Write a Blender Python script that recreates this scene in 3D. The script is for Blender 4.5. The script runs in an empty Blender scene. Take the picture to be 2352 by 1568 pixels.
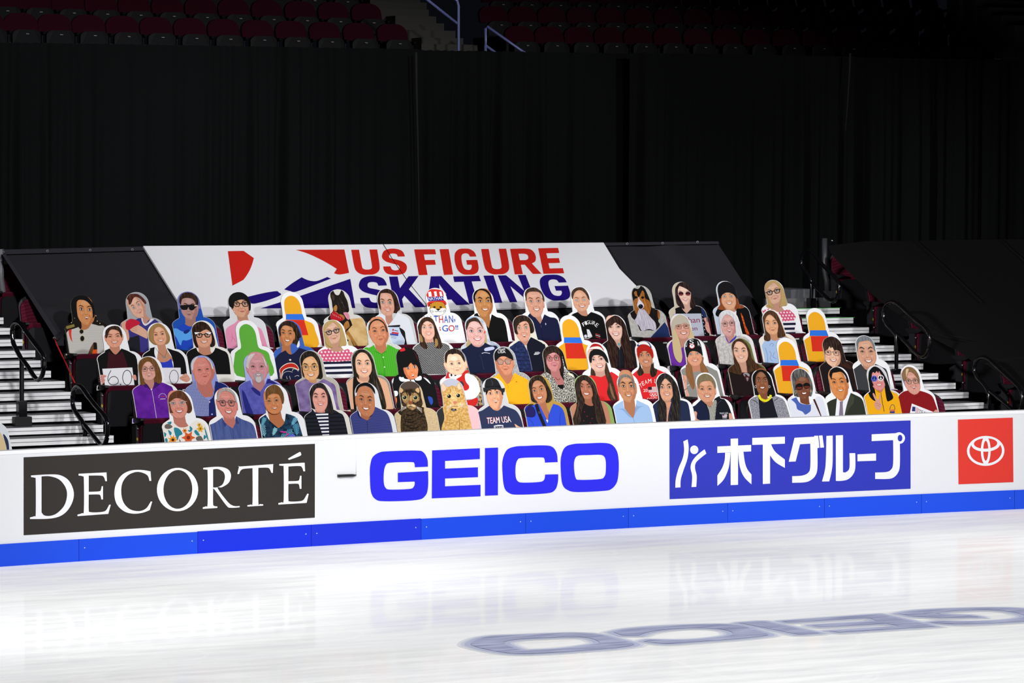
import bpy, math, random
from mathutils import Vector, Matrix
from mathutils.geometry import delaunay_2d_cdt
random.seed(7)
SC = bpy.context.scene
COL = SC.collection

# ------------------------------------------------------------------ camera
W, H, FPX = 2352, 1568, 7882.0
CAMZ = 3.60
YAW = math.radians(62.0)               # angle between the view and the line of the rink boards
PITCH = math.atan((784 - 405) / FPX)   # looking slightly down
cam_data = bpy.data.cameras.new('camera')
cam_data.sensor_width = 36.0
cam_data.lens = FPX / W * 36.0
cam_data.clip_end = 300
cam = bpy.data.objects.new('camera', cam_data)
COL.objects.link(cam)
fw = Vector((math.cos(YAW) * math.cos(PITCH), math.sin(YAW) * math.cos(PITCH), -math.sin(PITCH)))
rt = Vector((math.sin(YAW), -math.cos(YAW), 0))
up = rt.cross(fw)
CAMP = Vector((-16.2, -30.4, CAMZ))
RM = Matrix((rt, up, -fw)).transposed()
cam.matrix_world = Matrix.Translation(CAMP) @ RM.to_4x4()
SC.camera = cam

# ------------------------------------------------------------------ world, light, exposure
SC.view_settings.view_transform = 'Standard'
SC.view_settings.look = 'None'
SC.view_settings.exposure = 0.10
SC.view_settings.gamma = 1.0
SC.view_settings.use_curve_mapping = False
wd = bpy.data.worlds.new('arena_dark'); SC.world = wd
wd.use_nodes = True
wd.node_tree.nodes['Background'].inputs[0].default_value = (0.6, 0.7, 1.0, 1)
wd.node_tree.nodes['Background'].inputs[1].default_value = 0.0035

def spot(name, loc, target, power, size_deg, blend, radius, color=(1, 1, 1)):
    l = bpy.data.lights.new(name, 'SPOT')
    l.energy = power; l.spot_size = math.radians(size_deg); l.spot_blend = blend
    l.shadow_soft_size = radius; l.color = color
    o = bpy.data.objects.new(name, l); COL.objects.link(o)
    o.location = loc
    o.rotation_euler = (Vector(target) - Vector(loc)).to_track_quat('-Z', 'Y').to_euler()
    return o
# arena rig: floods hung high over the ice, aimed at the ice and the boards and stopped short of the drapes
for x, e in ((-15, 3850), (-6, 3000), (3, 2650), (12, 2850)):
    spot('rink_flood', (x, -12.5, 15.0), (x * 0.75, -12.0, 0.0), e, 90, 0.5, 0.9, (0.99, 0.99, 1.0))
for x in (-9, 3):
    spot('rink_flood', (x, -20.5, 15.0), (x, -14.0, 0.0), 1900, 70, 0.6, 0.9, (0.99, 0.99, 1.0))  # extra camera-side pair, added to brighten the near ice
for x, tx, e in ((-11, -5.6, 17000), (0, 0.8, 10200), (11, 6.5, 11000)):
    spot('stand_flood', (x, -22.0, 13.0), (tx, 3.2, 1.4), e, 32, 0.42, 0.7, (0.99, 0.99, 1.0))
spot('stand_flood', (-21.0, -13.0, 8.0), (7.6, 4.6, 1.9), 24000, 15, 0.7, 0.7, (0.99, 0.99, 1.0))  # narrow low spot from the left, added to brighten the right aisle
# unseen dim fill spots, added so the upper tier seats show
for x in (-4, 7):
    spot('upper_fill', (x, 6.0, 15.0), (x, 12.0, 5.0), 12, 75, 0.8, 0.5, (1.0, 0.92, 0.86))

# ------------------------------------------------------------------ geometry helpers
def ray(px, py):
    d = rt * ((px - W / 2) / FPX) + up * (-(py - H / 2) / FPX) + fw
    return d
def hit(px, py, p, n):
    d = ray(px, py)
    return CAMP + d * ((p - CAMP).dot(n) / d.dot(n))
NX, NY, NZ = Vector((1, 0, 0)), Vector((0, 1, 0)), Vector((0, 0, 1))
def atY(px, py, y): return hit(px, py, Vector((0, y, 0)), NY)
def atX(px, py, x): return hit(px, py, Vector((x, 0, 0)), NX)
def atZ(px, py, z): return hit(px, py, Vector((0, 0, z)), NZ)

def P(s):
    """'x,y x,y ...' -> list of tuples; a trailing ! marks a sharp corner"""
    out = []
    for t in s.split():
        sh = t.endswith('!')
        a, b = t.rstrip('!').split(',')
        out.append((float(a), float(b), 1 if sh else 0))
    return out
def spline(pts, n=4, closed=True):
    m = len(pts); res = []
    for i in range(m if closed else m - 1):
        p1 = pts[i]; p2 = pts[(i + 1) % m]
        p0 = pts[i - 1] if (closed or i > 0) else p1
        p3 = pts[(i + 2) % m] if (closed or i + 2 < m) else p2
        if len(p1) > 2 and p1[2]: p0 = p1
        if len(p2) > 2 and p2[2]: p3 = p2
        for k in range(n):
            t = k / n
            f = [0.5 * ((2 * p1[j]) + (-p0[j] + p2[j]) * t + (2 * p0[j] - 5 * p1[j] + 4 * p2[j] - p3[j]) * t * t + (-p0[j] + 3 * p1[j] - 3 * p2[j] + p3[j]) * t ** 3) for j in (0, 1)]
            res.append((f[0], f[1]))
    if not closed: res.append(pts[-1][:2])
    return res
def ell(cx, cy, rx, ry, rot=0, n=20):
    c, s = math.cos(rot), math.sin(rot)
    return [(cx + rx * math.cos(a) * c - ry * math.sin(a) * s, cy + rx * math.cos(a) * s + ry * math.sin(a) * c) for a in [2 * math.pi * k / n for k in range(n)]]
def stroke(pts, w, taper=False):
    """open polyline -> ribbon polygon of width w"""
    L, R = [], []
    m = len(pts)
    for i, p in enumerate(pts):
        a = pts[max(i - 1, 0)]; b = pts[min(i + 1, m - 1)]
        dx, dy = b[0] - a[0], b[1] - a[1]; l = math.hypot(dx, dy) or 1
        h = w / 2
        if taper: h *= max(0.15, math.sin(math.pi * (i + 0.35) / (m - 0.3)))
        L.append((p[0] - dy / l * h, p[1] + dx / l * h)); R.append((p[0] + dy / l * h, p[1] - dx / l * h))
    return L + R[::-1]
def inside(p, poly):
    x, y = p; c = False; j = len(poly) - 1
    for i in range(len(poly)):
        xi, yi = poly[i][0], poly[i][1]; xj, yj = poly[j][0], poly[j][1]
        if (yi > y) != (yj > y) and x < (xj - xi) * (y - yi) / (yj - yi) + xi: c = not c
        j = i
    return c
def fill(loops, clip=None):
    """even-odd filled loops (2D), optionally clipped by an outline -> verts, tris"""
    vs, es = [], []
    for lp in list(loops) + ([clip] if clip else []):
        b = len(vs); n = len(lp)
        vs += [Vector((p[0], p[1])) for p in lp]
        es += [(b + i, b + (i + 1) % n) for i in range(n)]
    V, E, F, *_ = delaunay_2d_cdt(vs, es, [], 0, 1e-7)
    tris = []
    for f in F:
        c = ((V[f[0]].x + V[f[1]].x + V[f[2]].x) / 3, (V[f[0]].y + V[f[1]].y + V[f[2]].y) / 3)
        k = sum(inside(c, lp) for lp in loops)
        if k % 2 and (clip is None or inside(c, clip)):
            a = (V[f[1]] - V[f[0]]).cross(V[f[2]] - V[f[0]])
            tris.append(tuple(f) if a > 0 else (f[0], f[2], f[1]))
    return [(v.x, v.y) for v in V], tris

# ------------------------------------------------------------------ materials
def lin(h, k=1.0):
    h = h.lstrip('#'); o = []
    for i in (0, 2, 4):
        c = int(h[i:i + 2], 16) / 255
        o.append(k * (c / 12.92 if c <= 0.04045 else ((c + 0.055) / 1.055) ** 2.4))
    return tuple(o) + (1,)
MATS = {}
PK = 0.90
def mat(h, rough=0.6, spec=0.25, metal=0.0, k=PK, key=None, coat=0.0):
    key = key or ('%s_%g_%g_%g_%g' % (h, rough, spec, metal, coat))
    if key in MATS: return MATS[key]
    m = bpy.data.materials.new('paint_' + h.lstrip('#')); m.use_nodes = True
    b = m.node_tree.nodes['Principled BSDF']
    b.inputs['Base Color'].default_value = lin(h, k)
    b.inputs['Roughness'].default_value = rough
    b.inputs['Specular IOR Level'].default_value = spec
    b.inputs['Metallic'].default_value = metal
    b.inputs['Coat Weight'].default_value = coat
    MATS[key] = m
    return m
def nodes(m):
    nt = m.node_tree
    def N(t, **kw):
        n = nt.nodes.new(t)
        for k, v in kw.items():
            if k.startswith('i_'): n.inputs[int(k[2:])].default_value = v
            else: setattr(n, k, v)
        return n
    return nt, N, nt.links.new
def pat(kind, c1, c2, scale=1.0, c3=None, thr=0.5, rough=0.65):
    """printed / woven pattern as a procedural material in the part's own coordinates"""
    key = 'pat_%s_%s_%s_%s_%g_%g' % (kind, c1, c2, c3, scale, thr)
    if key in MATS: return MATS[key]
    m = bpy.data.materials.new('pattern_' + kind); m.use_nodes = True
    nt, N, L = nodes(m)
    b = nt.nodes['Principled BSDF']; b.inputs['Roughness'].default_value = rough; b.inputs['Specular IOR Level'].default_value = 0.06
    tc = N('ShaderNodeTexCoord'); sx = N('ShaderNodeSeparateXYZ'); L(tc.outputs['Object'], sx.inputs[0])
    def M(op, a, bb=0.0, c=None):
        n = N('ShaderNodeMath', operation=op)
        for i, v in enumerate((a, bb, c)):
            if v is None: continue
            if isinstance(v, (int, float)): n.inputs[i].default_value = v
            else: L(v, n.inputs[i])
        return n.outputs[0]
    X, Y = sx.outputs[0], sx.outputs[1]
    def frac(v, s, o=0.0): return M('FRACT', M('ADD', M('MULTIPLY', v, s), 100.0 + o))
    if kind == 'stripes': f = M('LESS_THAN', frac(Y, scale), thr)
    elif kind == 'vstripes': f = M('LESS_THAN', frac(X, scale), thr)
    elif kind == 'dots':
        row = M('FLOOR', M('ADD', M('MULTIPLY', Y, scale), 100))
        off = M('MULTIPLY', M('MODULO', row, 2.0), 0.5)
        fx = M('SUBTRACT', M('FRACT', M('ADD', M('ADD', M('MULTIPLY', X, scale * 0.85), 100), off)), 0.5)
        fy = M('SUBTRACT', frac(Y, scale), 0.5)
        f = M('LESS_THAN', M('ADD', M('MULTIPLY', fx, fx), M('MULTIPLY', fy, fy)), thr * thr)
    elif kind == 'check':
        f = M('MULTIPLY', M('ADD', M('LESS_THAN', frac(X, scale), thr), M('LESS_THAN', frac(Y, scale), thr)), 0.5)
    elif kind == 'hound':
        a = M('LESS_THAN', frac(M('ADD', X, Y), scale), 0.5); c = M('LESS_THAN', frac(M('SUBTRACT', X, Y), scale * 0.8), 0.55)
        f = M('ABSOLUTE', M('SUBTRACT', a, M('MULTIPLY', c, a)))
    elif kind == 'noise':
        n = N('ShaderNodeTexNoise'); n.inputs['Scale'].default_value = scale; n.inputs['Detail'].default_value = 3
        L(tc.outputs['Object'], n.inputs['Vector'])
        mr = N('ShaderNodeMapRange'); mr.inputs[1].default_value = thr - 0.12; mr.inputs[2].default_value = thr + 0.12
        L(n.outputs[0], mr.inputs[0]); f = mr.outputs[0]
    elif kind == 'strand':
        mp = N('ShaderNodeMapping'); mp.inputs['Scale'].default_value = (scale, scale * 0.12, scale); L(tc.outputs['Object'], mp.inputs[0])
        n = N('ShaderNodeTexNoise'); n.inputs['Scale'].default_value = 1; n.inputs['Detail'].default_value = 3; n.inputs['Distortion'].default_value = 0.6
        L(mp.outputs[0], n.inputs['Vector'])
        mr = N('ShaderNodeMapRange'); mr.inputs[1].default_value = thr - 0.15; mr.inputs[2].default_value = thr + 0.22
        L(n.outputs[0], mr.inputs[0]); f = mr.outputs[0]
    mx = N('ShaderNodeMix', data_type='RGBA')
    mx.inputs[6].default_value = lin(c1, PK); mx.inputs[7].default_value = lin(c2, PK)
    L(f, mx.inputs[0]); L(mx.outputs[2], b.inputs['Base Color'])
    MATS[key] = m
    return m
def shade(h, k, to='#000000'):
    h = h.lstrip('#'); t = to.lstrip('#')
    return '#' + ''.join('%02x' % int(max(0, min(255, int(h[i:i + 2], 16) * (1 - k) + int(t[i:i + 2], 16) * k))) for i in (0, 2, 4))
def hairmat(h): return pat('strand', h, shade(h, 0.28, '#d8b890'), 95, thr=0.58)

# ------------------------------------------------------------------ object helpers
def tag(o, label=None, cat=None, group=None, kind=None):
    if label: o['label'] = label
    if cat: o['category'] = cat
    if group: o['group'] = group
    if kind: o['kind'] = kind
    return o
def empty(name, loc=(0, 0, 0), mw=None):
    o = bpy.data.objects.new(name, None); COL.objects.link(o)
    o.empty_display_size = 0.1
    if mw is not None: o.matrix_world = mw
    else: o.location = loc
    return o
class MB:
    def __init__(s): s.v, s.f, s.m, s.mats, s.sm = [], [], [], [], []
    def mi(s, m):
        if m not in s.mats: s.mats.append(m)
        return s.mats.index(m)
    def add(s, vs, fs, m, smooth=False):
        b = len(s.v); k = s.mi(m)
        s.v += [tuple(v) for v in vs]
        for f in fs: s.f.append(tuple(b + i for i in f)); s.m.append(k); s.sm.append(smooth)
    def box(s, lo, hi, m):
        x0, y0, z0 = lo; x1, y1, z1 = hi
        s.add([(x0, y0, z0), (x1, y0, z0), (x1, y1, z0), (x0, y1, z0), (x0, y0, z1), (x1, y0, z1), (x1, y1, z1), (x0, y1, z1)],
              [(0, 3, 2, 1), (4, 5, 6, 7), (0, 1, 5, 4), (1, 2, 6, 5), (2, 3, 7, 6), (3, 0, 4, 7)], m)
    def tube(s, pts, r, m, n=10):
        pts = [Vector(p) for p in pts]; rings = []
        for i, p in enumerate(pts):
            d = (pts[min(i + 1, len(pts) - 1)] - pts[max(i - 1, 0)]).normalized()
            a = d.cross(Vector((0, 0, 1)) if abs(d.z) < 0.95 else Vector((1, 0, 0))).normalized(); b = d.cross(a)
            rings.append([p + (a * math.cos(2 * math.pi * k / n) + b * math.sin(2 * math.pi * k / n)) * r for k in range(n)])
        vs = [v for rg in rings for v in rg]; fs = []
        for i in range(len(pts) - 1):
            for k in range(n): fs.append((i * n + k, i * n + (k + 1) % n, (i + 1) * n + (k + 1) % n, (i + 1) * n + k))
        fs.append(tuple(range(n))[::-1]); fs.append(tuple((len(pts) - 1) * n + k for k in range(n)))
        s.add(vs, fs, m, True)
    def prism(s, outline, back, front, m, ma=None):
        """outline: 2D loop; back/front: functions 2D->3D"""
        n = len(outline); V, T = fill([outline])
        s.add([front(*p) for p in V], T, m)
        s.add([back(*p) for p in V], [t[::-1] for t in T], ma or m)
        area = sum(outline[i][0] * outline[(i + 1) % n][1] - outline[(i + 1) % n][0] * outline[i][1] for i in range(n))
        o = outline if area > 0 else outline[::-1]
        s.add([back(*p) for p in o] + [front(*p) for p in o], [(i, (i + 1) % n, n + (i + 1) % n, n + i) for i in range(n)], ma or m)
    def build(s, name, parent=None, bevel=0):
        me = bpy.data.meshes.new(name)
        me.from_pydata(s.v, [], s.f)
        for m in s.mats: me.materials.append(m)
        me.polygons.foreach_set('material_index', s.m)
        me.polygons.foreach_set('use_smooth', s.sm)
        me.update()
        o = bpy.data.objects.new(name, me); COL.objects.link(o)
        if parent: o.parent = parent
        if bevel:
            b = o.modifiers.new('bevel', 'BEVEL'); b.width = bevel; b.segments = 3; b.limit_method = 'ANGLE'
        return o
def copy_tree(o, parent=None):
    c = o.copy(); COL.objects.link(c); c.parent = parent
    for ch in list(o.children): copy_tree(ch, c)
    return c
TXT = {}
def text_tris(s):
    """built-in sans lettering as triangles in a unit box (x right, y up)"""
    if s in TXT: return TXT[s]
    cu = bpy.data.curves.new('lettering', 'FONT'); cu.body = s; cu.resolution_u = 3
    o = bpy.data.objects.new('lettering', cu); COL.objects.link(o)
    dg = bpy.context.evaluated_depsgraph_get(); dg.update()
    me = o.evaluated_get(dg).to_mesh(); me.calc_loop_triangles()
    vs = [(v.co.x, v.co.y) for v in me.vertices]; ts = [tuple(t.vertices) for t in me.loop_triangles]
    x0 = min(v[0] for v in vs); x1 = max(v[0] for v in vs); y0 = min(v[1] for v in vs); y1 = max(v[1] for v in vs)
    vs = [((v[0] - x0) / (x1 - x0), (v[1] - y0) / (y1 - y0)) for v in vs]
    bpy.data.objects.remove(o); bpy.data.curves.remove(cu)
    TXT[s] = (vs, ts)
    return TXT[s]
def quad_map(q, x, y):
    """unit box (y up) -> quad TL,TR,BR,BL"""
    tl, trr, br, bl = q; t = 1 - y
    a = (tl[0] * (1 - x) + trr[0] * x, tl[1] * (1 - x) + trr[1] * x); b = (bl[0] * (1 - x) + br[0] * x, bl[1] * (1 - x) + br[1] * x)
    return (a[0] * (1 - t) + b[0] * t, a[1] * (1 - t) + b[1] * t)
# ------------------------------------------------------------------ rink boards and ice
import numpy as np
BOT = [(0, 1301), (180, 1288.7), (452, 1270.6), (714, 1254.2), (966, 1239.4), (1206, 1225.3), (1442, 1212), (1670, 1199.9), (2115, 1179.2), (2329, 1168.7)]
gp = [atZ(x, y, 0) for x, y in BOT]
QC = np.polyfit([p.x for p in gp], [p.y for p in gp], 2)
def q(x): return float(QC[0] * x * x + QC[1] * x + QC[2])
BH = 1.07
def at_board(px, py, off=0.0):
    d = ray(px, py); t = 34.0
    for _ in range(12):
        p = CAMP + d * t; e = p.y - (q(p.x) - off); de = d.y - (2 * QC[0] * p.x + QC[1]) * d.x
        t -= e / de
    return CAMP + d * t
XL, XR = gp[0].x - 3.0, gp[-1].x + 4.0

ICE = bpy.data.materials.new('ice'); ICE.use_nodes = True
nt, N, L = nodes(ICE)
for n in list(nt.nodes): nt.nodes.remove(n)
out = N('ShaderNodeOutputMaterial'); mixs = N('ShaderNodeMixShader'); dif = N('ShaderNodeBsdfDiffuse'); glo = N('ShaderNodeBsdfGlossy')
tc = N('ShaderNodeTexCoord'); mp = N('ShaderNodeMapping'); mp.inputs['Scale'].default_value = (0.5, 3.2, 1); mp.inputs['Rotation'].default_value = (0, 0, 0.12)
L(tc.outputs['Object'], mp.inputs[0])
n1 = N('ShaderNodeTexNoise'); n1.inputs['Scale'].default_value = 1.6; n1.inputs['Detail'].default_value = 6; n1.inputs['Roughness'].default_value = 0.62; L(mp.outputs[0], n1.inputs['Vector'])
r1 = N('ShaderNodeValToRGB'); r1.color_ramp.elements[0].position = 0.33; r1.color_ramp.elements[0].color = lin('#eeefef', 1); r1.color_ramp.elements[1].position = 0.62; r1.color_ramp.elements[1].color = lin('#f6f6f5', 1)
L(n1.outputs[0], r1.inputs[0])
# skate scratches: thin curved bright lines
wv = N('ShaderNodeTexVoronoi', feature='DISTANCE_TO_EDGE'); mp2 = N('ShaderNodeMapping'); mp2.inputs['Scale'].default_value = (0.22, 0.5, 1); mp2.inputs['Rotation'].default_value = (0, 0, 0.5)
ds = N('ShaderNodeTexNoise'); ds.inputs['Scale'].default_value = 0.35; L(tc.outputs['Object'], ds.inputs['Vector'])
ad = N('ShaderNodeMix', data_type='VECTOR'); ad.inputs[0].default_value = 0.75; L(tc.outputs['Object'], ad.inputs[4]); L(ds.outputs['Color'], ad.inputs[5])
L(ad.outputs[1], mp2.inputs[0]); L(mp2.outputs[0], wv.inputs['Vector']); wv.inputs['Scale'].default_value = 3.5
ls = N('ShaderNodeMath', operation='LESS_THAN'); ls.inputs[1].default_value = 0.006; L(wv.outputs['Distance'], ls.inputs[0])
lm = N('ShaderNodeMath', operation='MULTIPLY'); lm.inputs[1].default_value = 0.35; L(ls.outputs[0], lm.inputs[0])
mxc = N('ShaderNodeMix', data_type='RGBA'); mxc.inputs[7].default_value = (0.97, 0.97, 0.97, 1); L(lm.outputs[0], mxc.inputs[0]); L(r1.outputs[0], mxc.inputs[6])
L(mxc.outputs[2], dif.inputs[0])
mr = N('ShaderNodeMapRange'); mr.inputs[1].default_value = 0.35; mr.inputs[2].default_value = 0.65; mr.inputs[3].default_value = 0.14; mr.inputs[4].default_value = 0.03; L(n1.outputs[0], mr.inputs[0])
glo.inputs['Roughness'].default_value = 0.05
L(mr.outputs[0], mixs.inputs[0]); L(dif.outputs[0], mixs.inputs[1]); L(glo.outputs[0], mixs.inputs[2]); L(mixs.outputs[0], out.inputs[0])
mb = MB()
xs = [XL - 12 + i * (XR - XL + 24) / 60 for i in range(61)]
vs = [(x, -45, 0) for x in xs] + [(x, q(x) + 0.1, 0) for x in xs]
mb.add(vs, [(i, i + 1, 61 + i + 1, 61 + i) for i in range(60)], ICE)
tag(mb.build('floor'), kind='structure')
mb = MB(); mb.add([(-40, -46, -0.05), (40, -46, -0.05), (40, 40, -0.05), (-40, 40, -0.05)], [(0, 1, 2, 3)], mat('#1a1a1c', 0.8))
tag(mb.build('floor'), kind='structure')

WHITE = mat('#f6f7fa', 0.4, 0.2, k=0.71)
board = tag(empty('rink_dasher_board', (0, q(0), 0)), 'long white rink dasher board with blue kick strip and sponsor adverts', 'rink board')
def strip(name, x0, x1, z0, z1, d0, d1, m, label=None, n=40):
    mb = MB(); vs = []
    for i in range(n + 1):
        x = x0 + (x1 - x0) * i / n; y = q(x)
        vs += [(x, y - d0, z0), (x, y - d0, z1), (x, y + d1, z1), (x, y + d1, z0)]
    fs = []
    for i in range(n):
        a = i * 4; b = a + 4
        fs += [(a, b, b + 1, a + 1), (a + 1, b + 1, b + 2, a + 2), (a + 2, b + 2, b + 3, a + 3), (a + 3, b + 3, b, a)]
    fs += [(0, 1, 2, 3), (n * 4 + 3, n * 4 + 2, n * 4 + 1, n * 4)]
    mb.add(vs, fs, m); o = mb.build(name); o.parent = board; o.matrix_parent_inverse = Matrix.Translation((0, -q(0), 0))
    if label: o['label'] = label
    return o
KZ = 0.208
strip('white_panel', XL, XR, KZ, BH - 0.035, 0, 0.10, WHITE)
strip('cap_rail', XL, XR, BH - 0.035, BH, 0.004, 0.11, mat('#fbfbfd', 0.4, 0.2, k=0.80))
kx = [None] + [180, 453, 714, 966, 1206, 1442, 1670, 1892, 2115, 2329] + [None]
kcol = ['#2456ee', '#1f52ec', '#1c36e6', '#2238e0', '#1c50ea', '#1c50ea', '#1f54ec', '#1f56f2', '#1f56f2', '#2157f2', '#2157f2']
kw = [XL if v is None and i == 0 else XR if v is None else at_board(v, 1301 - 0.0563 * v - 25).x for i, v in enumerate(kx)]
kb = []
for i in range(len(kw) - 1):
    o = strip('kick_plate', kw[i] + 0.002, kw[i + 1] - 0.002, 0, KZ + (0.004 if i in (2, 3) else 0), 0.012, 0.10, mat(kcol[i], 0.45, 0.15, k=0.70), n=8)
    mb = MB()
    for e, sgn in ((kw[i], 1), (kw[i + 1], -1)):
        x = e + sgn * 0.06; y = q(x) - 0.0125; c = [(x + 0.006 * math.cos(a), y - 0.001, 0.125 + 0.006 * math.sin(a)) for a in [k * math.pi / 4 for k in range(8)]]
        mb.add(c, [tuple(range(8))], mat('#a8bcf0', 0.4, 0.3))
    if 0 < i < len(kw) - 2:
        b = mb.build('bolt'); b.parent = o; b['label'] = 'pair of pale bolt heads'

def fr(x0, y0, s): return lambda p: (x0 + p[0] / s, y0 + p[1] / s)
def board_art(name, items, parent=None, label=None):
    """items: (loops in pixels, colour, layer)"""
    mb = MB()
    for loops, m, off in items:
        # work on the board surface in (x, z): flat fill, then bent to the board's curve
        lw = []
        for lp in loops:
            pts = []
            for i in range(len(lp)):
                a, b = lp[i], lp[(i + 1) % len(lp)]; k = max(1, int(math.hypot(b[0] - a[0], b[1] - a[1]) / 60))
                pts += [(a[0] + (b[0] - a[0]) * j / k, a[1] + (b[1] - a[1]) * j / k) for j in range(k)]
            w = [at_board(*p) for p in pts]; lw.append([(p.x, p.z) for p in w])
        V, T = fill(lw)
        mb.add([(x, q(x) - off, z) for x, z in V], T, m)
    o = mb.build(name); o.parent = parent or board
    o.matrix_parent_inverse = Matrix.Translation((0, -q(0), 0)) if not parent else Matrix()
    if label: o['label'] = label
    return o
def S(f, s, n=4, smooth=True):
    p = P(s)
    return [f(v) for v in (spline(p, n) if smooth else p)]
def E(f, cx, cy, rx, ry, rot=0, n=36): return [f(v) for v in ell(cx, cy, rx, ry, rot, n)]
def Rr(f, s): return [f(v) for v in P(s)]
WH = mat('#f7f8fc', 0.4, 0.2, k=0.76)
D = fr(0, 1000, 2.868)
DK = mat('#3a3633', 0.5, 0.12, k=.72)
ad = board_art('sponsor_panel', [([Rr(D, '155,143 2074,54 2073,540 155,656')], DK, 0.003)], label='charcoal sponsor panel with white serif lettering')
L_D = ['203,262! 330,255 400,262 455,300 485,375 470,450 420,515 340,545 196,549! 196,538! 225,530 234,512 234,300 228,278 203,273!']
board_art('lettering', [
    ([S(D, L_D[0]), S(D, '272,268! 330,268 390,290 430,340 440,395 422,460 375,510 330,528 290,525 272,505!')], WH, 0.006),
    ([S(D, '516,251! 700,242! 703,300! 692,300! 682,272 660,263 583,263! 583,370! 650,367 663,357 668,333! 677,333! 677,420! 666,420! 660,395 645,387 583,388! 583,488 592,503 640,505 690,497 710,470 717,455! 728,455! 712,515! 509,530! 509,520! 540,510 551,492 551,292 543,268 516,263!')], WH, 0.006),
    ([S(D, '990,235! 995,298! 983,298! 970,262 930,242 890,240 840,262 805,310 797,375 812,440 855,485 915,497 960,480 985,445 992,433! 1001,435! 985,490! 940,507 880,514 820,500 770,455 752,390 762,320 800,260 860,230 930,226')], WH, 0.006),
    ([E(D, 1168, 355, 136, 143, 0.05), E(D, 1170, 354, 95, 128, 0.03)], WH, 0.006),
    ([S(D, '1337,212! 1440,205 1500,222 1520,262 1505,310 1460,340 1432,346 1500,438 1540,463 1577,463! 1577,472! 1520,475 1490,460 1412,355 1402,357! 1402,448 1410,463 1430,466! 1430,476! 1334,482! 1334,472! 1355,465 1366,448 1366,242 1360,225 1337,222!'), S(D, '1402,222! 1435,220 1470,240 1480,275 1465,320 1430,340 1402,341!')], WH, 0.006),
    ([S(D, '1562,252! 1574,200! 1585,203 1790,188 1798,188! 1796,245! 1786,245! 1775,220 1758,211 1700,212! 1700,438 1710,450 1732,452! 1732,461! 1628,467! 1628,458! 1652,453 1662,438 1662,214! 1602,219 1582,232 1573,253!')], WH, 0.006),
    ([S(D, '1838,187! 2005,178! 2008,235! 1997,235! 1988,210 1970,200 1898,203! 1898,300! 1958,298 1970,288 1975,264! 1984,264! 1984,350! 1973,350! 1968,324 1955,316 1898,318! 1898,418 1906,433 1960,433 1995,425 2015,395 2022,382! 2032,384! 2018,443! 1832,454! 1832,444! 1855,438 1867,423 1867,217 1860,200 1838,197!')], WH, 0.006),
    ([S(D, '1897,155! 1900,149 1962,113 1976,108 1981,118 1976,133 1903,160!')], WH, 0.006)], label='white serif letters of the charcoal panel')
G = fr(780, 960, 3.178)
GB = mat('#3230f2', 0.5, 0.1, k=.70)
board_art('sponsor_lettering', [
    ([S(G, '220,420 222,350 240,285 290,250 360,241 560,236 612,250 640,300 644,354! 548,358! 545,332 522,320 370,325 335,345 322,400 322,470 335,508 370,521 510,516 540,500 548,475 546,462! 424,467! 424,398! 645,386! 645,500 625,565 560,597 330,606 260,590 228,535', 5)], GB, 0.003),
    ([Rr(G, '674,235 1023,219 1023,298 769,312 769,368 1009,358 1009,430 769,440 769,497 1028,486 1028,570 672,585')], GB, 0.003),
    ([Rr(G, '1060,218 1156,214 1155,562 1060,566')], GB, 0.003),
    ([S(G, '1187,380 1190,300 1220,232 1280,207 1360,202 1480,198 1550,208 1584,255 1591,320! 1498,324! 1494,298 1472,286 1330,290 1298,305 1284,350 1284,420 1298,458 1335,470 1450,466 1490,452 1500,411! 1595,409! 1592,470 1570,525 1510,548 1300,558 1235,545 1200,500', 5)], GB, 0.003),
    ([S(G, '1613,370 1616,280 1645,212 1710,188 1800,184 1920,180 1985,193 2023,240 2036,310 2035,400 2022,470 1985,515 1930,530 1740,539 1665,525 1625,480', 5), S(G, '1710,355 1716,300 1742,273 1820,269 1900,267 1930,280 1942,315 1942,390 1932,425 1900,444 1755,450 1722,435', 5)], GB, 0.003)], label='bold blue rounded sponsor lettering')
K = fr(1500, 930, 2.7606)
board_art('sponsor_panel', [([Rr(K, '103,150 1632,97 1632,530 104,596')], mat('#3840c4', 0.5, 0.1, k=.68), 0.003)], label='blue sponsor panel with white Japanese lettering')
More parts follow.
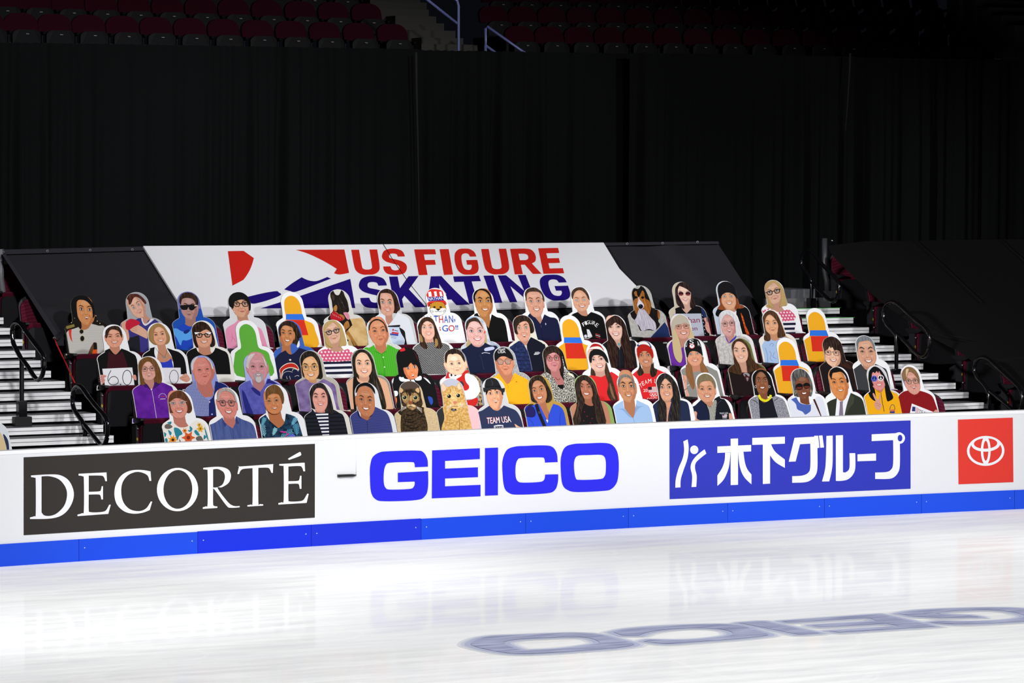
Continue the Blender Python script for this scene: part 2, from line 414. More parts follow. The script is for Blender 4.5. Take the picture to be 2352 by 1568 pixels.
board_art('lettering', [([l], WH, 0.006) for l in (
    S(K, '190,230! 217,217! 224,270 216,340 192,410 174,470 172,521! 139,523! 142,470 160,400 185,340 195,285'),
    S(K, '325,280! 336,307! 300,335 270,365 264,400 275,450 272,518! 242,519! 246,450 236,400 242,365 265,330 300,298'),
    E(K, 259, 283, 26, 27),
    Rr(K, '406,262 490,258 490,213 537,211 537,256 620,252 620,293 537,297 537,505 490,507 490,299 406,303'),
    S(K, '455,301! 489,301! 478,395 447,470 406,512! 406,445! 436,398 452,350'),
    S(K, '537,297! 571,296! 580,360 595,405 622,440! 622,502! 575,455 548,390'),
    Rr(K, '627,208 834,200 834,244 740,248 740,497 694,500 694,250 627,252'),
    S(K, '740,248! 746,248! 772,295 834,345! 834,398! 775,362 740,318!'),
    S(K, '895,207! 1020,200! 1020,194! 1045,194! 1053,270! 1040,272! 1040,400 1025,450 990,480 950,490 880,492! 880,450! 940,447 980,430 995,388 995,244! 930,248! 902,357! 858,359!'),
    Rr(K, '1050,193 1072,192 1082,268 1058,270'),
    S(K, '1097,195! 1137,193! 1137,350 1130,420 1115,483! 1069,484! 1088,410 1094,340'),
    S(K, '1157,192! 1202,190! 1202,425! 1220,425 1243,398 1243,305! 1280,304! 1280,400 1262,445 1230,472 1190,480 1157,480!'),
    Rr(K, '1294,312 1412,306 1412,352 1294,356'))] +
    [([S(K, '1384,185! 1535,178! 1563,172 1590,190 1595,215 1582,238 1563,245! 1563,380 1550,430 1520,460 1480,468 1406,468! 1406,427! 1475,424 1505,410 1520,370 1520,222! 1384,228!'), E(K, 1564, 209, 15, 21)], WH, 0.006)], label='white Japanese characters and dancing figure mark')
board_art('sponsor_panel', [([Rr(K, '1932,92 2280,79 2284,488 1936,502')], mat('#ee4036', 0.5, 0.12, k=.72), 0.003)], label='red sponsor panel with white ringed emblem')
board_art('emblem', [([E(K, 2107, 290, 119, 95, -0.03), E(K, 2107, 289, 103, 81, -0.03)], WH, 0.006),
    ([E(K, 2107, 246, 92, 49, -0.03), E(K, 2106, 243, 74, 33, -0.03)], WH, 0.0066),
    ([E(K, 2107, 288, 31, 90), E(K, 2107, 289, 16, 63)], WH, 0.0072)], label='white emblem of three interlocked ovals')
# gate latch
mb = MB()
lp = [at_board(*D(p), 0.0) for p in P('2221,256 2318,253 2345,257 2330,265 2318,268 2221,272')]
mb.prism([(p.x, p.z) for p in lp], lambda x, z: (x, q(x) + 0.001, z), lambda x, z: (x, q(x) - 0.025, z), mat('#151515', 0.3, 0.5))
o = mb.build('gate_latch', board); o.matrix_parent_inverse = Matrix.Translation((0, -q(0), 0)); o['label'] = 'small black latch bar set in the white panel'
mb = MB()
for a, b in (((2343, 20), (2345, 255)), ((2238, 285), (2325, 280))):
    p1, p2 = at_board(*D(a)), at_board(*D(b))
    mb.tube([(p1.x, q(p1.x) - 0.001, p1.z), (p2.x, q(p2.x) - 0.001, p2.z)], 0.003, mat('#dfe0e6', 0.5), 6)
o = mb.build('gate_seam', board); o.matrix_parent_inverse = Matrix.Translation((0, -q(0), 0))

# lettering frozen into the ice
ICEP = bpy.data.materials.new('ice_paint'); ICEP.use_nodes = True
nt, N, L = nodes(ICEP)
b = nt.nodes['Principled BSDF']; tcn = N('ShaderNodeTexCoord'); nn = N('ShaderNodeTexNoise'); nn.inputs['Scale'].default_value = 6; nn.inputs['Detail'].default_value = 5
mpp = N('ShaderNodeMapping'); mpp.inputs['Scale'].default_value = (0.4, 2.5, 1); L(tcn.outputs['Object'], mpp.inputs[0]); L(mpp.outputs[0], nn.inputs['Vector'])
cr = N('ShaderNodeValToRGB'); cr.color_ramp.elements[0].position = 0.35; cr.color_ramp.elements[0].color = lin('#8f94b4', 1); cr.color_ramp.elements[1].position = 0.7; cr.color_ramp.elements[1].color = lin('#bcc0d8', 1)
L(nn.outputs[0], cr.inputs[0]); L(cr.outputs[0], b.inputs['Base Color']); b.inputs['Roughness'].default_value = 0.6; b.inputs['Specular IOR Level'].default_value = 0.1
HALO = mat('#ccd0de', 0.7, 0.1, k=0.97)
I = fr(1000, 1340, 1.7396)
ICEL = [['130,243 165,222 230,210 330,206 450,201 560,198 660,205 740,225 805,244 740,258 620,268 450,280 320,283 230,272 165,258', '285,240 330,226 450,219 560,216 615,222 645,238 600,248 500,260 400,265 350,266'],
        ['700,195! 780,180 950,168 1150,163 1240,172 1290,188 1342,205 1300,214 1200,224 1050,235 920,243 820,232! 850,224! 960,226 1060,222 1150,212 1178,203 1160,190 1090,181 980,182 870,194 820,210! 740,210!'],
        ['1200,158! 1310,150! 1550,200! 1450,207!'],
        ['1370,151! 1780,122! 2008,173! 1610,198! 1555,190! 1845,172! 1800,163! 1535,176! 1490,167! 1755,151! 1725,139! 1405,158!'],
        ['1840,121! 1920,108 2080,100 2250,97 2350,101 2440,116 2490,132 2440,146 2280,158 2080,165 1960,157! 2010,150! 2150,152 2280,146 2345,134 2310,118 2220,108 2100,110 1960,122! 2140,127! 2190,136! 2020,139! 1900,133!']]
pt = tag(empty('ice_lettering', atZ(1700, 1440, 0.0)), 'faded grey-blue sponsor lettering painted in the ice, upside down', 'ice marking')
mb = MB(); halos = [(0.085, '#e2e4ea'), (0.055, '#d0d4e2'), (0.028, '#b9bfd8')]; mhs = [MB() for _ in halos]
def grow(lp, d):
    ar = sum(lp[j][0] * lp[(j + 1) % len(lp)][1] - lp[(j + 1) % len(lp)][0] * lp[j][1] for j in range(len(lp))); sg = d if ar > 0 else -d; o_ = []
    for k in range(len(lp)):
        a, b_ = lp[k - 1], lp[(k + 1) % len(lp)]; dx, dy = b_[0] - a[0], b_[1] - a[1]; l = math.hypot(dx, dy) or 1
        o_.append((lp[k][0] + dy / l * sg, lp[k][1] - dx / l * sg))
    return o_
for g in ICEL:
    lw = [[(p.x, p.y) for p in (atZ(*v, 0.0) for v in S(I, s, 6))] for s in g]
    V, T = fill([grow(lp, -0.02 if i == 0 else 0.02) for i, lp in enumerate(lw)]); mb.add([(x, y, 0.005) for x, y in V], T, ICEP)
    for k, (d, cc) in enumerate(halos):
        V, T = fill([grow(lp, d if i == 0 else -d) for i, lp in enumerate(lw)]); mhs[k].add([(x, y, 0.001 + 0.0008 * k + 0.0001 * ICEL.index(g)) for x, y in V], T, mat(cc, 0.7, 0.1, k=0.96))
for m_, nm in [(m_, 'soft_edge') for m_ in mhs] + [(mb, 'lettering')]:
    o = m_.build(nm); o.parent = pt; o.matrix_parent_inverse = pt.matrix_basis.inverted()

# ------------------------------------------------------------------ the stand: rows, seats, steps
ROWY = {1: 1.6, 2: 2.5, 3: 3.4, 4: 4.3, 5: 5.2, 6: 6.1}
ROWL = {1: (1062, -0.0437), 2: (977.8, -0.039), 3: (897.7, -0.0341), 4: (821.2, -0.0293), 5: (746, -0.0243), 6: (673, -0.0198)}
def rowy(r, px): return ROWL[r][0] + ROWL[r][1] * px
BLACK = mat('#141416', 0.55, 0.3)
SHELL = mat('#202023', 0.42, 0.4)
FAB = pat('dots', '#561429', '#7e4452', 80, thr=0.14, rough=0.9)
TAGM = mat('#e6e6e4', 0.5)
STEEL = mat('#2c2c2f', 0.4, 0.5)
def arch(w, z0, z1, r, n=8):
    """panel outline with rounded top corners, (x, z)"""
    o = [(-w, z0), (w, z0)]
    o += [(w - r + r * math.cos(a), z1 - r * 0.7 + r * 0.7 * math.sin(a)) for a in [math.pi / 2 * k / n for k in range(n + 1)]]
    o += [(-w + r - r * math.sin(a), z1 - r * 0.7 + r * 0.7 * math.cos(a)) for a in [math.pi / 2 * k / n for k in range(n + 1)]]
    return o
LEAN = math.radians(19)
def make_seat(end=None, up_=False):
    root = empty('arena_seat')
    tl = math.tan(LEAN)
    mb = MB()                                               # fabric backrest cushion
    ol = arch(0.272, -0.20, 0.285, 0.19)
    mb.prism(ol, lambda x, z: (x, 0.20 + z * tl, z), lambda x, z: (x, 0.16 + z * tl + 0.25 * x * x, z), FAB); mb.build('backrest', root, 0.008)
    mb = MB()
    mb.prism(arch(0.284, -0.30, 0.312, 0.20), lambda x, z: (x, 0.235 + z * tl, z), lambda x, z: (x, 0.20 + z * tl, z), SHELL); mb.build('back_shell', root, 0.01)
    mb = MB()                                               # folded seat pan, its black underside to the rink
    mb.prism(arch(0.262, -0.42, -0.04, 0.06), lambda x, z: (x, 0.055 - z * 0.12, z), lambda x, z: (x, 0.0 - z * 0.08, z), SHELL); p = mb.build('seat_pan', root, 0.012)
    mb = MB(); mb.box((0.03, -0.004, -0.062), (0.085, 0.004, -0.047), TAGM); mb.build('number_tag', p)
    mb = MB()
    mb.prism(arch(0.268, -0.38, 0.008, 0.06), lambda x, z: (x, 0.115 - z * 0.05, z), lambda x, z: (x, 0.045 - z * 0.1, z), FAB); mb.build('seat_cushion', root, 0.016)
    for sx in ((-1, 1) if end == 'both' else (-1,)):
        mb = MB()
        x = 0.297 * sx
        mb.prism([(0.02, -0.03), (0.20, -0.045), (0.27, -0.01), (0.27, 0.02), (-0.06, 0.022), (-0.07, 0.0)], lambda y, z: (x - 0.022, y, z), lambda y, z: (x + 0.022, y, z), SHELL); mb.build('armrest', root, 0.005)
        mb = MB(); mb.prism([(0.06, -0.72), (0.19, -0.72), (0.21, -0.03), (0.10, -0.03)], lambda y, z: (x - 0.012, y, z), lambda y, z: (x + 0.012, y, z), STEEL)
        mb.box((x - 0.03, 0.02, -0.74), (x + 0.03, 0.24, -0.72), STEEL); st = mb.build('stanchion', root)
        if end:
            mb = MB(); mb.add([(x - 0.012, 0.088, -0.20), (x, 0.086, -0.222), (x + 0.012, 0.088, -0.20), (x, 0.09, -0.178)], [(0, 1, 2, 3)], mat('#b09c2c', 0.6))
            s_ = mb.build('row_sticker', st); s_['label'] = 'yellow diamond sticker'
            mb = MB()
            for zz in (-0.09, -0.30, -0.40, -0.50):
                mb.tube([(x, 0.10 + zz * 0.06, zz), (x, 0.075 + zz * 0.06, zz)], 0.008, mat('#b8b8b8', 0.3, 0.5, 0.6), 8)
            mb.build('bolt', st)
    return root
SEAT0 = make_seat(); SEATE = make_seat('both')
used = {0: False, 1: False}
def place_seat(r, px, label, group, end=False):
    pos = atY(px, rowy(r, px), ROWY[r])
    src = SEATE if end else SEAT0
    if not used[int(end)]: o = src; used[int(end)] = True
    else: o = copy_tree(src)
    o.location = pos
    tag(o, label, 'seat', group)
    return o

# platforms of the stand (dark risers) and aluminium aisle steps
CONC = mat('#2a2a2c', 0.8)
for r in (1, 2, 3, 4, 5, 6):
    a = atY(0, rowy(r, 0), ROWY[r]); b_ = atY(2352, rowy(r, 2352), ROWY[r])
    zf = (a.z + b_.z) / 2 - 0.76
    mb = MB(); mb.box((a.x - 3, ROWY[r] - 0.28, -0.04), (b_.x + 6, ROWY[r] + 0.618, max(zf, 0.02)), CONC)
    tag(mb.build('trim_%d' % r), kind='structure')
ALU = pat('noise', '#f0f0f1', '#d6d6d9', 5, thr=0.6, rough=0.45)
ALUD = mat('#606064', 0.5, 0.4)
def stair(name, label, ends, y0, dy, xs0, extra=None, green=()):
    pts = [atY(px, py, y0 + dy * k) for k, (px, py) in enumerate(ends)]
    root = tag(empty(name, (pts[0].x - 1, pts[0].y, 0)), label, 'stairs')
    for k, p in enumerate(pts):
        x0 = xs0(p); z = p.z; y = p.y
        mb = MB()
        for (za, zb) in ((z - 0.032, z), (z - 0.070, z - 0.037)):          # two ribbed aluminium noses
            mb.box((x0, y, za), (p.x, y + 0.03, zb), ALU)
        mb.box((x0, y + 0.004, z - 0.068), (p.x - 0.004, y + 0.03, z - 0.02), mat('#202022', 0.6))
        mb.box((x0, y + 0.03, z - 0.02), (p.x, y + dy + 0.03, z), ALUD)
        mb.box((x0, y + 0.05, 0), (p.x - 0.01, y + dy + 0.03, z - 0.02), mat('#0c0c0d', 0.8))
        o = mb.build('step'); o.parent = root; o.matrix_parent_inverse = root.matrix_basis.inverted()
        if k in green:
            mb = MB(); mb.box((x0, y - 0.002, z), (p.x + 0.02, y + 0.06, z + 0.003), mat('#3fe04a', 0.5)); g = mb.build('tape'); g.parent = o; g['label'] = 'bright green tape along the step edge'
    return root, pts
lend = [(261, 1000), (237, 975.6), (220, 949), (187, 923.7), (164, 899.9), (149, 875), (117, 851.4), (93.5, 827.6), (81, 804.7), (52, 779), (26, 753), (8, 729)]
rendp = [(2260, 924), (2225, 900), (2195, 879), (2155, 857), (2120.6, 834.6), (2093, 813), (2053, 793), (2020.4, 773), (1996, 751.6), (1960, 729), (1928.6, 707)]
XSH = 0.0
stair('aisle_stairs', 'ridged aluminium aisle steps at the left end of the seating', lend, 1.95, 0.30, lambda p: p.x - 2.2)
_, rp = stair('aisle_stairs', 'ridged aluminium aisle steps at the right end, green tape near the top', rendp, 2.25, 0.30, lambda p: p.x - 0.75, green=(9, 10))
# landing block above the right steps
top = rp[-1]
mb = MB()
GREYB = pat('noise', '#5a5b5f', '#8a8680', 3, thr=0.7, rough=0.7)
p1 = atY(1805, 664, top.y + 0.45); p2 = atY(1860, 684, top.y + 0.45)
mb.box((p1.x, top.y + 0.33, 0), (p2.x + 0.0, top.y + 0.9, p1.z), GREYB)
p3 = atY(1908, 683, top.y + 0.3)
mb.box((p1.x - 0.4, top.y + 0.30, 0), (p3.x, top.y + 0.35, p3.z), GREYB)
tag(mb.build('stair_landing'), 'scuffed grey landing block at the top of the right steps', 'landing')
# rails
RAILM = mat('#0d0d10', 0.18, 0.6, 0.0)
def rail(label, foot, y, path, boxp=None):
    X0 = atY(foot[0], foot[1], y).x
    pts = [atX(px, py, X0) for px, py, *_ in spline([(a, b_, 0) for a, b_ in path], 5, closed=False)]
    root = tag(empty('handrail', pts[0]), label, 'handrail')
    n_post = 5
    mb = MB(); mb.tube(pts, 0.024, RAILM, 12); o = mb.build('rail_tube'); o.parent = root; o.matrix_parent_inverse = root.matrix_basis.inverted()
    p = pts[0]
    mb = MB(); mb.box((p.x - 0.045, p.y - 0.045, p.z - 0.03), (p.x + 0.045, p.y + 0.045, p.z + 0.16), RAILM)
    mb.box((p.x - 0.09, p.y - 0.06, p.z - 0.10), (p.x + 0.09, p.y + 0.06, p.z - 0.005), BLACK)
    o = mb.build('post_base', None, 0.006); o.parent = root; o.matrix_parent_inverse = root.matrix_basis.inverted()
    return root
F2 = fr(0, 780, 5.88); SS = fr(1800, 540, 3.7337)
def pth(f, s): return [f(p)[:2] for p in P(s)]
rail('black looped handrail on the left steps, upper one', (51, 962), 2.5, pth(F2, '293,1030 293,850 293,600 293,300 288,262 250,190 185,60 168,-40 165,-130 185,-210 230,-235 290,-200 400,-40 545,150 588,220 594,330 585,420 560,500 515,540 460,495 380,370 305,270'))
rail('black looped handrail low on the left steps beside the boards', (195, 1035), 2.0, pth(F2, '1147,1500 1147,1400 1145,1240 1110,1110 1025,985 985,890 980,780 1000,680 1050,628 1110,655 1200,780 1300,905 1410,1030 1450,1130 1445,1300 1420,1400 1370,1425 1315,1370 1220,1250 1140,1150'))
rail('black looped handrail at the top of the right steps', (1863.5, 706), 5.4, pth(SS, '237,650 237,560 238,430 225,360 172,290 152,235 165,165 208,130 248,150 330,250 440,362 472,425 472,490 450,550 420,568 375,540 300,465 243,405'))
rail('black looped handrail halfway down the right steps', (2058, 883), 3.3, pth(SS, '965,1260 966,1100 968,880 945,830 885,765 857,690 870,610 925,573 985,595 1100,700 1215,800 1252,870 1250,960 1225,1025 1185,1040 1130,1005 1050,920 985,855'))
rail('black looped handrail lowest on the right steps, by the tarpaulin', (2271, 950), 2.2, pth(SS, '1760,1560 1759,1470 1758,1370 1730,1300 1662,1220 1635,1150 1650,1080 1700,1047 1765,1070 1900,1195 2010,1300 2042,1370 2045,1440 2030,1500 1995,1525 1940,1480 1850,1400 1770,1340'))
# small yellow-green note on the lower post base
pn = atY(2064.5, 890, 3.2)
mb = MB(); mb.box((pn.x - 0.02, pn.y, pn.z - 0.03), (pn.x + 0.03, pn.y + 0.005, pn.z + 0.03), mat('#b8f01c', 0.5))
tag(mb.build('paper_note'), 'small lime green note at the foot of a right handrail post', 'note')

# ------------------------------------------------------------------ covers over the rows behind
Pa = atY(130, 780, 4.7); Pb = atY(5, 575, 6.0); Pc = atY(1650, 555, 6.0)
TN = (Pb - Pa).cross(Pc - Pa).normalized()
if TN.y > 0: TN = -TN
def at_tarp(px, py, off=0.0): return hit(px, py, Pa + TN * off, TN)
VINYL = mat('#2b2b2f', 0.62, 0.2)
cover = tag(empty('seat_cover', Pa), 'grey-black vinyl cover over the rear seats with large white skating banner', 'seat cover')
mb = MB()
nu, nv = 120, 26; vs = []
cn = [(5, 573), (1650, 554), (1775, 745), (132, 783)]
for j in range(nv + 1):
    for i in range(nu + 1):
        u, v = i / nu, j / nv
        px = (cn[0][0] * (1 - u) + cn[1][0] * u) * (1 - v) + (cn[3][0] * (1 - u) + cn[2][0] * u) * v
        py = (cn[0][1] * (1 - u) + cn[1][1] * u) * (1 - v) + (cn[3][1] * (1 - u) + cn[2][1] * u) * v
        p = at_tarp(px, py)
        w = 0.012 * math.sin(u * 46 + 2 * v) * v ** 2 + 0.02 * math.exp(-((v - 0.62 - 0.05 * math.sin(u * 23)) / 0.06) ** 2) * (0.6 + 0.4 * math.sin(u * 31 + 1)) \
            + 0.03 * math.exp(-((v - 0.9 - 0.04 * math.sin(u * 60)) / 0.07) ** 2) * (0.5 + 0.5 * math.sin(u * 55)) + 0.02 * math.exp(-((u - 0.93 - v * 0.03) / 0.012) ** 2) - 0.02 * math.exp(-((u - 0.90 - v * 0.05) / 0.02) ** 2)
        if v > 0.98: w -= 0.05
        vs.append(p + TN * w - TN * 0.03)
mb.add(vs, [(j * (nu + 1) + i, (j + 1) * (nu + 1) + i, (j + 1) * (nu + 1) + i + 1, j * (nu + 1) + i + 1) for j in range(nv) for i in range(nu)], VINYL, True)
def child(mb, name, root, label=None, bevel=0):
    o = mb.build(name, None, bevel); o.parent = root; o.matrix_parent_inverse = root.matrix_basis.inverted()
    if label: o['label'] = label
    return o
child(mb, 'vinyl_sheet', cover)
mb = MB()
hem = mat('#333338', 0.6, 0.2)
def flat(mb, loops, m, off, at=at_tarp):
    ps = [[at(*p, off) for p in lp] for lp in loops]
    ex = Vector((1, 0, 0)); ey = TN.cross(ex).normalized(); ex = ey.cross(TN).normalized()
    V, T = fill([[((p - Pa).dot(ex), (p - Pa).dot(ey)) for p in lp] for lp in ps])
    mb.add([Pa + ex * a + ey * b_ + TN * off for a, b_ in V], T, m)
for h_ in ([(5, 573), (330, 566), (332, 575), (8, 584)], [(1386, 557), (1650, 554), (1652, 560), (1388, 564)], [(5, 584), (12, 582), (140, 775), (131, 782)]):
    mb = MB(); flat(mb, [h_], hem, 0.0); child(mb, 'hem', cover)
F1 = fr(0, 540, 5.88); B1 = fr(300, 540, 3.92); B2 = fr(780, 540, 2.3059)
GRO = mat('#d8d8da', 0.3, 0.5, 0.7)
for f, x, y in [(F1, 42, 225), (F1, 640, 212), (F1, 1218, 200), (F1, 1788, 193), (F1, 733, 1388), (B2, 1523, 45), (B2, 1711, 42), (B2, 1896, 36)]:
    p = f((x, y)); mb = MB()
    flat(mb, [[(p[0] + a, p[1] + b_) for a, b_ in ell(0, 0, 3.0, 2.8, 0, 14)], [(p[0] + a, p[1] + b_) for a, b_ in ell(0.2, 0.3, 1.5, 1.4, 0, 14)]], GRO, 0.006)
    child(mb, 'grommet', cover, 'bright metal eyelet')
mb = MB()
bl = S(B1, '113,97! 1500,88! 4258,66! 4400,300! 4712,615! 2500,680! 660,720! 520,690! 420,585! 300,395!', 1, False)
ps = [at_tarp(*p, 0.02) for p in bl]
ex = Vector((1, 0, 0)); ey = TN.cross(ex).normalized(); ex = ey.cross(TN).normalized()
mb.prism([((p - Pa).dot(ex), (p - Pa).dot(ey)) for p in ps], lambda a, b_: Pa + ex * a + ey * b_ - TN * 0.005, lambda a, b_: Pa + ex * a + ey * b_ + TN * 0.02, mat('#f6f6fb', 0.5, 0.2))
ban = child(mb, 'banner', cover, 'white banner with red and navy lettering')
RED = mat('#d8261c', 0.5, 0.3); NAVY = mat('#231078', 0.5, 0.3)
mb = MB()
for s in ('876,143! 1018,141! 1110,206! 1095,260 1070,320 1040,370 1015,402! 917,454!', '1488,131! 1925,128! 1967,338! 1885,353 1832,342! 1857,302! 1780,255 1700,212 1590,162'):
    flat(mb, [S(B1, s)], RED, 0.023)
for s in ('1383,487! 1450,435 1540,378! 1590,402 1640,413 1690,408 1770,376! 1804,390! 1500,505 1440,503', '1057,553! 1200,520 1310,503 1335,515 1352,538 1250,580 1130,613 1085,613!', '1170,658! 1340,605 1560,535 1978,392! 2023,655!'):
    flat(mb, [S(B1, s)], NAVY, 0.023)
o = mb.build('emblem', None); o.parent = ban; o.matrix_parent_inverse = Matrix(); o['label'] = 'red and navy skate blade emblem'
GL = {  # unit glyphs, y down
 'U': [['0,0! .30,0! .30,.62 .34,.76 .5,.80 .66,.76 .70,.62 .70,0! 1,0! 1,.66 .92,.88 .72,.99 .5,1 .28,.99 .08,.88 0,.66']],
 'S': [['.97,.30! .68,.30! .64,.21 .5,.18 .36,.20 .31,.28 .36,.36 .62,.42 .85,.50 .98,.62 .98,.78 .86,.94 .62,1 .4,1 .16,.95 .04,.82 .02,.67! .32,.67! .37,.79 .5,.83 .64,.80 .69,.71 .62,.62 .40,.56 .16,.48 .03,.36 .03,.22 .14,.07 .36,0 .62,0 .86,.07 .95,.2']],
 'F': [['0,0! 1,0! 1,.20! .42,.20! .42,.42! .9,.42! .9,.61! .42,.61! .42,1! 0,1!']],
 'I': [['0,0! 1,0! 1,1! 0,1!']],
 'G': [['.97,.31! .69,.31! .64,.21 .5,.18 .36,.23 .30,.38 .30,.62 .36,.77 .5,.82 .62,.80 .69,.70 .69,.62! .50,.62! .50,.44! .98,.44! .98,.72 .90,.90 .72,.99 .5,1 .26,.98 .07,.84 0,.62 0,.38 .07,.16 .26,.02 .5,0 .74,.02 .92,.14']],
 'R': [['0,0! .55,0! .82,.03 .95,.16 .97,.32 .90,.50 .74,.59! 1,1! .68,1! .46,.63! .30,.63! .30,1! 0,1!', '.30,.20! .52,.20 .64,.24 .67,.32 .63,.41 .52,.45 .30,.45!']],
 'E': [['0,0! 1,0! 1,.20! .35,.20! .35,.40! .92,.40! .92,.59! .35,.59! .35,.80! 1,.80! 1,1! 0,1!']],
 'K': [['0,0! .29,0! .29,.38! .66,0! 1,0! .58,.42! 1,1! .66,1! .39,.62! .29,.73! .29,1! 0,1!']],
 'A': [['.36,0! .64,0! 1,1! .70,1! .64,.80! .36,.80! .30,1! 0,1!', '.5,.26! .42,.62! .58,.62!']],
 'T': [['0,0! 1,0! 1,.20! .65,.20! .65,1! .35,1! .35,.20! 0,.20!']],
 'N': [['0,0! .30,0! .72,.60! .72,0! 1,0! 1,1! .72,1! .28,.40! .28,1! 0,1!']],
}
def glyph(mb, ch, q4, f, m, off):
    lps = []
    for s in GL[ch][0]:
        lps.append([f(quad_map(q4, x, 1 - y)) for x, y in spline(P(s), 4)])
    flat(mb, lps, m, off)
L1 = [('U', (62, 77), (199, 75), (219, 207), (86, 210)), ('S', (218, 73), (344, 71), (363, 208), (234, 211)), ('F', (395, 75), (506, 74), (530, 208), (420, 211)),
      ('I', (530, 74), (578, 73), (601, 208), (553, 210)), ('G', (600, 72), (720, 70), (746, 207), (624, 210)), ('U', (750, 73), (882, 71), (906, 205), (775, 208)),
      ('R', (903, 72), (1030, 69), (1070, 204), (928, 207)), ('E', (1052, 69), (1157, 67), (1189, 201), (1080, 204))]
L2 = [('S', (95, 219), (248, 215), (272, 383), (112, 388)), ('K', (262, 219), (418, 216), (456, 380), (292, 384)), ('A', (410, 219), (612, 215), (690, 367), (455, 378)),
      ('T', (602, 218), (738, 214), (790, 358), (632, 366)), ('I', (762, 214), (815, 213), (862, 357), (814, 358)), ('N', (838, 213), (985, 210), (1040, 350), (902, 355)), ('G', (1045, 211), (1195, 207), (1235, 343), (1090, 348))]
mb = MB()
for ch, a, b_, c, d in L1: glyph(mb, ch, (a, b_, c, d), B2, RED, 0.023)
o = mb.build('lettering'); o.parent = ban; o.matrix_parent_inverse = Matrix(); o['label'] = 'red bold capital letters, upper line'
mb = MB()
for ch, a, b_, c, d in L2: glyph(mb, ch, (a, b_, c, d), B2, NAVY, 0.023)
o = mb.build('lettering'); o.parent = ban; o.matrix_parent_inverse = Matrix(); o['label'] = 'navy bold capital letters, lower line'
mb = MB()
sm = [at_tarp(*p, 0.026) for p in ((880, 560), (905, 600), (940, 650), (982, 702))]
mb.tube(sm, 0.003, mat('#1a1a1a'), 6); o = mb.build('seam'); o.parent = ban; o.matrix_parent_inverse = Matrix()
# red tie-down cord at the cover's corner
mb = MB(); mb.tube([at_tarp(*F1((733, 1392)), 0.01), atY(*F1((760, 1460)), 4.6), atY(*F2((830, 200)), 4.5), atY(*F2((885, 305)), 4.45), atY(*F2((960, 475)), 4.1), atY(*F2((1010, 580)), 3.9)], 0.008, mat('#c8242c', 0.5), 6)
tag(mb.build('tie_cord'), 'red tie-down cord from the left corner of the vinyl cover', 'cord')
# right-hand black tarpaulin
X5 = atY(1903, 552, 5.75).x
Q1 = atX(1903, 552, X5); Q2 = atX(2352, 885, X5 + 0.1)
sd = (Q2 - Q1).normalized(); RN = sd.cross(Vector((1, 0, 0))).normalized()
if RN.y > 0: RN = -RN
def at_r(px, py, off=0.0): return hit(px, py, Q1 + RN * off, RN)
TARP = mat('#121112', 0.85, 0.12)
rc = tag(empty('seat_tarpaulin', Q1), 'plain black cloth tarpaulin sloping over the seats at right', 'seat cover')
lo = spline([SS(p) + (0,) for p in P('385,42 425,130 560,268 740,440 900,568 1010,645 1120,718 1250,815 1400,895 1490,938 1570,995 1650,1045 1740,1058 1900,1170 2080,1300')], 3, closed=False)
mb = MB(); vs = []; ncol = 14
for (x, y) in lo:
    w0 = at_r(x, y)
    for j in range(ncol + 1):
        u = j / ncol
        vs.append(Vector((w0.x + 8.0 * u, w0.y, w0.z)) - RN * 0.02 + RN * 0.015 * math.sin(9 * u + w0.y * 2) * u + Vector((0, 0, -0.05 if j == 0 else 0)))
n = len(lo)
mb.add(vs, [(i * (ncol + 1) + j, (i + 1) * (ncol + 1) + j, (i + 1) * (ncol + 1) + j + 1, i * (ncol + 1) + j + 1) for i in range(n - 1) for j in range(ncol)], TARP, True)
child(mb, 'cloth_sheet', rc)
for pts_ in ('1120,30 1250,150 1390,282 1700,575', '1862,30 1960,125 2075,228', '1180,760 1340,840 1600,900'):
    mb = MB(); mb.tube([at_r(*SS(p)[:2], 0.012) for p in P(pts_)], 0.006, mat('#060606', 0.9), 6); child(mb, 'seam', rc)
for px, py in ((1911, 553),):
    mb = MB(); c = at_r(px, py, 0.02); mb.tube([c, c + RN * 0.01], 0.012, GRO, 10); child(mb, 'grommet', rc)
# end posts of the covers
def post(label, pts, y, m):
    mb = MB(); w = [atY(a, b_, y) for a, b_ in pts]; mb.tube(w, 0.035, m, 12)
    e = w[-1]; mb.box((e.x - 0.05, e.y - 0.05, e.z - 0.15), (e.x + 0.05, e.y + 0.05, e.z), m)
    tag(mb.build('support_post'), label, 'post')
post('grey steel post at the left corner of the vinyl cover', [(2, 572), (2, 640), (6, 665), (8, 705)], 6.2, mat('#7d7d82', 0.4, 0.5))
post('dark steel post at the upper corner of the black tarpaulin', [(1894, 547), (1894, 620), (1899, 645), (1900, 668)], 6.3, mat('#3a3b3f', 0.4, 0.5))

# end seats beside the aisles
for r, px, lb in ((5, 118, 'maroon aisle seat half hidden under the vinyl cover corner, left'), (6, 56, 'maroon aisle seat behind the grey post at far left')):
    place_seat(r, px, lb, 'seats under the covers', True)
for r, px, lb in ((6, 1975, 'maroon aisle seat beside the dark post, topmost on the right'), (5, 2060, 'maroon aisle seat second from the top along the black tarpaulin'),
                  (4, 2158, 'maroon aisle seat framed by the middle right handrail'), (3, 2266, 'maroon aisle seat above the lowest right handrail'), (2, 2372, 'maroon aisle seat at the right edge inside the lowest handrail')):
    place_seat(r, px, lb, 'seats under the covers', True)

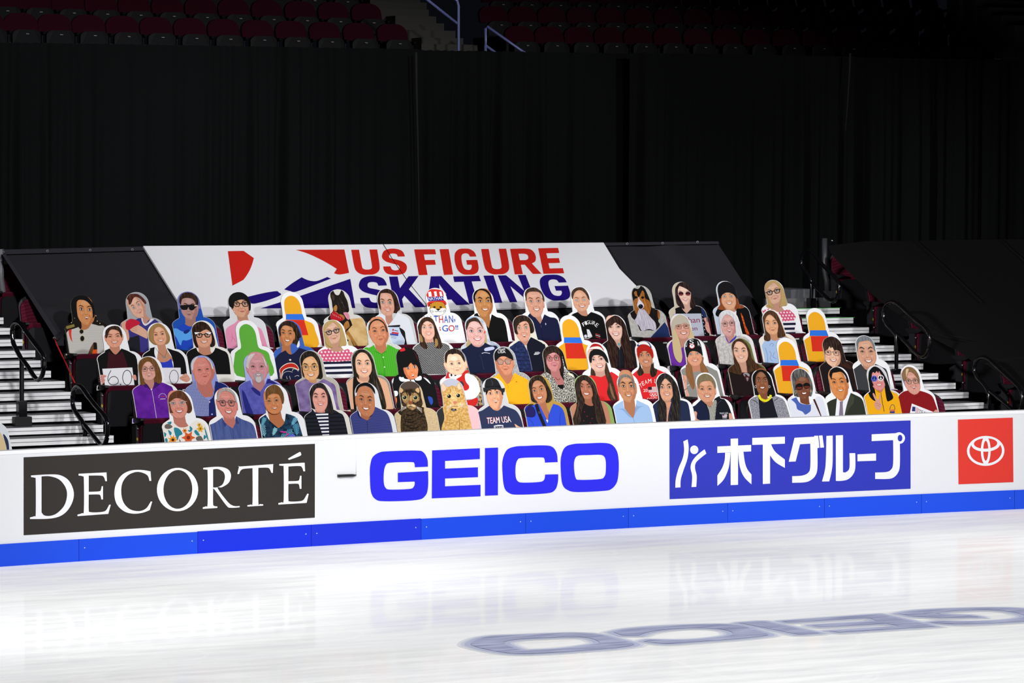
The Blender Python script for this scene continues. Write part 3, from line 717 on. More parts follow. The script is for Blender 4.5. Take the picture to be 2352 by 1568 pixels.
# ------------------------------------------------------------------ drapes
DRAPE = mat('#141516', 0.95, 0.05, k=0.62)
CY = 9.2
def drape(px0, px1, label, seed, y0=0.0):
    rnd = random.Random(seed)
    x0, x1 = atY(px0, 300, CY).x, atY(px1, 300, CY).x
    n = max(20, int((x1 - x0) * 60))
    ph = [rnd.uniform(0, 6.28) for _ in range(5)]
    mb = MB(); vs = []; nz = 14
    for i in range(n + 1):
        x = x0 + (x1 - x0) * i / n
        ztop = atY(px0 + (px1 - px0) * i / n, 97 + 0.0165 * (px0 + (px1 - px0) * i / n), CY).z + 0.004 * math.sin(x * 55 + ph[0])
        for j in range(nz + 1):
            t = j / nz; z = ztop * (1 - t) + 0.02 * t
            gather = 0.5 + 0.5 * math.sin(x * 1.7 + ph[1]); amp = (0.02 + 0.05 * gather) * (0.35 + 0.65 * min(1, t * 4))
            y = CY + y0 + amp * (math.sin(x * 11 + ph[2] + 1.4 * math.sin(x * 2.3 + ph[3]) + 0.5 * t) + 0.5 * math.sin(x * 23 + ph[4] + t) + 0.35 * math.sin(x * 41 + 2 * t))
            vs.append((x, y, z))
    mb.add(vs, [(i * (nz + 1) + j, i * (nz + 1) + j + 1, (i + 1) * (nz + 1) + j + 1, (i + 1) * (nz + 1) + j) for i in range(n) for j in range(nz)], DRAPE, True)
    o = mb.build('pleated_drape'); tag(o, label, 'drape', 'black drapes across the back')
    return o
drape(-500, 962, 'black pleated drape at the left, from the edge to the first overlap', 1)
d2 = drape(950, 1490, 'black pleated drape left of centre, behind the lettered banner', 2, 0.3)
drape(1446, 1962, 'black pleated drape right of centre, gathered most tightly', 3)
d4 = drape(1930, 2900, 'black pleated drape at the far right above the tarpaulin', 4, 0.3)

LINING = mat('#262625', 0.9, 0.05)
for d_, pts_ in ((d2, ((956, 120), (957, 200), (960, 330), (962, 430), (963, 562))), (d4, ((1953, 122), (1951, 170), (1946, 250), (1942, 300)))):
    mb = MB(); w_ = [atY(a_, b_, CY - 0.16) for a_, b_ in pts_]
    for i in range(len(w_) - 1):
        r0, r1 = 0.016 * (1 - i / len(w_)), 0.016 * (1 - (i + 1) / len(w_))
        mb.add([w_[i] - NX * r0, w_[i] + NX * r0, w_[i + 1] + NX * r1, w_[i + 1] - NX * r1], [(3, 2, 1, 0)], LINING)
    o = mb.build('turned_edge'); o.parent = d_; o['label'] = 'paler turned-back edge of the drape'

# ------------------------------------------------------------------ upper tier in the dark
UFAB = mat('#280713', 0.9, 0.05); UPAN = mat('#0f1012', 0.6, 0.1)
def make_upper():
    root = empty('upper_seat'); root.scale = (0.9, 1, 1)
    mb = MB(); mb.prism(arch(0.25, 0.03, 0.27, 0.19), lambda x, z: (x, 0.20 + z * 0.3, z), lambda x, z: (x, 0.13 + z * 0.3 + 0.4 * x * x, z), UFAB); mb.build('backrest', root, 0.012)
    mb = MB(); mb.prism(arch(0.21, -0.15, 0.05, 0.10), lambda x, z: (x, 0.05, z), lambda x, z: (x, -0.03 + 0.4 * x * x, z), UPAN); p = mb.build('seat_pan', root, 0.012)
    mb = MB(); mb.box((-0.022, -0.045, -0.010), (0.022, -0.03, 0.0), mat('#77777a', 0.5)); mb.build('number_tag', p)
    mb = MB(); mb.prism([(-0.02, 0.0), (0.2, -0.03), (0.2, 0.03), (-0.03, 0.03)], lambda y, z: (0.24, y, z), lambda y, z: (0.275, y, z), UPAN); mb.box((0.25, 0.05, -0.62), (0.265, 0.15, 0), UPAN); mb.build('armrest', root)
    return root
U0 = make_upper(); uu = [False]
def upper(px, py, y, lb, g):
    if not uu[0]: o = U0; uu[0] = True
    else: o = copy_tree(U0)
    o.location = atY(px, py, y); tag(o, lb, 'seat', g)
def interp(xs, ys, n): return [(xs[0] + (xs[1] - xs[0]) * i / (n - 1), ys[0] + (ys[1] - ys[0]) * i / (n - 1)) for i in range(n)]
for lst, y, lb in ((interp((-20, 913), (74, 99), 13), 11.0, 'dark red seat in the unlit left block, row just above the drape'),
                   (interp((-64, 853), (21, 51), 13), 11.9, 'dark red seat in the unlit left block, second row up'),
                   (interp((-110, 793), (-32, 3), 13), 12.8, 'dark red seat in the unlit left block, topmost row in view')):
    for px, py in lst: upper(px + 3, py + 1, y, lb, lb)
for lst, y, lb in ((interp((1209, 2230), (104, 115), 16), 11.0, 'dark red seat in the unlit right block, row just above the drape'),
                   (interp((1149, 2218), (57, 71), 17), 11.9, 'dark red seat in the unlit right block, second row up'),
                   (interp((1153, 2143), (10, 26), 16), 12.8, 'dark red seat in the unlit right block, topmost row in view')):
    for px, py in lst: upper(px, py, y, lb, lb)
# concrete terraces under the upper seats and the stairway between the blocks
TER = mat('#2c2c2d', 0.9, 0.1)
for k, (y, py0, py1) in enumerate(((11.0, 74, 118), (11.9, 21, 73), (12.8, -32, 28))):
    for x0p, x1p in ((-300, 935 - k * 40), (1150 + 0 * k, 2420 - 70 * k)):
        a = atY(x0p, py0 + 20, y); b_ = atY(x1p, py1 + 30, y)
        mb = MB(); mb.box((a.x, y - 0.05, a.z - 1.2), (b_.x, y + 0.85, min(a.z, b_.z) - 0.33), TER); tag(mb.build('trim_%d' % (10 + k)), kind='structure')
for name_, lb, endsx, lx in (('concrete_stairs', 'dim concrete steps between the two unlit seat blocks', [(1105, 118, 968), (1097, 103, 968), (1064, 88, 968), (1046, 71, 908), (1020, 54, 908), (1002, 38, 908), (985, 22, 850), (980, 6, 850), (965, -12, 850)], 0),
                         ('concrete_stairs', 'dim concrete steps at the top right corner', [(2440, 60, 2330), (2420, 38, 2300), (2400, 20, 2270), (2380, 4, 2240), (2360, -14, 2205)], 0)):
    rt_ = tag(empty(name_, atY(endsx[0][0], endsx[0][1], 10.8)), lb, 'stairs')
    for k, (xr, yt, xl) in enumerate(endsx):
        y = 10.8 + k * 0.3; a = atY(xl, yt, y); b_ = atY(xr, yt, y)
        mb = MB(); mb.box((a.x, y, a.z - 0.6), (b_.x, y + 0.34, b_.z), mat('#3b3a38', 0.9, 0.1)); child(mb, 'step', rt_)
BLU = mat('#6a72a8', 0.3, 0.5)
def brail(label, segs):
    mb = MB()
    for s in segs: mb.tube([atY(a, b_, 10.6) for a, b_ in s], 0.02, BLU, 8)
    tag(mb.build('stair_rail'), label, 'handrail')
brail('pale blue handrail descending the dim concrete steps', [[(960, -20), (982, 0), (1050, 54)], [(1040, -6), (1050, 2), (1053, 14), (1053, 1300)]])
brail('pale blue handrail at the left edge of the right unlit block', [[(1240, 150), (1210, 125), (1118, 60), (1115, 66), (1115, 104), (1145, 126)], [(1115, 104), (1115, 1300)]])
# ------------------------------------------------------------------ cardboard cutouts: die-cut boards with printed portraits
TH = LEAN
CEY = Vector((0, math.sin(TH), math.cos(TH))); CN = Vector((0, -math.cos(TH), math.sin(TH)))
FR = {1: (0, 540, 5.88), 2: (0, 780, 5.88), 3: (340, 640, 7.84), 4: (340, 820, 7.84), 5: (600, 640, 7.84), 6: (600, 820, 7.84), 7: (860, 640, 7.84), 8: (860, 800, 7.84),
      9: (1120, 640, 7.84), 10: (1120, 790, 7.84), 11: (1380, 640, 7.84), 12: (1380, 780, 7.84), 13: (1640, 630, 7.84), 14: (1640, 770, 7.84), 15: (1860, 760, 7.84)}
TPL = P('-34,132! -34,120! -25,118! -31,84 -33,77 -31,70 -25,65 -17,60! -19,40 -21.5,22 -19,11 -12,3.5 0,0 12,2 22,9 28.5,19 33,38 38,58! 48,60 57,65.5 63,73 66,83 73,116! 81,118! 82,132!')
def plane_at(px, py, r):
    B = atY(px, py, ROWY[r] + 0.13)
    return B
def loc2(px, py, B):
    p = hit(px, py, B, CN) - B
    return (p.x, p.dot(CEY))
_B0 = plane_at(568, rowy(4, 568), 4)
_h0 = loc2(545, 670, _B0)
TPLM = []
for v in TPL:
    a = loc2(545 + v[0], 670 + v[1], _B0); TPLM.append((a[0] - _h0[0], a[1] - _h0[1], v[2]))
PRINT = 0.00018
class Cut:
    def __init__(s, r, f, hx, hy, label, short, bgc=None, inset=0.006, edge='#f4f4f6', seat=True, sdx=None):
        s.f = FR[f]; s.r = r
        px, py = s.px((hx, hy)); s.hp = (px, py)
        sc = 1 - 0.00004 * (px - 545) + 0.02 * (4 - r)
        bx = px + 23 * sc
        s.B = plane_at(bx, rowy(r, bx), r)
        h = loc2(px, py, s.B)
        out = [(h[0] + x, h[1] + y, k) for x, y, k in TPLM]
        for i, y in ((0, -0.03), (1, 0.02), (2, 0.03), (-3, 0.03), (-2, 0.02), (-1, -0.03)): out[i] = (out[i][0], y, out[i][2])
        s.out = spline(out, 4)
        mw = Matrix.Identity(4)
        for i, c in enumerate((Vector((1, 0, 0)), CEY, CN)):
            for j in range(3): mw[j][i] = c[j]
        mw.translation = s.B
        s.root = empty('cardboard_cutout', mw=mw)
        tag(s.root, label, 'cardboard cutout', 'cardboard cutouts in the seats')
        mb = MB(); mb.prism(s.out, lambda x, y: (x, y, -0.012), lambda x, y: (x, y, 0.0), mat(edge, 0.6, 0.15), mat('#c9c2b4', 0.7, 0.2))
        mb.build('board', s.root)
        s.parts = {}; s.order = []; s.layer = 1
        cx = sum(o[0] for o in s.out) / len(s.out); cy = sum(o[1] for o in s.out) / len(s.out)
        n = len(s.out); s.ins = []
        ar = sum(s.out[i][0] * s.out[(i + 1) % n][1] - s.out[(i + 1) % n][0] * s.out[i][1] for i in range(n)); sg = 1 if ar > 0 else -1
        for i in range(n):
            a, b = s.out[i - 1], s.out[(i + 1) % n]; dx, dy = b[0] - a[0], b[1] - a[1]; l = math.hypot(dx, dy) or 1
            s.ins.append((s.out[i][0] - dy / l * inset * sg, s.out[i][1] + dx / l * inset * sg))
        s.short = short
        if bgc:
            s.raw('background', [s.ins], bgc if not isinstance(bgc, str) else mat(bgc, 0.6, 0.08), None)
        if seat:
            sx = px + (sdx if sdx is not None else 42 if seat == 'end' else 50) * sc
            place_seat(r, sx, 'maroon folding seat holding the cutout of ' + short, 'seats of the cutout rows', seat == 'end')
    def px(s, p): return (s.f[0] + p[0] / s.f[2], s.f[1] + p[1] / s.f[2])
    def fr(s, f): s.f = FR[f]; return s
    def L(s, p): return loc2(*s.px(p), s.B)
    def raw(s, part, loops, m, clip):
        V, T = fill(loops, clip)
        if part not in s.parts: s.parts[part] = MB(); s.order.append(part)
        z = s.layer * PRINT; s.layer += 1
        s.parts[part].add([(x, y, z) for x, y in V], T, m)
    def m(s, c): return mat(c, 0.6, 0.08) if isinstance(c, str) else c
    def p(s, part, c, pts, smooth=True, clip=True, n=4):
        """printed area: pixel polygon(s) in the current frame"""
        lps = []
        for q_ in (pts if isinstance(pts, list) and not isinstance(pts[0][0], (int, float)) else [pts]):
            q_ = P(q_) if isinstance(q_, str) else q_
            q_ = spline(q_, n) if smooth else q_
            lps.append([s.L(v) for v in q_])
        s.raw(part, lps, s.m(c), s.ins if clip else None)
        return s
    def e(s, part, c, cx, cy, rx, ry, rot=0, clip=False, n=16):
        s.raw(part, [[s.L(v) for v in ell(cx, cy, rx, ry, rot, n)]], s.m(c), s.ins if clip else None); return s
    def ring(s, part, c, cx, cy, rx, ry, w, rot=0, n=20):
        s.raw(part, [[s.L(v) for v in ell(cx, cy, rx, ry, rot, n)], [s.L(v) for v in ell(cx, cy, rx - w, ry - w, rot, n)]], s.m(c), None); return s
    def st(s, part, c, pts, w, taper=False, clip=False):
        q_ = P(pts) if isinstance(pts, str) else pts
        q_ = spline([(a[0], a[1], 0) for a in q_], 4, closed=False) if len(q_) > 2 else q_
        s.raw(part, [[s.L(v) for v in stroke(q_, w, taper)]], s.m(c), s.ins if clip else None); return s
    def text(s, part, c, txt, quad):
        vs, ts = text_tris(txt); q_ = [v[:2] for v in P(quad)]
        if part not in s.parts: s.parts[part] = MB(); s.order.append(part)
        z = s.layer * PRINT; s.layer += 1
        w = [s.L(quad_map(q_, *v)) for v in vs]
        ok = [t for t in ts if inside(((w[t[0]][0] + w[t[1]][0] + w[t[2]][0]) / 3, (w[t[0]][1] + w[t[1]][1] + w[t[2]][1]) / 3), s.ins)]
        s.parts[part].add([(x, y, z) for x, y in w], ok, s.m(c)); return s
    # ---- faces
    def F(s, l, r, m, c, skin, w=1.0, top=-1.55, neck=(0.62, 1.0), nl=1.0):
        s.E = ((l[0] + r[0]) / 2, (l[1] + r[1]) / 2)
        s.U = ((r[0] - l[0]) / 2, (r[1] - l[1]) / 2); s.V = (m[0] - s.E[0], m[1] - s.E[1])
        d = s.U[0] * s.V[1] - s.U[1] * s.V[0]; x, y = c[0] - s.E[0], c[1] - s.E[1]
        s.ac = (x * s.V[1] - y * s.V[0]) / d; s.bc = (s.U[0] * y - s.U[1] * x) / d
        s.skin = skin; s.w = w * 2.12; s.top = top
        dk = shade(skin, 0.22, '#5a1c10')
        n0, n1 = neck[0] * s.w, neck[1] * s.w
        b0 = s.bc * 0.62; b1 = s.bc + 1.25 * nl
        s.p('skin', dk, [s.g(s.ac * .7 - n0, b0), s.g(s.ac + n0, b0), s.g(s.ac + n0 * 0.98, s.bc + .35 * nl), s.g(s.ac + n1, b1), s.g(s.ac - n1, b1), s.g(s.ac - n0 * 0.98, s.bc + .35 * nl)], smooth=False)
        return s
    def g(s, a, b): return (s.E[0] + a * s.U[0] + b * s.V[0], s.E[1] + a * s.U[1] + b * s.V[1])
    def gl(s, pts): return [s.g(*q_) + (0,) for q_ in pts]
    def D(s, mouth='smile', brow='#2a1a14', iris='#2a1c16', ears='', sh=None, sq=1.0, lip='#b4524e', bw=1.0, beard=None, eyes=True, age=0, light=0.12):
        w, bc, ac, t = s.w, s.bc, s.ac, s.top
        sk = s.skin; dk = shade(sk, 0.24, '#6a2010'); dk2 = shade(sk, 0.45, '#4a1810'); lt = shade(sk, light, '#fff0e0'); pk = shade(sk, 0.14, '#d8584a')
        fs = 'face'
        for c in ears:
            sg = -1 if c == 'L' else 1
            s.p(fs, dk, s.gl([(sg * w * 0.93, -.25), (sg * w * 1.10, -.30), (sg * w * 1.15, .15), (sg * w * 1.05, .75), (sg * w * .9, .7)]), clip=False)
            s.p(fs, sk, s.gl([(sg * w * 0.95, -.15), (sg * w * 1.08, -.2), (sg * w * 1.10, .15), (sg * w * 1.02, .55), (sg * w * .9, .5)]), clip=False)
        def oval(k, t0, kb=1.0):
            R = [(.45, t0 * .96), (.78, t0 * .74), (.94, t0 * .38), (.995, 0.05), (.97, .42 * bc * kb), (.86, .63 * bc * kb), (.66, .82 * bc * kb), (.40, .95 * bc * kb), (.17, bc * kb)]
            o = [(0, t0)] + [(x * w * k, y) for x, y in R] + [(-x * w * k, y) for x, y in R[::-1]]
            return [s.g(x + ac * max(0, y) / bc, y) + (0,) for x, y in o]
        s.p(fs, shade(sk, .13, '#6a2010'), oval(1, t), clip=False)
        s.p(fs, pat('noise', sk, shade(sk, .13, '#b0503c'), 26, thr=.56), oval(.91, t * .96, .965), clip=False)
        if sh:
            sg = -1 if sh == 'L' else 1
            s.p(fs, dk, s.gl([(sg * w * .5, t * .9), (sg * w * .93, t * .4), (sg * w * .99, .05), (sg * w * .95, .4 * bc), (sg * w * .72 + ac * .7, .78 * bc), (sg * w * .2 + ac, bc * .98), (sg * w * .35 + ac * .5, .75 * bc), (sg * w * .62, .4 * bc), (sg * w * .70, 0), (sg * w * .66, t * .5)]), clip=False)
        mid = shade(sk, 0.12, '#6a2010'); lip = shade(sk, 0.6, lip)
        if brow: brow = shade(brow, 0.18, sk)
        uw = abs(s.U[0])
        s.p(fs, lt, s.gl([(-1.0, -.62), (-.6, -.82 + t * .12), (0, -.88 + t * .14), (.6, -.82 + t * .12), (1.0, -.62), (.5, -.55), (0, -.5), (-.5, -.55)]), clip=False)
        for sg in (-1, 1):
            s.p(fs, pk, s.gl([(sg * .72, .5), (sg * 1.2, .34), (sg * 1.6, .5), (sg * 1.35, .86), (sg * .9, .85)]), clip=False)
            s.p(fs, lt, s.gl([(sg * .85, .42), (sg * 1.2, .36), (sg * 1.3, .5), (sg * 1.0, .6)]), clip=False)
            s.p(fs, mid, s.gl([(sg * .42, -.18), (sg * .95, -.28), (sg * 1.5, -.16), (sg * 1.5, .16), (sg * 1.0, .24), (sg * .5, .18)]), clip=False)
        # nose
        s.p(fs, mid, s.gl([(-.18, -.15), (-.30, .35), (-.42, .5), (-.3, .61), (0, .65), (.3, .61), (.42, .5), (.32, .35), (.2, -.15)]), clip=False)
        s.p(fs, sk, s.gl([(-.12, -.25), (-.2, .3), (-.3, .46), (0, .57), (.32, .47), (.22, .3), (.14, -.25)]), clip=False)
        s.p(fs, lt, s.gl([(-.04, -.1), (-.1, .38), (.02, .5), (.13, .38), (.06, -.1)]), clip=False)
        s.st(fs, dk, s.gl([(-.36, .54), (-.16, .6), (0, .62), (.16, .6), (.36, .54)]), uw * .09, True)
        for sg in (-1, 1): s.p(fs, dk2, s.gl([(sg * .1, .595), (sg * .22, .56), (sg * .28, .59), (sg * .16, .62)]), clip=False)
        # brows, eyes
        for sg in (-1, 1):
            if brow:
                s.p(fs, brow, s.gl([(sg * .45, -.33), (sg * .9, -.43 - .035 * bw), (sg * 1.3, -.44 - .03 * bw), (sg * 1.68, -.28), (sg * 1.3, -.385 + .015 * bw), (sg * .9, -.37 + .015 * bw), (sg * .5, -.27 + .02 * bw)]), clip=False)
            if eyes:
                h = .108 * sq
                s.p(fs, shade(iris, .15, sk), s.gl([(sg * .54, .05), (sg * .80, -h - .03), (sg * 1.15, -h - .05), (sg * 1.5, -.0), (sg * 1.2, h), (sg * .8, h)]), clip=False)
                if sq > .7:
                    s.p(fs, '#d6cac2', s.gl([(sg * .60, .05), (sg * .8, -h + .04), (sg * 1.15, -h + .03), (sg * 1.42, .01), (sg * 1.15, h - .02), (sg * .8, h - .03)]), clip=False)
                    s.p(fs, iris, s.gl([(sg * 1.0 - .19, .0), (sg * 1.0, -h), (sg * 1.0 + .19, 0), (sg * 1.0, h)]), clip=False)
                else:
                    for z_ in (.76, 1.24): s.p(fs, '#b8aaa4', s.gl([(sg * z_ - .1, .02), (sg * z_, -h * .5), (sg * z_ + .1, .02), (sg * z_, h * .6)]), clip=False)
        if age:
            for sg in (-1, 1): s.st(fs, dk, s.gl([(sg * .6, .28), (sg * 1.0, .34), (sg * 1.4, .25)]), uw * .06, True)
            for yy in (-.85, -1.02): s.st(fs, mid, s.gl([(-.8, yy + .03), (0, yy), (.8, yy + .03)]), uw * .08, True)
        # mouth
        if beard:
            s.p(fs, beard, s.gl([(-.75, .76), (0, .70), (.75, .76), (1.2, 1.02), (1.0 + ac * .6, bc * .82), (.5 + ac, bc * 1.04), (0 + ac, bc * 1.10), (-.5 + ac, bc * 1.04), (-1.0 + ac * .6, bc * .82), (-1.2, 1.02)]), clip=False)
            s.p(fs, shade(beard, .35, '#ffffff'), s.gl([(-.5, 1.22), (.5, 1.22), (.6 + ac, bc * .95), (ac, bc * 1.06), (-.6 + ac, bc * .95)]), clip=False)
        else:
            for sg in (-1, 1): s.st(fs, dk, s.gl([(sg * .5, .58), (sg * .82, .78), (sg * .93, 1.02)]), uw * .085, True)
        if mouth in ('smile', 'big', 'open'):
            k = {'smile': .92, 'big': 1.1, 'open': 0.62}[mouth]; d = {'smile': 0.19, 'big': 0.25, 'open': 0.25}[mouth]
            s.p(fs, lip, s.gl([(-.76 * k, .88), (-.35 * k, .865), (0, .885), (.35 * k, .865), (.76 * k, .88), (.52 * k, .90 + d * .72), (.2 * k, .93 + d), (-.2 * k, .93 + d), (-.52 * k, .90 + d * .72)]), clip=False)
            s.p(fs, '#6a2a26', s.gl([(-.66 * k, .905), (0, .925), (.66 * k, .905), (.42 * k, .90 + d * .66), (0, .91 + d * .86), (-.42 * k, .90 + d * .66)]), clip=False)
            s.p(fs, '#f4ede6', s.gl([(-.58 * k, .912), (0, .93), (.58 * k, .912), (.40 * k, .90 + d * .55), (0, .91 + d * (.74 if mouth != 'open' else .4)), (-.40 * k, .90 + d * .55)]), clip=False)
        else:
            s.p(fs, lip, s.gl([(-.58, .95), (-.2, .90), (0, .92), (.2, .90), (.58, .94), (.25, 1.08), (-.2, 1.08)]), clip=False)
            s.st(fs, shade(lip, .5), s.gl([(-.62, .945), (-.2, .985), (.2, .985), (.62, .93)]), uw * .055, True)
        if not beard:
            s.st(fs, mid, s.gl([(-.3 + ac * .6, bc * .5 + .64), (0 + ac * .6, bc * .5 + .67), (.3 + ac * .6, bc * .5 + .64)]), uw * .12, True)
            s.p(fs, lt, s.gl([(-.25 + ac * .9, bc * .84), (.2 + ac * .9, bc * .84), (.12 + ac, bc * .92), (-.15 + ac, bc * .92)]), clip=False)
        return s
    def G(s, kind, c='#151515', lens=None, k=1.0, w=None, dy=0.0):
        """printed spectacles"""
        uw = abs(s.U[0]); w = w or uw * .14
        for sg in (-1, 1):
            if kind == 'round': sh = [(sg * 1.0 + .78 * k * math.cos(a), .08 + dy + .40 * k * math.sin(a)) for a in [2 * math.pi * i / 14 for i in range(14)]]
            else: sh = [(sg * .28, -.18 + dy), (sg * .9, -.25 * k + dy), (sg * 1.7 * k, -.2 * k + dy), (sg * 1.74 * k, .05 + dy), (sg * 1.5 * k, .34 * k + dy), (sg * .8, .38 * k + dy), (sg * .38, .24 * k + dy)]
            o = s.gl(sh)
            if lens: s.p('glasses', lens, o, clip=False)
            q_ = spline(o, 3); cx = sum(v[0] for v in q_) / len(q_); cy = sum(v[1] for v in q_) / len(q_)
            inn = [(cx + (v[0] - cx) * (1 - w / (uw * .78 * k)), cy + (v[1] - cy) * (1 - w / (uw * .55 * k))) for v in q_]
            s.raw('glasses', [[s.L(v) for v in q_], [s.L(v) for v in inn]], s.m(c), None)
            s.st('glasses', c, s.gl([(sg * 1.7 * k, -.08 + dy), (sg * s.w * .99, -.14 + dy)]), w)
        s.st('glasses', c, s.gl([(-.30, -.02 + dy), (0, -.08 + dy), (.30, -.02 + dy)]), w)
        return s
    def done(s):
        for n_ in s.order:
            s.parts[n_].build({'face': 'printed_face', 'hair': 'printed_hair', 'skin': 'printed_skin', 'top': 'printed_clothing', 'glasses': 'printed_glasses', 'hat': 'printed_hat'}.get(n_, 'printed_' + n_), s.root)
        return s
HAIRBLK = '#0d0b0b'
BLK = '#0b0a0c'
def sk(c): return c
# ================= back row
c = Cut(4, 1, 1090, 806, 'cardboard cutout of a man in a pale ribbed sweater, sunglasses hung at his collar', 'the man in a pale ribbed sweater', '#17110c', 0.003, '#2a2622', seat='end')
for x, y in ((1295, 1088), (1010, 1117), (1312, 1160), (965, 1180), (1350, 1190), (1240, 1178)): c.e('background', '#f3e6c0', x, y, 6, 6)
c.p('background', '#8a7a3a', '890,1230! 1000,1200! 1010,1235! 900,1270!')
c.p('hair', HAIRBLK, '960,900 1000,840 1080,812 1160,825 1225,885 1265,970 1280,1070 1265,1130 1200,1130 1030,1130 985,1060')
c.F((1098, 1000), (1210, 1008), (1168, 1118), (1172, 1215), '#d9945e', 1.0, nl=.8)
c.p('top', pat('stripes', '#d6d2cd', '#bdb8b2', 95, thr=.55), '1060,1240! 1000,1262 920,1290 885,1350 875,1420 890,1620! 1420,1620! 1420,1260 1330,1222 1232,1195! 1190,1258 1130,1280 1085,1272')
c.p('top', '#e23a2e', '925,1282! 968,1266! 962,1340 978,1445! 950,1400 932,1340')
c.D('open', sq=1.2, sh='R', lip='#b4605a')
c.p('hair', HAIRBLK, '1075,818 1160,826 1225,885 1262,965 1275,1070 1252,1120 1246,1020 1222,950 1160,890 1100,873 1050,882 1025,935 1012,1050 985,1062 958,930 1000,845')
for x, y, rx, ry in ((1098, 1303, 26, 28), (1108, 1397, 27, 36)): c.e('sunglasses', '#c9b888', x, y, rx + 4, ry + 4); c.e('sunglasses', '#171310', x, y, rx, ry)
c.p('bottle', '#6a452c', '1180,1620! 1215,1530 1250,1470 1262,1450! 1300,1455 1310,1540! 1255,1560 1235,1620!'); c.p('bottle', '#16120f', '1258,1452! 1305,1460! 1308,1545! 1262,1550!'); c.p('bottle', '#e2571c', '1255,1548! 1308,1545! 1312,1620! 1235,1620!')
c.done()
c = Cut(4, 1, 1830, 768, 'cardboard cutout of a man in a purple jersey with tilted head and folded arms', 'the man in a purple jersey', '#a9abb0', 0.003, '#dcdcde')
c.F((1805, 982), (1872, 940), (1893, 1045), (1928, 1108), '#e6b49c', 1.15, nl=.9)
c.p('top', '#3b3683', '1905,1110! 1850,1130 1780,1170 1650,1150 1615,1230 1640,1620! 2010,1620! 2010,1260 2160,1190! 2080,1130 2000,1150! 1975,1195 1945,1215 1915,1165')
c.p('top', '#e6e4e8', '1905,1112! 1925,1185 1960,1222 2005,1200 2085,1135! 2040,1128! 1990,1185 1958,1195 1935,1170 1925,1120!')
c.p('top', '#1c1c26', '1690,1400! 1880,1350! 1900,1620! 1700,1620!')
c.p('arms', '#dba58c', '1640,1190 1700,1152 1732,1290 1745,1400 1700,1440 1660,1320'); c.p('arms', '#e3b096', '1745,1195 1830,1190 1990,1300 1985,1400! 1850,1335 1760,1285')
for k in range(4): c.st('arms', '#b57a64', [(1760 + k * 5, 1215 + k * 22), (1850, 1222 + k * 24)], 4)
c.p('bundle', '#c8203a', '1700,1180 1760,1130 1850,1150 1890,1195 1800,1240 1740,1280 1700,1260')
c.D('closed', brow='#6a3a2c', iris='#6a7a88', ears='R', sh='R', sq=.9, lip='#c8685e')
c.p('hair', hairmat('#4c1f1a'), '1702,850 1725,805 1790,793 1860,800 1925,845 1972,905 1962,930 1930,900 1895,860 1835,832 1795,860 1765,930 1738,935 1730,880')
c.done()
c = Cut(4, 3, 700, 228, 'cardboard cutout of a man in dark sunglasses and blue shirt on a blue background', 'the man in dark sunglasses and blue shirt', '#6c72b4', 0.003, '#c8ccd8')
c.p('background', '#1d50b0', '300,550! 1300,530! 1300,1300! 300,1300!')
c.F((672, 505), (800, 512), (738, 645), (765, 735), '#b88f88', 1.12, nl=1.2)
c.p('top', '#1d46bc', '430,930 520,880 640,812 720,850 800,855 900,830 1150,880 1225,980 1260,1260! 470,1260!')
c.p('top', '#58a4ee', '438,935 500,890 620,950 700,920 790,930 800,1060 700,1110 620,1110 585,1200 520,1080')
c.p('top', '#152a7c', '640,950 700,915 760,925 700,985 650,985')
c.D('closed', sh='R', brow='#2a1a16', lip='#8a4a44', ears='R')
c.p('hair', hairmat('#2a1712'), '560,400 572,330 620,268 710,248 800,270 880,335 902,420 888,490 862,480 845,420 790,362 690,345 610,372 590,465 570,440')
c.p('glasses', '#0e0d10', '572,482! 700,470 830,470 880,482! 872,505 835,540 800,570 745,560 722,510 695,560 610,556 582,520'); c.p('glasses', '#e8cfae', '830,478! 885,475! 885,495! 835,500!')
c.done()
c = Cut(4, 3, 1610, 237, 'cardboard cutout of a woman in a pink shirt with black helmet-like hair and glasses', 'the woman in a pink shirt', '#d9d9dc', 0.004)
c.p('hair', HAIRBLK, '1445,420 1455,330 1520,262 1620,240 1730,265 1810,340 1845,430 1842,560 1805,580 1540,560 1500,520 1465,490')
c.F((1592, 458), (1742, 455), (1697, 590), (1700, 698), '#d6a283', 1.0)
c.p('top', '#e291b0', '1400,920 1450,860 1560,800 1618,738! 1680,770 1760,775 1815,735! 1900,830 2000,880 2060,950 2160,1250! 1375,1250! 1390,1000')
for s_ in ('1500,960 1520,1060 1480,1160', '1950,930 2000,1030 2060,1150', '1490,1040 1560,1090 1570,1150'): c.st('top', '#c8708f', s_, 10, True)
c.D('closed', sh='R', sq=.8, lip='#b8525a', age=1)
c.p('hair', HAIRBLK, '1445,420 1455,330 1520,262 1620,240 1730,265 1810,340 1845,430 1842,560 1815,575 1805,470 1765,400 1690,375 1600,395 1550,430 1535,530 1500,515 1465,490')
c.G('rect', '#121214', w=11); c.e('glasses', '#f4f4f4', 1545, 595, 7, 7); c.e('glasses', '#f4f4f4', 1830, 585, 7, 7)
c.done()
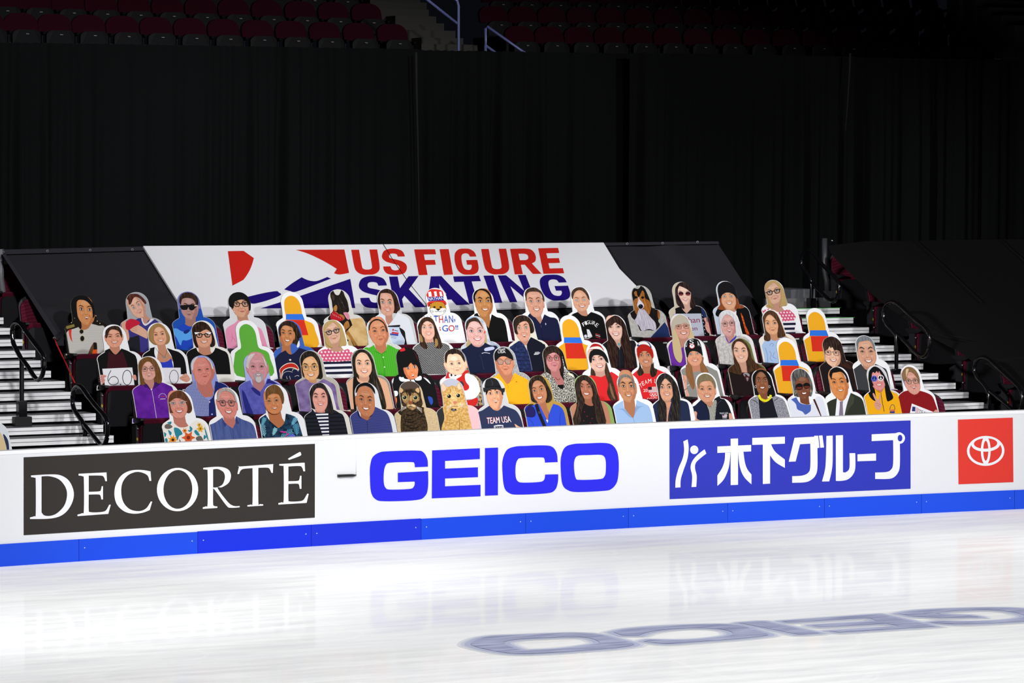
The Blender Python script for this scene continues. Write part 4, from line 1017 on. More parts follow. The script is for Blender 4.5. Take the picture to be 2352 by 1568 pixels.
def plain(r, f, x, y, label, short, col, **kw):
    c = Cut(r, f, x, y, label, short, None, 0.006, **kw)
    X, Y = x, y
    ol = [(0, 70), (110, 110), (185, 230), (225, 440), (265, 510), (400, 570), (450, 690), (485, 1000), (-150, 1000), (-190, 640), (-140, 550), (-75, 490), (-105, 280), (-95, 140)]
    c.p('panel', col, [(X + a, Y + b, 0) for a, b in ol])
    if col != '#5fae3c':
        c.p('panel', '#2f74e0', '%g,%g! %g,%g! %g,%g! %g,%g!' % (X - 70, Y + 400, X + 222, Y + 400, X + 262, Y + 505, X - 78, Y + 500)); c.p('panel', '#d8301e', '%g,%g! %g,%g! %g,%g! %g,%g!' % (X - 60, Y + 505, X + 250, Y + 505, X + 330, Y + 780, X - 30, Y + 780))
    return c.done()
plain(4, 5, 520, 235, 'white cardboard cutout with plain yellow, blue and red bands, back row under the emblem', 'banded panels in the back row', '#f0ac22')
c = Cut(4, 5, 1370, 190, 'cardboard cutout of a black and tan shepherd dog in a red bandana', 'the shepherd dog in a red bandana', '#d6d3cc', 0.003)
c.p('background', pat('noise', '#dcba84', '#c9a468', 9), '1560,725! 1900,700! 1960,1250! 1100,1250! 1450,900 1560,800')
FUR = pat('strand', '#191514', '#3a2a1e', 60, thr=.6)
TAN = pat('strand', '#9a6228', '#c08a48', 60, thr=.5)
c.p('dog', FUR, '1240,212! 1262,225 1295,210! 1340,285 1400,288 1440,203! 1480,238 1502,300 1550,400 1572,500 1582,570 1560,608 1520,610 1560,660 1615,760 1640,835! 1600,880 1565,930 1610,1000 1740,1210! 1660,1210! 1575,1035 1520,1000 1505,1060 1575,1105 1540,1132 1480,1100 1455,960 1380,800 1210,745 1235,650 1290,580 1280,500 1268,400 1245,320')
c.p('dog', TAN, '1300,520 1350,470 1372,520 1355,580 1310,575'); c.p('dog', TAN, '1550,930 1600,985 1735,1205! 1670,1205! 1570,1030 1520,990'); c.p('dog', TAN, '1400,640 1480,660 1500,720 1445,745'); c.p('dog', TAN, '1500,800 1560,760 1590,860 1540,900 1500,960 1480,880'); c.p('dog', TAN, '1300,590 1370,610 1420,680 1360,650')
c.p('dog', '#3c3026', '1295,290 1320,330 1310,390 1280,370 1265,300'); c.e('dog', '#0a0a0a', 1555, 572, 24, 20); c.e('dog', '#6a5030', 1455, 430, 16, 9); c.st('dog', '#3e342c', '1400,330 1440,400 1480,480 1520,560', 12, True); c.st('dog', '#3a302a', '1360,400 1400,480 1440,570', 10, True)
c.p('tongue', '#d88ca0', '1480,612 1550,608 1592,680 1578,738 1535,715 1500,660'); c.st('tongue', '#b8647c', '1520,630 1550,670 1560,715', 6)
c.p('bandana', '#b41624', '1258,640 1300,578! 1450,690 1478,735! 1405,762 1250,722')
for k in range(5): c.st('bandana', '#e6a0a4', [(1285 + k * 32, 622 + k * 17), (1300 + k * 32, 665 + k * 15)], 6)
c.done()
c = Cut(4, 7, 205, 180, 'cardboard cutout of a woman with dark bobbed hair in a white and black jacket', 'the woman in a white and black jacket', '#c9cccb', 0.003)
c.p('hair', hairmat('#24130f'), '58,400 80,262 140,200 220,183 320,220 385,300 432,430 458,545 420,585 380,620 110,560 78,480')
c.F((147, 428), (278, 436), (235, 572), (236, 672), '#d9a38d', 1.0, nl=1.6)
c.p('top', '#dfe3ea', '-10,690 60,650 195,618! 205,760 250,842! 370,690 412,600! 480,640 570,680 640,770 730,1110! 790,1200! 100,1200! 20,900')
c.p('top', '#c5d5ec', '255,870! 440,870! 500,1000 540,1150 500,1200 330,1200 260,1000'); c.p('top', '#15151a', '245,845! 458,830! 445,868 240,868!'); c.p('top', '#15151a', '440,868! 540,940 560,1050 590,1200! 530,1200! 545,1100 480,980')
c.p('logo', '#c82232', '322,902! 350,906! 350,938! 320,935!'); c.p('logo', '#1a1a22', '358,920! 425,938! 422,948! 358,932!'); c.p('logo', '#c83440', '320,955! 435,970! 432,998! 300,985!'); c.p('logo', '#3440a0', '275,985! 430,1000! 425,1032! 280,1010!')
for k in range(3): c.st('logo', '#5a5a62', [(275, 1020 + k * 18), (395, 1040 + k * 18)], 4)
c.D('smile', iris='#3a4a4a', sq=1.15, lip='#c06a66')
c.p('hair', hairmat('#24130f'), '58,400 80,262 140,200 220,183 320,220 385,300 432,430 458,545 420,585 385,625 372,520 375,400 330,300 240,262 160,258 108,275 95,390 118,565 78,480')
c.done()
c = Cut(4, 7, 1080, 165, 'white cardboard cutout drawn with an otter in a striped top hat and cheer lettering', 'the drawn otter in a striped top hat')
c.p('hat', '#d92c28', '920,240 950,205 1050,186 1180,200 1235,240 1245,322! 948,335!')
for q_ in ('965,240! 1018,228! 1035,318! 978,322!', '1070,230! 1116,225! 1130,314! 1085,316!', '1165,235! 1205,230! 1226,310! 1182,312!'): c.p('hat', '#f6f6f8', q_)
c.p('hat', '#d92c28', '950,440 1000,405 1100,398 1250,388 1292,430 1288,472 1240,480 1140,430 1040,450 980,505 955,480')
c.p('hat', '#2a2890', '945,332! 1245,316! 1252,388! 970,402!'); c.text('hat', '#fbfbfd', 'NATHAN', '958,330 1242,318 1248,372 972,390')
c.e('otter', '#17130f', 1012, 470, 26, 28); c.e('otter', '#17130f', 1248, 462, 24, 26); c.e('otter', '#c8902c', 1012, 472, 17, 19); c.e('otter', '#c8902c', 1248, 464, 16, 18)
c.e('otter', '#17130f', 1142, 540, 148, 132, n=30); c.p('otter', '#c8902c', '1002,520 1040,440 1142,414 1240,440 1282,520 1275,560 1010,560')
c.p('otter', '#f7f5f0', '1005,540 1070,530 1142,560 1220,530 1282,540 1270,600 1215,650 1142,664 1065,650 1015,600')
for x in (1078, 1192): c.e('otter', '#17130f', x, 512, 24, 16)
c.p('otter', '#17130f', '1110,548 1145,540 1182,546 1160,570 1148,578 1130,568'); c.st('otter', '#17130f', '1085,580 1110,595 1148,588 1185,595 1212,578', 7)
for a in ('1000,600 1030,560', '1030,608 1050,568', '1050,615 1062,580', '1232,575 1250,610', '1245,565 1275,600', '1258,555 1290,585'): c.st('otter', '#17130f', a, 5)
COLR = {0: '#d0302c', 1: '#3a5cc0'}
for i, ch in enumerate('NATHAN,'):
    x = 885 + i * 90; c.text('lettering', COLR[(i + 1) % 2] if i != 5 else COLR[1], ch, '%g,%g %g,%g %g,%g %g,%g' % (x, 672 - i * 1.5, x + (74 if i < 6 else 22), 672 - i * 1.5, x + (84 if i < 6 else 28), 802 - i * 2.5, x + (10 if i < 6 else 2), 802 - i * 2.5) if i < 6 else '1432,725 1452,725 1450,788 1432,788')
for ch, x, col, w_, y0 in (('L', 925, 1, 55, 850), ('E', 990, 0, 55, 850), ('T', 1050, 1, 60, 850), ('s', 1150, 0, 40, 875), ('G', 1215, 1, 105, 838), ('O', 1330, 0, 108, 838), ('!', 1452, 1, 20, 838), ('!', 1482, 1, 20, 838)):
    y1 = y0 + (110 if ch in 'GO' else 75 if ch == '!' else 65 if ch == 's' else 90)
    c.text('lettering', COLR[col], ch, '%g,%g %g,%g %g,%g %g,%g' % (x, y0, x + w_, y0 - 1, x + w_ + 3, y1, x + 3, y1))
c.done()
c = Cut(4, 7, 1920, 172, 'cardboard cutout of a smiling tanned man with black hair in an open black shirt', 'the tanned man in an open black shirt')
c.F((1905, 405), (2046, 405), (1990, 555), (1985, 690), '#c98d55', 1.02, nl=2.2, neck=(.62, .8))
c.p('top', BLK, '1795,675 1852,615! 1900,690 1990,800 2058,890! 2085,760 2112,640! 2200,690 2345,765 2420,1170! 2020,1170! 1960,900')
c.D('big', bw=1.8, brow='#15100e', ears='L', sh='R', lip='#a85a44', sq=.85)
c.p('hair', HAIRBLK, '1768,290 1800,220 1900,173 2005,195 2082,280 2112,400 2110,440 2092,410 2062,300 1985,225 1880,212 1815,300 1812,425 1788,400')
c.done()
c = Cut(4, 9, 800, 150, 'cardboard cutout of a grinning man with greying brown hair in a navy zip top', 'the grinning man in a navy zip top')
c.F((780, 408), (915, 405), (880, 558), (882, 695), '#dea68c', 1.0, nl=1.2)
c.p('top', '#151b3c', '720,690 765,618! 850,690 950,812! 985,730 1022,640! 1120,690 1262,748 1330,1110! 1000,1130! 850,1110 800,780')
c.st('top', '#0a0d20', '950,812 965,900 990,1110', 8); c.st('top', '#5a6488', '955,830 968,880', 5); c.p('top', '#c8cfe0', '1035,800! 1052,798! 1055,830! 1040,832!')
c.D('big', brow='#5a3a28', iris='#5a5048', ears='LR', lip='#c4746a', sq=.85, age=1)
c.p('hair', hairmat('#332620'), '668,270 700,200 760,165 850,158 915,195 970,245 1010,330 1016,415 992,385 970,300 920,245 840,232 750,240 702,285 695,405 675,330')
c.done()
c = Cut(4, 9, 1640, 145, 'cardboard cutout of a girl with tied-back hair in a black hoodie with curved lettering', 'the girl in a black lettered hoodie')
c.F((1607, 388), (1736, 380), (1700, 500), (1702, 588), '#e4ae8e', 1.0, nl=1.1)
c.p('top', BLK, '1500,680 1620,598! 1700,660 1780,672! 1862,598! 1960,630 2065,690 2105,800 2165,1115! 1640,1115! 1640,900')
c.D('big', brow='#6a4632', iris='#8a9aa0', ears='R', lip='#c86a62')
c.p('hair', hairmat('#3c281e'), '1503,290 1530,205 1640,147 1740,185 1808,285 1832,385 1806,360 1765,280 1690,215 1620,210 1560,260 1535,340 1520,365')
for ch, a in zip('U.S. FIGURE', (-1.75, -1.6, -1.42, -1.25, 0, -.62, -.4, -.2, .1, .42, .75)):
    if ch == ' ': continue
    x, y = 1835 + 185 * math.sin(a), 985 - 200 * math.cos(a); ca, sa = math.cos(a * .8), math.sin(a * .8); w_, h_ = (15 if ch in 'I.' else 24, 34 if ch != '.' else 6)
    qd = ' '.join('%g,%g' % (x + u * w_ * ca - v * h_ * sa, y + u * w_ * sa + v * h_ * ca) for u, v in ((-1, -1), (1, -1), (1, 1), (-1, 1)))
    c.text('lettering', '#efefef', ch, qd)
c.p('lettering', '#e4e4ea', '1778,912! 1822,918! 1862,1000 1870,1035 1800,1058 1790,1000'); c.st('lettering', '#f0f0f0', '1735,1075 1800,1080 1878,1040', 9); c.p('lettering', '#dcdce4', '1735,1020 1772,1010 1785,1060 1740,1060')
for y, cc in ((990, '#d83a44'), (1015, '#f0f0f0'), (1045, '#d83a44')): c.st('lettering', cc, [(1935, y), (2022, y + 28)], 9)
c.done()
c = Cut(4, 11, 700, 120, 'cardboard cutout of a long-haired collie dog with white blaze and ruff', 'the long-haired collie dog', pat('noise', '#bcbab5', '#a9a7a2', 30), 0.003, '#c8c8c8')
c.p('background', '#1c2c5c', '1150,780! 1260,960! 1240,1090! 880,1075!')
FB = pat('strand', '#141110', '#2c221c', 55, thr=.62); CT = pat('strand', '#8a4c1c', '#b87838', 60, thr=.5); CW = pat('strand', '#cfc8d4', '#9a92a4', 70, thr=.5)
c.p('dog', FB, '503,180! 560,168 620,172 675,182 722,125! 790,178 850,300 900,430 920,520 1010,540 1062,640 1035,760 1065,830 980,930 870,925 740,935 700,920 640,780 560,700 535,640 508,560 565,520 540,400 500,250')
c.p('dog', CT, '598,250 640,222 660,300 700,305 745,212 785,260 800,350 885,410 905,520 860,650 760,560 690,590 640,640 590,520 572,430 622,340'); c.p('dog', CT, '1020,560 1062,620 1060,720 1030,700')
c.p('dog', CW, '690,545 780,555 850,640 900,700 985,800 985,932 870,905 740,935 690,850 610,760 640,690'); c.p('dog', '#d8d0da', '682,255 692,360 740,420 778,485 740,548 690,542 652,475 672,400')
for x, y in ((630, 335), (752, 338)): c.e('dog', '#120c0a', x, y, 28, 22)
c.p('dog', FB, '650,205 690,200 700,300 680,330 660,300'); c.e('dog', '#0c0a10', 716, 500, 44, 42); c.e('dog', '#4a4a58', 705, 480, 14, 8); c.st('dog', '#2a1c1c', '715,540 740,556 770,530', 6)
c.done()
c = Cut(4, 11, 1430, 55, 'cardboard cutout of a dark-haired woman in round sunglasses holding a silver name sign', 'the woman with a silver sign', '#c9bca8', 0.003)
HB = hairmat('#1c0e14')
c.p('hair', HB, '1338,210 1370,120 1440,63 1540,85 1622,170 1672,290 1705,450 1690,512 1620,530 1500,545 1420,505 1360,430')
c.F((1440, 272), (1566, 275), (1520, 385), (1535, 465), '#ecc9b6', 1.0, nl=1.6)
c.p('top', BLK, '1340,540 1440,500! 1485,570 1545,628! 1600,570 1645,525! 1710,490 1800,505 1885,600 1930,720 1960,1060! 1290,1060! 1345,620')
c.p('top', '#1c2c58', '1800,510 1885,610 1905,705 1840,700!')
c.D('smile', lip='#b83a48', eyes=False, sh='R')
c.p('hair', HB, '1338,210 1370,120 1440,63 1540,85 1622,170 1672,290 1705,450 1690,512 1620,530 1602,450 1622,290 1560,200 1440,140 1400,145 1382,230 1412,335 1480,460 1500,545 1420,505 1360,430')
for x in (1438, 1566): c.e('glasses', '#e8cfc0', x, 272, 54, 44); c.e('glasses', '#3c1418', x, 272, 47, 38); c.p('glasses', '#8a3c3c', [(x - 38, 285), (x + 38, 285), (x + 20, 306), (x - 20, 306)])
c.st('glasses', '#e8cfc0', '1488,262 1503,255 1516,262', 8)
c.p('sign', '#b7bac9', '1300,632! 1800,628! 1862,1048! 1340,1048!', False); c.p('sign', '#15151c', '1800,628! 1836,640! 1898,1052! 1862,1048!', False)
for k in range(6): c.e('sign', '#e6e6ee', 1822 + k * 10, 660 + k * 65, 7, 7)
c.text('sign', '#8a2444', 'Nathan', '1330,700 1768,690 1778,790 1345,815'); c.text('sign', '#7c2848', 'Chen', '1450,870 1725,855 1735,930 1465,945')
c.p('hand', '#d69a8c', '1848,722 1890,703 1903,760 1945,820 1978,920! 1940,985 1895,930 1868,850 1880,800')
for k in range(3): c.st('hand', '#a86a60', [(1862, 760 + k * 42), (1925, 790 + k * 45)], 5)
c.done()
c = Cut(4, 13, 180, 118, 'cardboard cutout of an auburn-haired woman in a black beanie and black coat', 'the auburn woman in a black beanie', '#bcccdf', 0.005)
HO = hairmat('#8a4420')
c.p('hair', HO, '95,440 130,380 420,420 462,520 545,590 470,620 380,640 200,640 60,625 110,540')
c.F((185, 402), (308, 398), (272, 522), (292, 635), '#e2ac88', 1.04)
c.p('top', BLK, '50,640 130,590 210,640 330,690 395,640 470,580 560,590 650,670 705,870 720,985! 790,995! 795,1090! 470,1090! 430,800 60,760')
c.p('top', pat('noise', '#b83418', '#e06a2c', 40), '478,690 522,760 560,900 605,1000 650,1100! 585,1100! 545,950 505,810'); c.p('top', '#e0e2e8', '338,690! 402,650! 395,740 355,705')
c.D('big', brow='#8a5a40', iris='#6a7a80', lip='#c07068', sq=.9)
c.p('hair', HO, '95,440 130,400 128,480 145,560 210,640 60,625 110,540'); c.p('hair', HO, '400,400 440,440 465,520 545,590 465,618 385,600 400,520')
c.p('hat', pat('stripes', '#121012', '#1c191c', 70), '62,255 90,180 180,130 290,150 375,230 425,345 442,465! 400,430 330,350 225,328 150,365 100,445 72,360')
c.done()
def polka(r, dx, dy, label, short):
    def t(s_): return ' '.join('%g,%g%s' % (v[0] + dx, v[1] + dy, '!' if v[2] else '') for v in P(s_))
    def q_(x, y): return (x + dx, y + dy)
    c = Cut(r, 13 if dx else 5, 1270 + dx, 738 + dy, label, short)
    HBL = hairmat('#b89a62')
    c.p('hair', HBL, t('1085,900 1110,820 1170,762 1270,742 1370,775 1450,860 1490,980 1532,1150 1520,1205 1440,1212 1400,1252 1200,1248 1140,1170 1130,1050 1095,980'))
    c.F(q_(1218, 965), q_(1348, 935), q_(1315, 1075), q_(1322, 1168), '#dcb097', 1.0, nl=1.1)
    c.p('top', pat('stripes', '#eceaf0', '#1a1c34', 17, thr=.5), t('1050,1430 1640,1440 1670,1640! 1700,1720! 1080,1720! 1100,1600'))
    c.p('top', pat('dots', '#d85a7c', '#f7e6ea', 27, thr=.28), t('1020,1345 1080,1290 1210,1252! 1290,1305 1400,1312 1560,1262! 1640,1330 1690,1395 1645,1462 1420,1490 1220,1492 1055,1455'))
    c.D('closed', brow='#8a6a48', sq=.9, lip='#b8645c', age=1, iris='#3a3a3a')
    c.p('hair', HBL, t('1150,940 1190,870 1270,795 1305,790 1370,850 1410,950 1425,1100 1398,1225 1470,1205 1532,1180 1500,1020 1440,860 1350,765 1250,745 1150,790 1092,900 1128,1010 1145,1120 1190,1200 1290,1242 1230,1120 1170,1000'))
    c.G('rect', '#1a1c22', w=11)
    return c.done()
polka(4, -220, -638, 'cardboard cutout of a polka-dot blonde woman, back row beside the right steps', 'the polka-dot blonde beside the right steps')
# ================= third row
c = Cut(3, 1, 1520, 1205, 'cardboard cutout of a man in a black cardigan and maroon shirt holding a numbered card', 'the man with a numbered card', seat='end')
c.F((1485, 1372), (1588, 1365), (1545, 1447), (1550, 1518), '#e5a386', 1.02, nl=1.2)
c.fr(2)
c.p('top', BLK, '1262,260 1330,190 1478,118! 1560,200 1640,118! 1762,170 1850,270 1870,700! 1240,700! 1275,400')
c.p('top', '#3c0e1a', '1468,155! 1510,190 1560,198 1610,190 1648,150! 1690,250 1730,390! 1445,390! 1455,280')
c.p('card', '#f0f0f4', '1380,392! 1786,374! 1818,632! 1422,645!', False)
c.st('card', '#22222c', '1500,412 1462,490 1460,560 1500,605 1560,605 1598,570 1585,520 1540,495 1490,515 1465,560', 9); c.e('card', '#22222c', 1628, 604, 9, 9); c.ring('card', '#22222c', 1717, 511, 66, 104, 9)
c.p('hands', '#dc9a88', '1290,500 1340,475 1425,478 1435,500 1400,520 1420,545 1385,600 1330,608 1300,570')
for k in range(3): c.st('hands', '#a8645a', [(1335, 510 + k * 28), (1415, 500 + k * 26)], 5)
c.p('hands', '#dc9a88', '1782,488 1830,475 1842,545 1800,530')
c.fr(1).D('big', brow='#3a2418', ears='LR', sq=.6, lip='#c4685e')
c.p('hair', hairmat('#2a1911'), '1418,1345 1430,1280 1500,1232 1590,1232 1640,1300 1646,1385 1625,1360 1600,1300 1525,1272 1475,1295 1445,1385 1422,1385')
c.done()
c = Cut(3, 3, 170, 790, 'cardboard cutout of a woman with a smooth honey-blonde bob, pendant and blue top', 'the honey-blonde bob woman in a blue top')
HH = hairmat('#a07a48')
c.p('hair', HH, '3,1020 20,920 80,840 180,803 275,850 345,950 392,1062 372,1150 310,1185 140,1195 60,1150 15,1090')
c.F((140, 1012), (257, 998), (225, 1115), (237, 1195), '#e8ae8a', 1.0, nl=2.2, neck=(.6, 1.3))
c.p('top', '#2b3fc0', '120,1370! 150,1440 200,1490 280,1502 360,1480 418,1430! 470,1660! 120,1660!')
c.p('top', BLK, '-190,1340 -60,1280 122,1228! 112,1320 130,1440 140,1720! -190,1720!'); c.p('top', BLK, '340,1245! 450,1285 570,1330 660,1450 700,1720! 440,1720! 460,1560 425,1400 370,1300')
c.st('pendant', '#3a2a22', '135,1245 200,1330 290,1400 330,1330 345,1250', 5); c.e('pendant', '#8a8a80', 292, 1410, 32, 18)
c.fr(4); c.p('card', '#eceaf0', '10,190! 585,190! 600,478! 20,478!', False)
c.ring('card', '#22222c', 466, 358, 84, 130, 10, n=28); c.st('card', '#22222c', '190,210 150,330 160,440 220,470 290,440 295,390 240,355', 10)
c.p('hand', '#dba088', '565,375 640,315 692,298 760,395 700,450 620,425'); c.st('hand', '#a8685a', '580,380 640,365 690,350', 6); c.st('hand', '#a8685a', '600,410 660,410 700,440', 6)
c.fr(3).D('big', brow='#8a6038', sq=.65, lip='#c8685e')
c.p('hair', HH, '3,1020 20,920 80,840 180,803 275,850 345,950 392,1062 372,1150 310,1185 332,1100 318,1000 280,910 200,866 125,900 100,1000 108,1110 145,1195 60,1150 15,1090')
c.done()
c = Cut(3, 3, 960, 752, 'cardboard cutout of a smiling woman in white-topped black glasses and black top', 'the woman in white-topped black glasses', '#ece8e0', 0.003)
HD = hairmat('#21110c')
c.p('hair', HD, '782,930 810,850 880,790 980,775 1080,830 1150,950 1205,1130 1192,1212 1120,1225 900,1245 840,1190 800,1060')
c.F((922, 1016), (1068, 1010), (1010, 1140), (1012, 1240), '#e2a585', 1.0, nl=1.6, neck=(.7, 1.25))
c.p('top', BLK, '680,1340 740,1290 868,1238! 900,1310 1000,1372 1110,1362 1180,1310 1212,1240! 1320,1280 1440,1370 1490,1720! 670,1720!')
c.D('big', brow=None, sq=.75, lip='#c4605e')
c.p('hair', HD, '782,930 810,850 880,790 980,775 1080,830 1150,950 1205,1130 1192,1212 1120,1225 1148,1100 1128,980 1085,930 1040,915 985,935 930,965 885,975 862,1060 892,1190 900,1245 840,1190 800,1060')
c.G('rect', '#151517', w=14, k=1.0)
c.p('glasses', '#f4f4f4', '830,968! 920,966! 905,985 850,1005!'); c.p('glasses', '#f4f4f4', '1030,964! 1135,968! 1118,1002! 1060,985')
c.done()
plain(3, 3, 1750, 745, 'white cardboard cutout with a plain green panel, third row below the pink shirt', 'a plain green panel', '#5fae3c')
c = Cut(3, 5, 480, 750, 'cardboard cutout of a short-haired woman in a navy shirt with orange-red crest', 'the short-haired woman in a navy crest shirt', '#3a62b8', 0.003, '#6a86c8')
HD2 = hairmat('#22150f')
c.p('hair', HD2, '290,950 310,860 370,790 460,760 560,780 640,850 692,970 715,1040 690,1065 650,1220 610,1180 330,1060 295,1000'); c.p('background', '#e8e8ea', '640,1210 680,1110 692,1200 660,1240')
c.F((395, 977), (518, 990), (465, 1115), (445, 1215), '#cc8857', 1.0, nl=1.5)
c.p('top', '#161a3c', '240,1500 270,1410 340,1340 438,1288! 500,1355 580,1348 682,1243! 800,1280 915,1320 950,1400 930,1820! 270,1820!')
c.fr(6)
c.p('crest', '#e8dcc8', '325,230 380,158 480,105 585,105 655,158 680,240 600,205 500,198 405,245 375,330 375,405 340,395 335,300'); c.p('crest', '#c0281c', '335,230 388,168 480,118 580,116 648,165 668,222 600,190 495,184 392,235 362,325 362,390 350,385 346,300')
for a in ('360,390 400,290 480,255 560,270', '560,250 575,215 640,225 665,260', '450,345 470,400', '510,340 525,410', '600,350 650,330 680,345'): c.st('crest', '#e8e4dc', a, 6)
c.e('crest', '#e8dcc8', 520, 50, 20, 16)
c.fr(5).D('big', brow='#3a2418', ears='R', sh='L', sq=.7, lip='#a8544a')
c.p('hair', HD2, '290,950 310,860 370,790 460,760 560,780 640,850 692,970 715,1040 690,1065 648,1052 615,960 565,890 480,848 395,850 345,925 350,1010 330,1050 300,1005')
c.done()
polka(3, 0, 0, 'cardboard cutout of a polka-dot blonde woman, third row beside the green shirt', 'the polka-dot blonde beside the green shirt')
c = Cut(3, 5, 2060, 715, 'cardboard cutout of a balding man in a bright green button shirt', 'the balding man in a bright green shirt', pat('noise', '#d3d5cc', '#a8aca4', 55, thr=.62), 0.003)
c.F((2045, 947), (2192, 930), (2150, 1092), (2150, 1205), '#d48e67', 1.05, nl=1.1, top=-1.65)
c.p('top', pat('vstripes', '#4fb32e', '#46a528', 40), '1840,1290 1950,1240 2030,1190! 2070,1270 2162,1350! 2240,1290 2272,1180! 2340,1210 2430,1260 2500,1330 2500,1860! 1830,1860!')
c.st('top', '#2f7a1a', '2165,1350 2205,1560 2230,1800', 7); c.st('top', '#2f7a1a', '2035,1300 2100,1330 2160,1360', 12, True); c.st('top', '#2f7a1a', '2260,1310 2220,1320 2170,1360', 12, True)
for x, y in ((2195, 1412), (2218, 1590)): c.e('top', '#dcecd0', x, y, 12, 12)
c.D('closed', brow='#5a3a2c', ears='L', sq=.65, lip='#b0584a', age=1, sh='R')
c.p('hair', hairmat('#1c1715'), '1928,880 1955,795 2050,726 2160,750 2240,850 2272,965 2250,940 2205,820 2105,752 2010,775 1958,850 1945,935')
c.done()
c = Cut(3, 7, 930, 680, 'cardboard cutout of a long-haired woman in a black and white woven-check top', 'the woman in a woven-check top')
HL = hairmat('#2c1c14')
c.p('hair', HL, '765,960 790,830 850,732 940,688 1035,720 1095,830 1150,980 1205,1150 1212,1235 1120,1252 870,1245 800,1150')
c.F((895, 880), (1012, 880), (975, 1000), (982, 1095), '#e8b6a0', 1.02, nl=.9)
c.p('top', pat('hound', '#17171a', '#dcdcda', 58), '655,1270 700,1200 800,1160 950,1150 1070,1140 1200,1150 1300,1180 1360,1260 1420,1720! 780,1720! 740,1400')
c.D('smile', brow='#6a4a38', iris='#4a5a68', lip='#c86c66', sq=.85)
c.p('hair', HL, '765,960 790,830 850,732 940,688 1035,720 1095,830 1150,980 1205,1150 1215,1238 1120,1255 1070,1140 1082,1000 1065,860 1010,785 930,765 862,830 845,960 880,1080 955,1240 880,1255 800,1150')
c.p('hair', hairmat('#9a7a48'), '780,1000 800,1100 850,1150 870,1110 830,1010'); c.p('hair', hairmat('#9a7a48'), '1095,1080 1130,1100 1140,1190 1095,1235 1085,1150')
c.done()
c = Cut(3, 7, 1790, 672, 'cardboard cutout of a grinning fair girl with pigtails in a navy jacket', 'the grinning girl with pigtails', pat('noise', '#cfd4d8', '#9aa6b8', 14), 0.003)
c.p('background', '#8fb6dc', '1640,760 1700,700 1760,690 1700,760 1660,800'); c.p('hair', hairmat('#b09a6a'), '1690,1080 1740,1040 1745,1240 1700,1250 1650,1200'); c.p('hair', hairmat('#b09a6a'), '1970,1050 2010,1000 2025,1150 1985,1190')
c.F((1745, 945), (1902, 945), (1855, 1092), (1858, 1205), '#e0b2aa', 1.0, nl=.8)
c.p('top', '#131a36', '1530,1300 1650,1240 1745,1160! 1790,1210 1880,1232 1955,1195! 1990,1150! 2100,1200 2210,1220 2250,1400 2300,1720! 1660,1720! 1640,1400')
c.p('top', '#bcc2e0', '1990,1250 2130,1222 2160,1262 2090,1290 1990,1300'); c.st('top', '#e6e8f0', '1930,1345 1990,1330 2080,1345', 8); c.st('top', '#2c3a60', '1905,1370 1940,1500 1970,1640', 6)
c.D('big', brow='#9a7060', sq=1.0, lip='#d8506c', iris='#2a3440')
c.p('hair', hairmat('#2c2018'), '1640,870 1668,760 1780,702 1865,728 1925,830 1955,910 1925,860 1870,790 1790,765 1710,795 1670,890 1655,925')
c.e('pigtail_tie', '#e05a38', 1982, 965, 14, 30); c.done()
c = Cut(3, 9, 610, 650, 'cardboard cutout of a woman with short black hair in a quilted navy vest', 'the woman in a quilted navy vest', '#e0dbca', 0.004)
HK = hairmat('#1e1510')
c.p('hair', HK, '443,835 470,740 540,680 630,660 735,700 802,800 832,920 812,972 770,980 540,1000 500,985 460,900')
c.F((562, 890), (688, 880), (655, 1030), (660, 1135), '#dba48c', .98, nl=1.3)
c.p('top', '#0f1222', '690,1225! 740,1110 780,1050! 900,1110 1000,1170 1045,1240 1100,1720! 740,1720!'); c.p('top', pat('noise', '#1d2548', '#2c3a6c', 30, thr=.55), '395,1260 440,1200 560,1118! 600,1130 660,1190 705,1250 760,1440 820,1720! 500,1720! 470,1500')
for k in range(5): c.st('top', '#121830', [(470 + k * 10, 1300 + k * 75), (600, 1330 + k * 72), (750 + k * 6, 1340 + k * 70)], 10)
c.st('top', '#8a90a8', '705,1250 760,1440 800,1640', 6); c.p('top', '#d0c8bc', '660,1195! 705,1200! 708,1290!')
for k, w_ in enumerate((90, 110, 100, 80)): c.st('logo', '#e8e8ee', [(830 + (20 if k < 2 else 0), 1326 + k * 14), (835 + w_, 1318 + k * 14)], 7)
c.D('open', brow='#4a3424', iris='#5a5a4a', sq=1.0, lip='#b45a52', age=1)
c.p('hair', HK, '443,835 470,740 540,680 630,660 735,700 802,800 832,920 812,972 772,980 765,890 725,800 680,765 605,780 548,825 520,900 542,1000 500,985 460,900')
c.done()
plain(3, 9, 1450, 655, 'white cardboard cutout with plain yellow, blue and red bands, beside the quilted navy vest', 'banded panels beside the quilted vest', '#f0ac22')
c = Cut(3, 11, 230, 650, 'cardboard cutout of a long-haired woman with a fringe in a black zip jacket', 'the long-haired woman in a black zip jacket', None, 0.004)
HR = hairmat('#22100f')
c.p('hair', HR, '78,850 110,750 180,682 265,660 355,712 435,830 475,970 525,1150 600,1500 640,1740! 140,1740! 120,1300 90,1050')
c.F((170, 870), (312, 868), (270, 1005), (278, 1105), '#ebc3b1', .95, nl=1.0)
c.p('top', '#14141c', '10,1230 90,1130 200,1120 335,1255! 420,1120 520,1110 630,1165 720,1740! 80,1740!'); c.p('top', '#5a9aa4', '298,1158! 348,1158! 335,1240!'); c.st('top', '#3a3a44', '335,1250 340,1400 345,1700', 5); c.e('top', '#8a8a90', 336, 1262, 6, 12)
c.D('big', brow='#3a2420', sq=.7, lip='#c8525a')
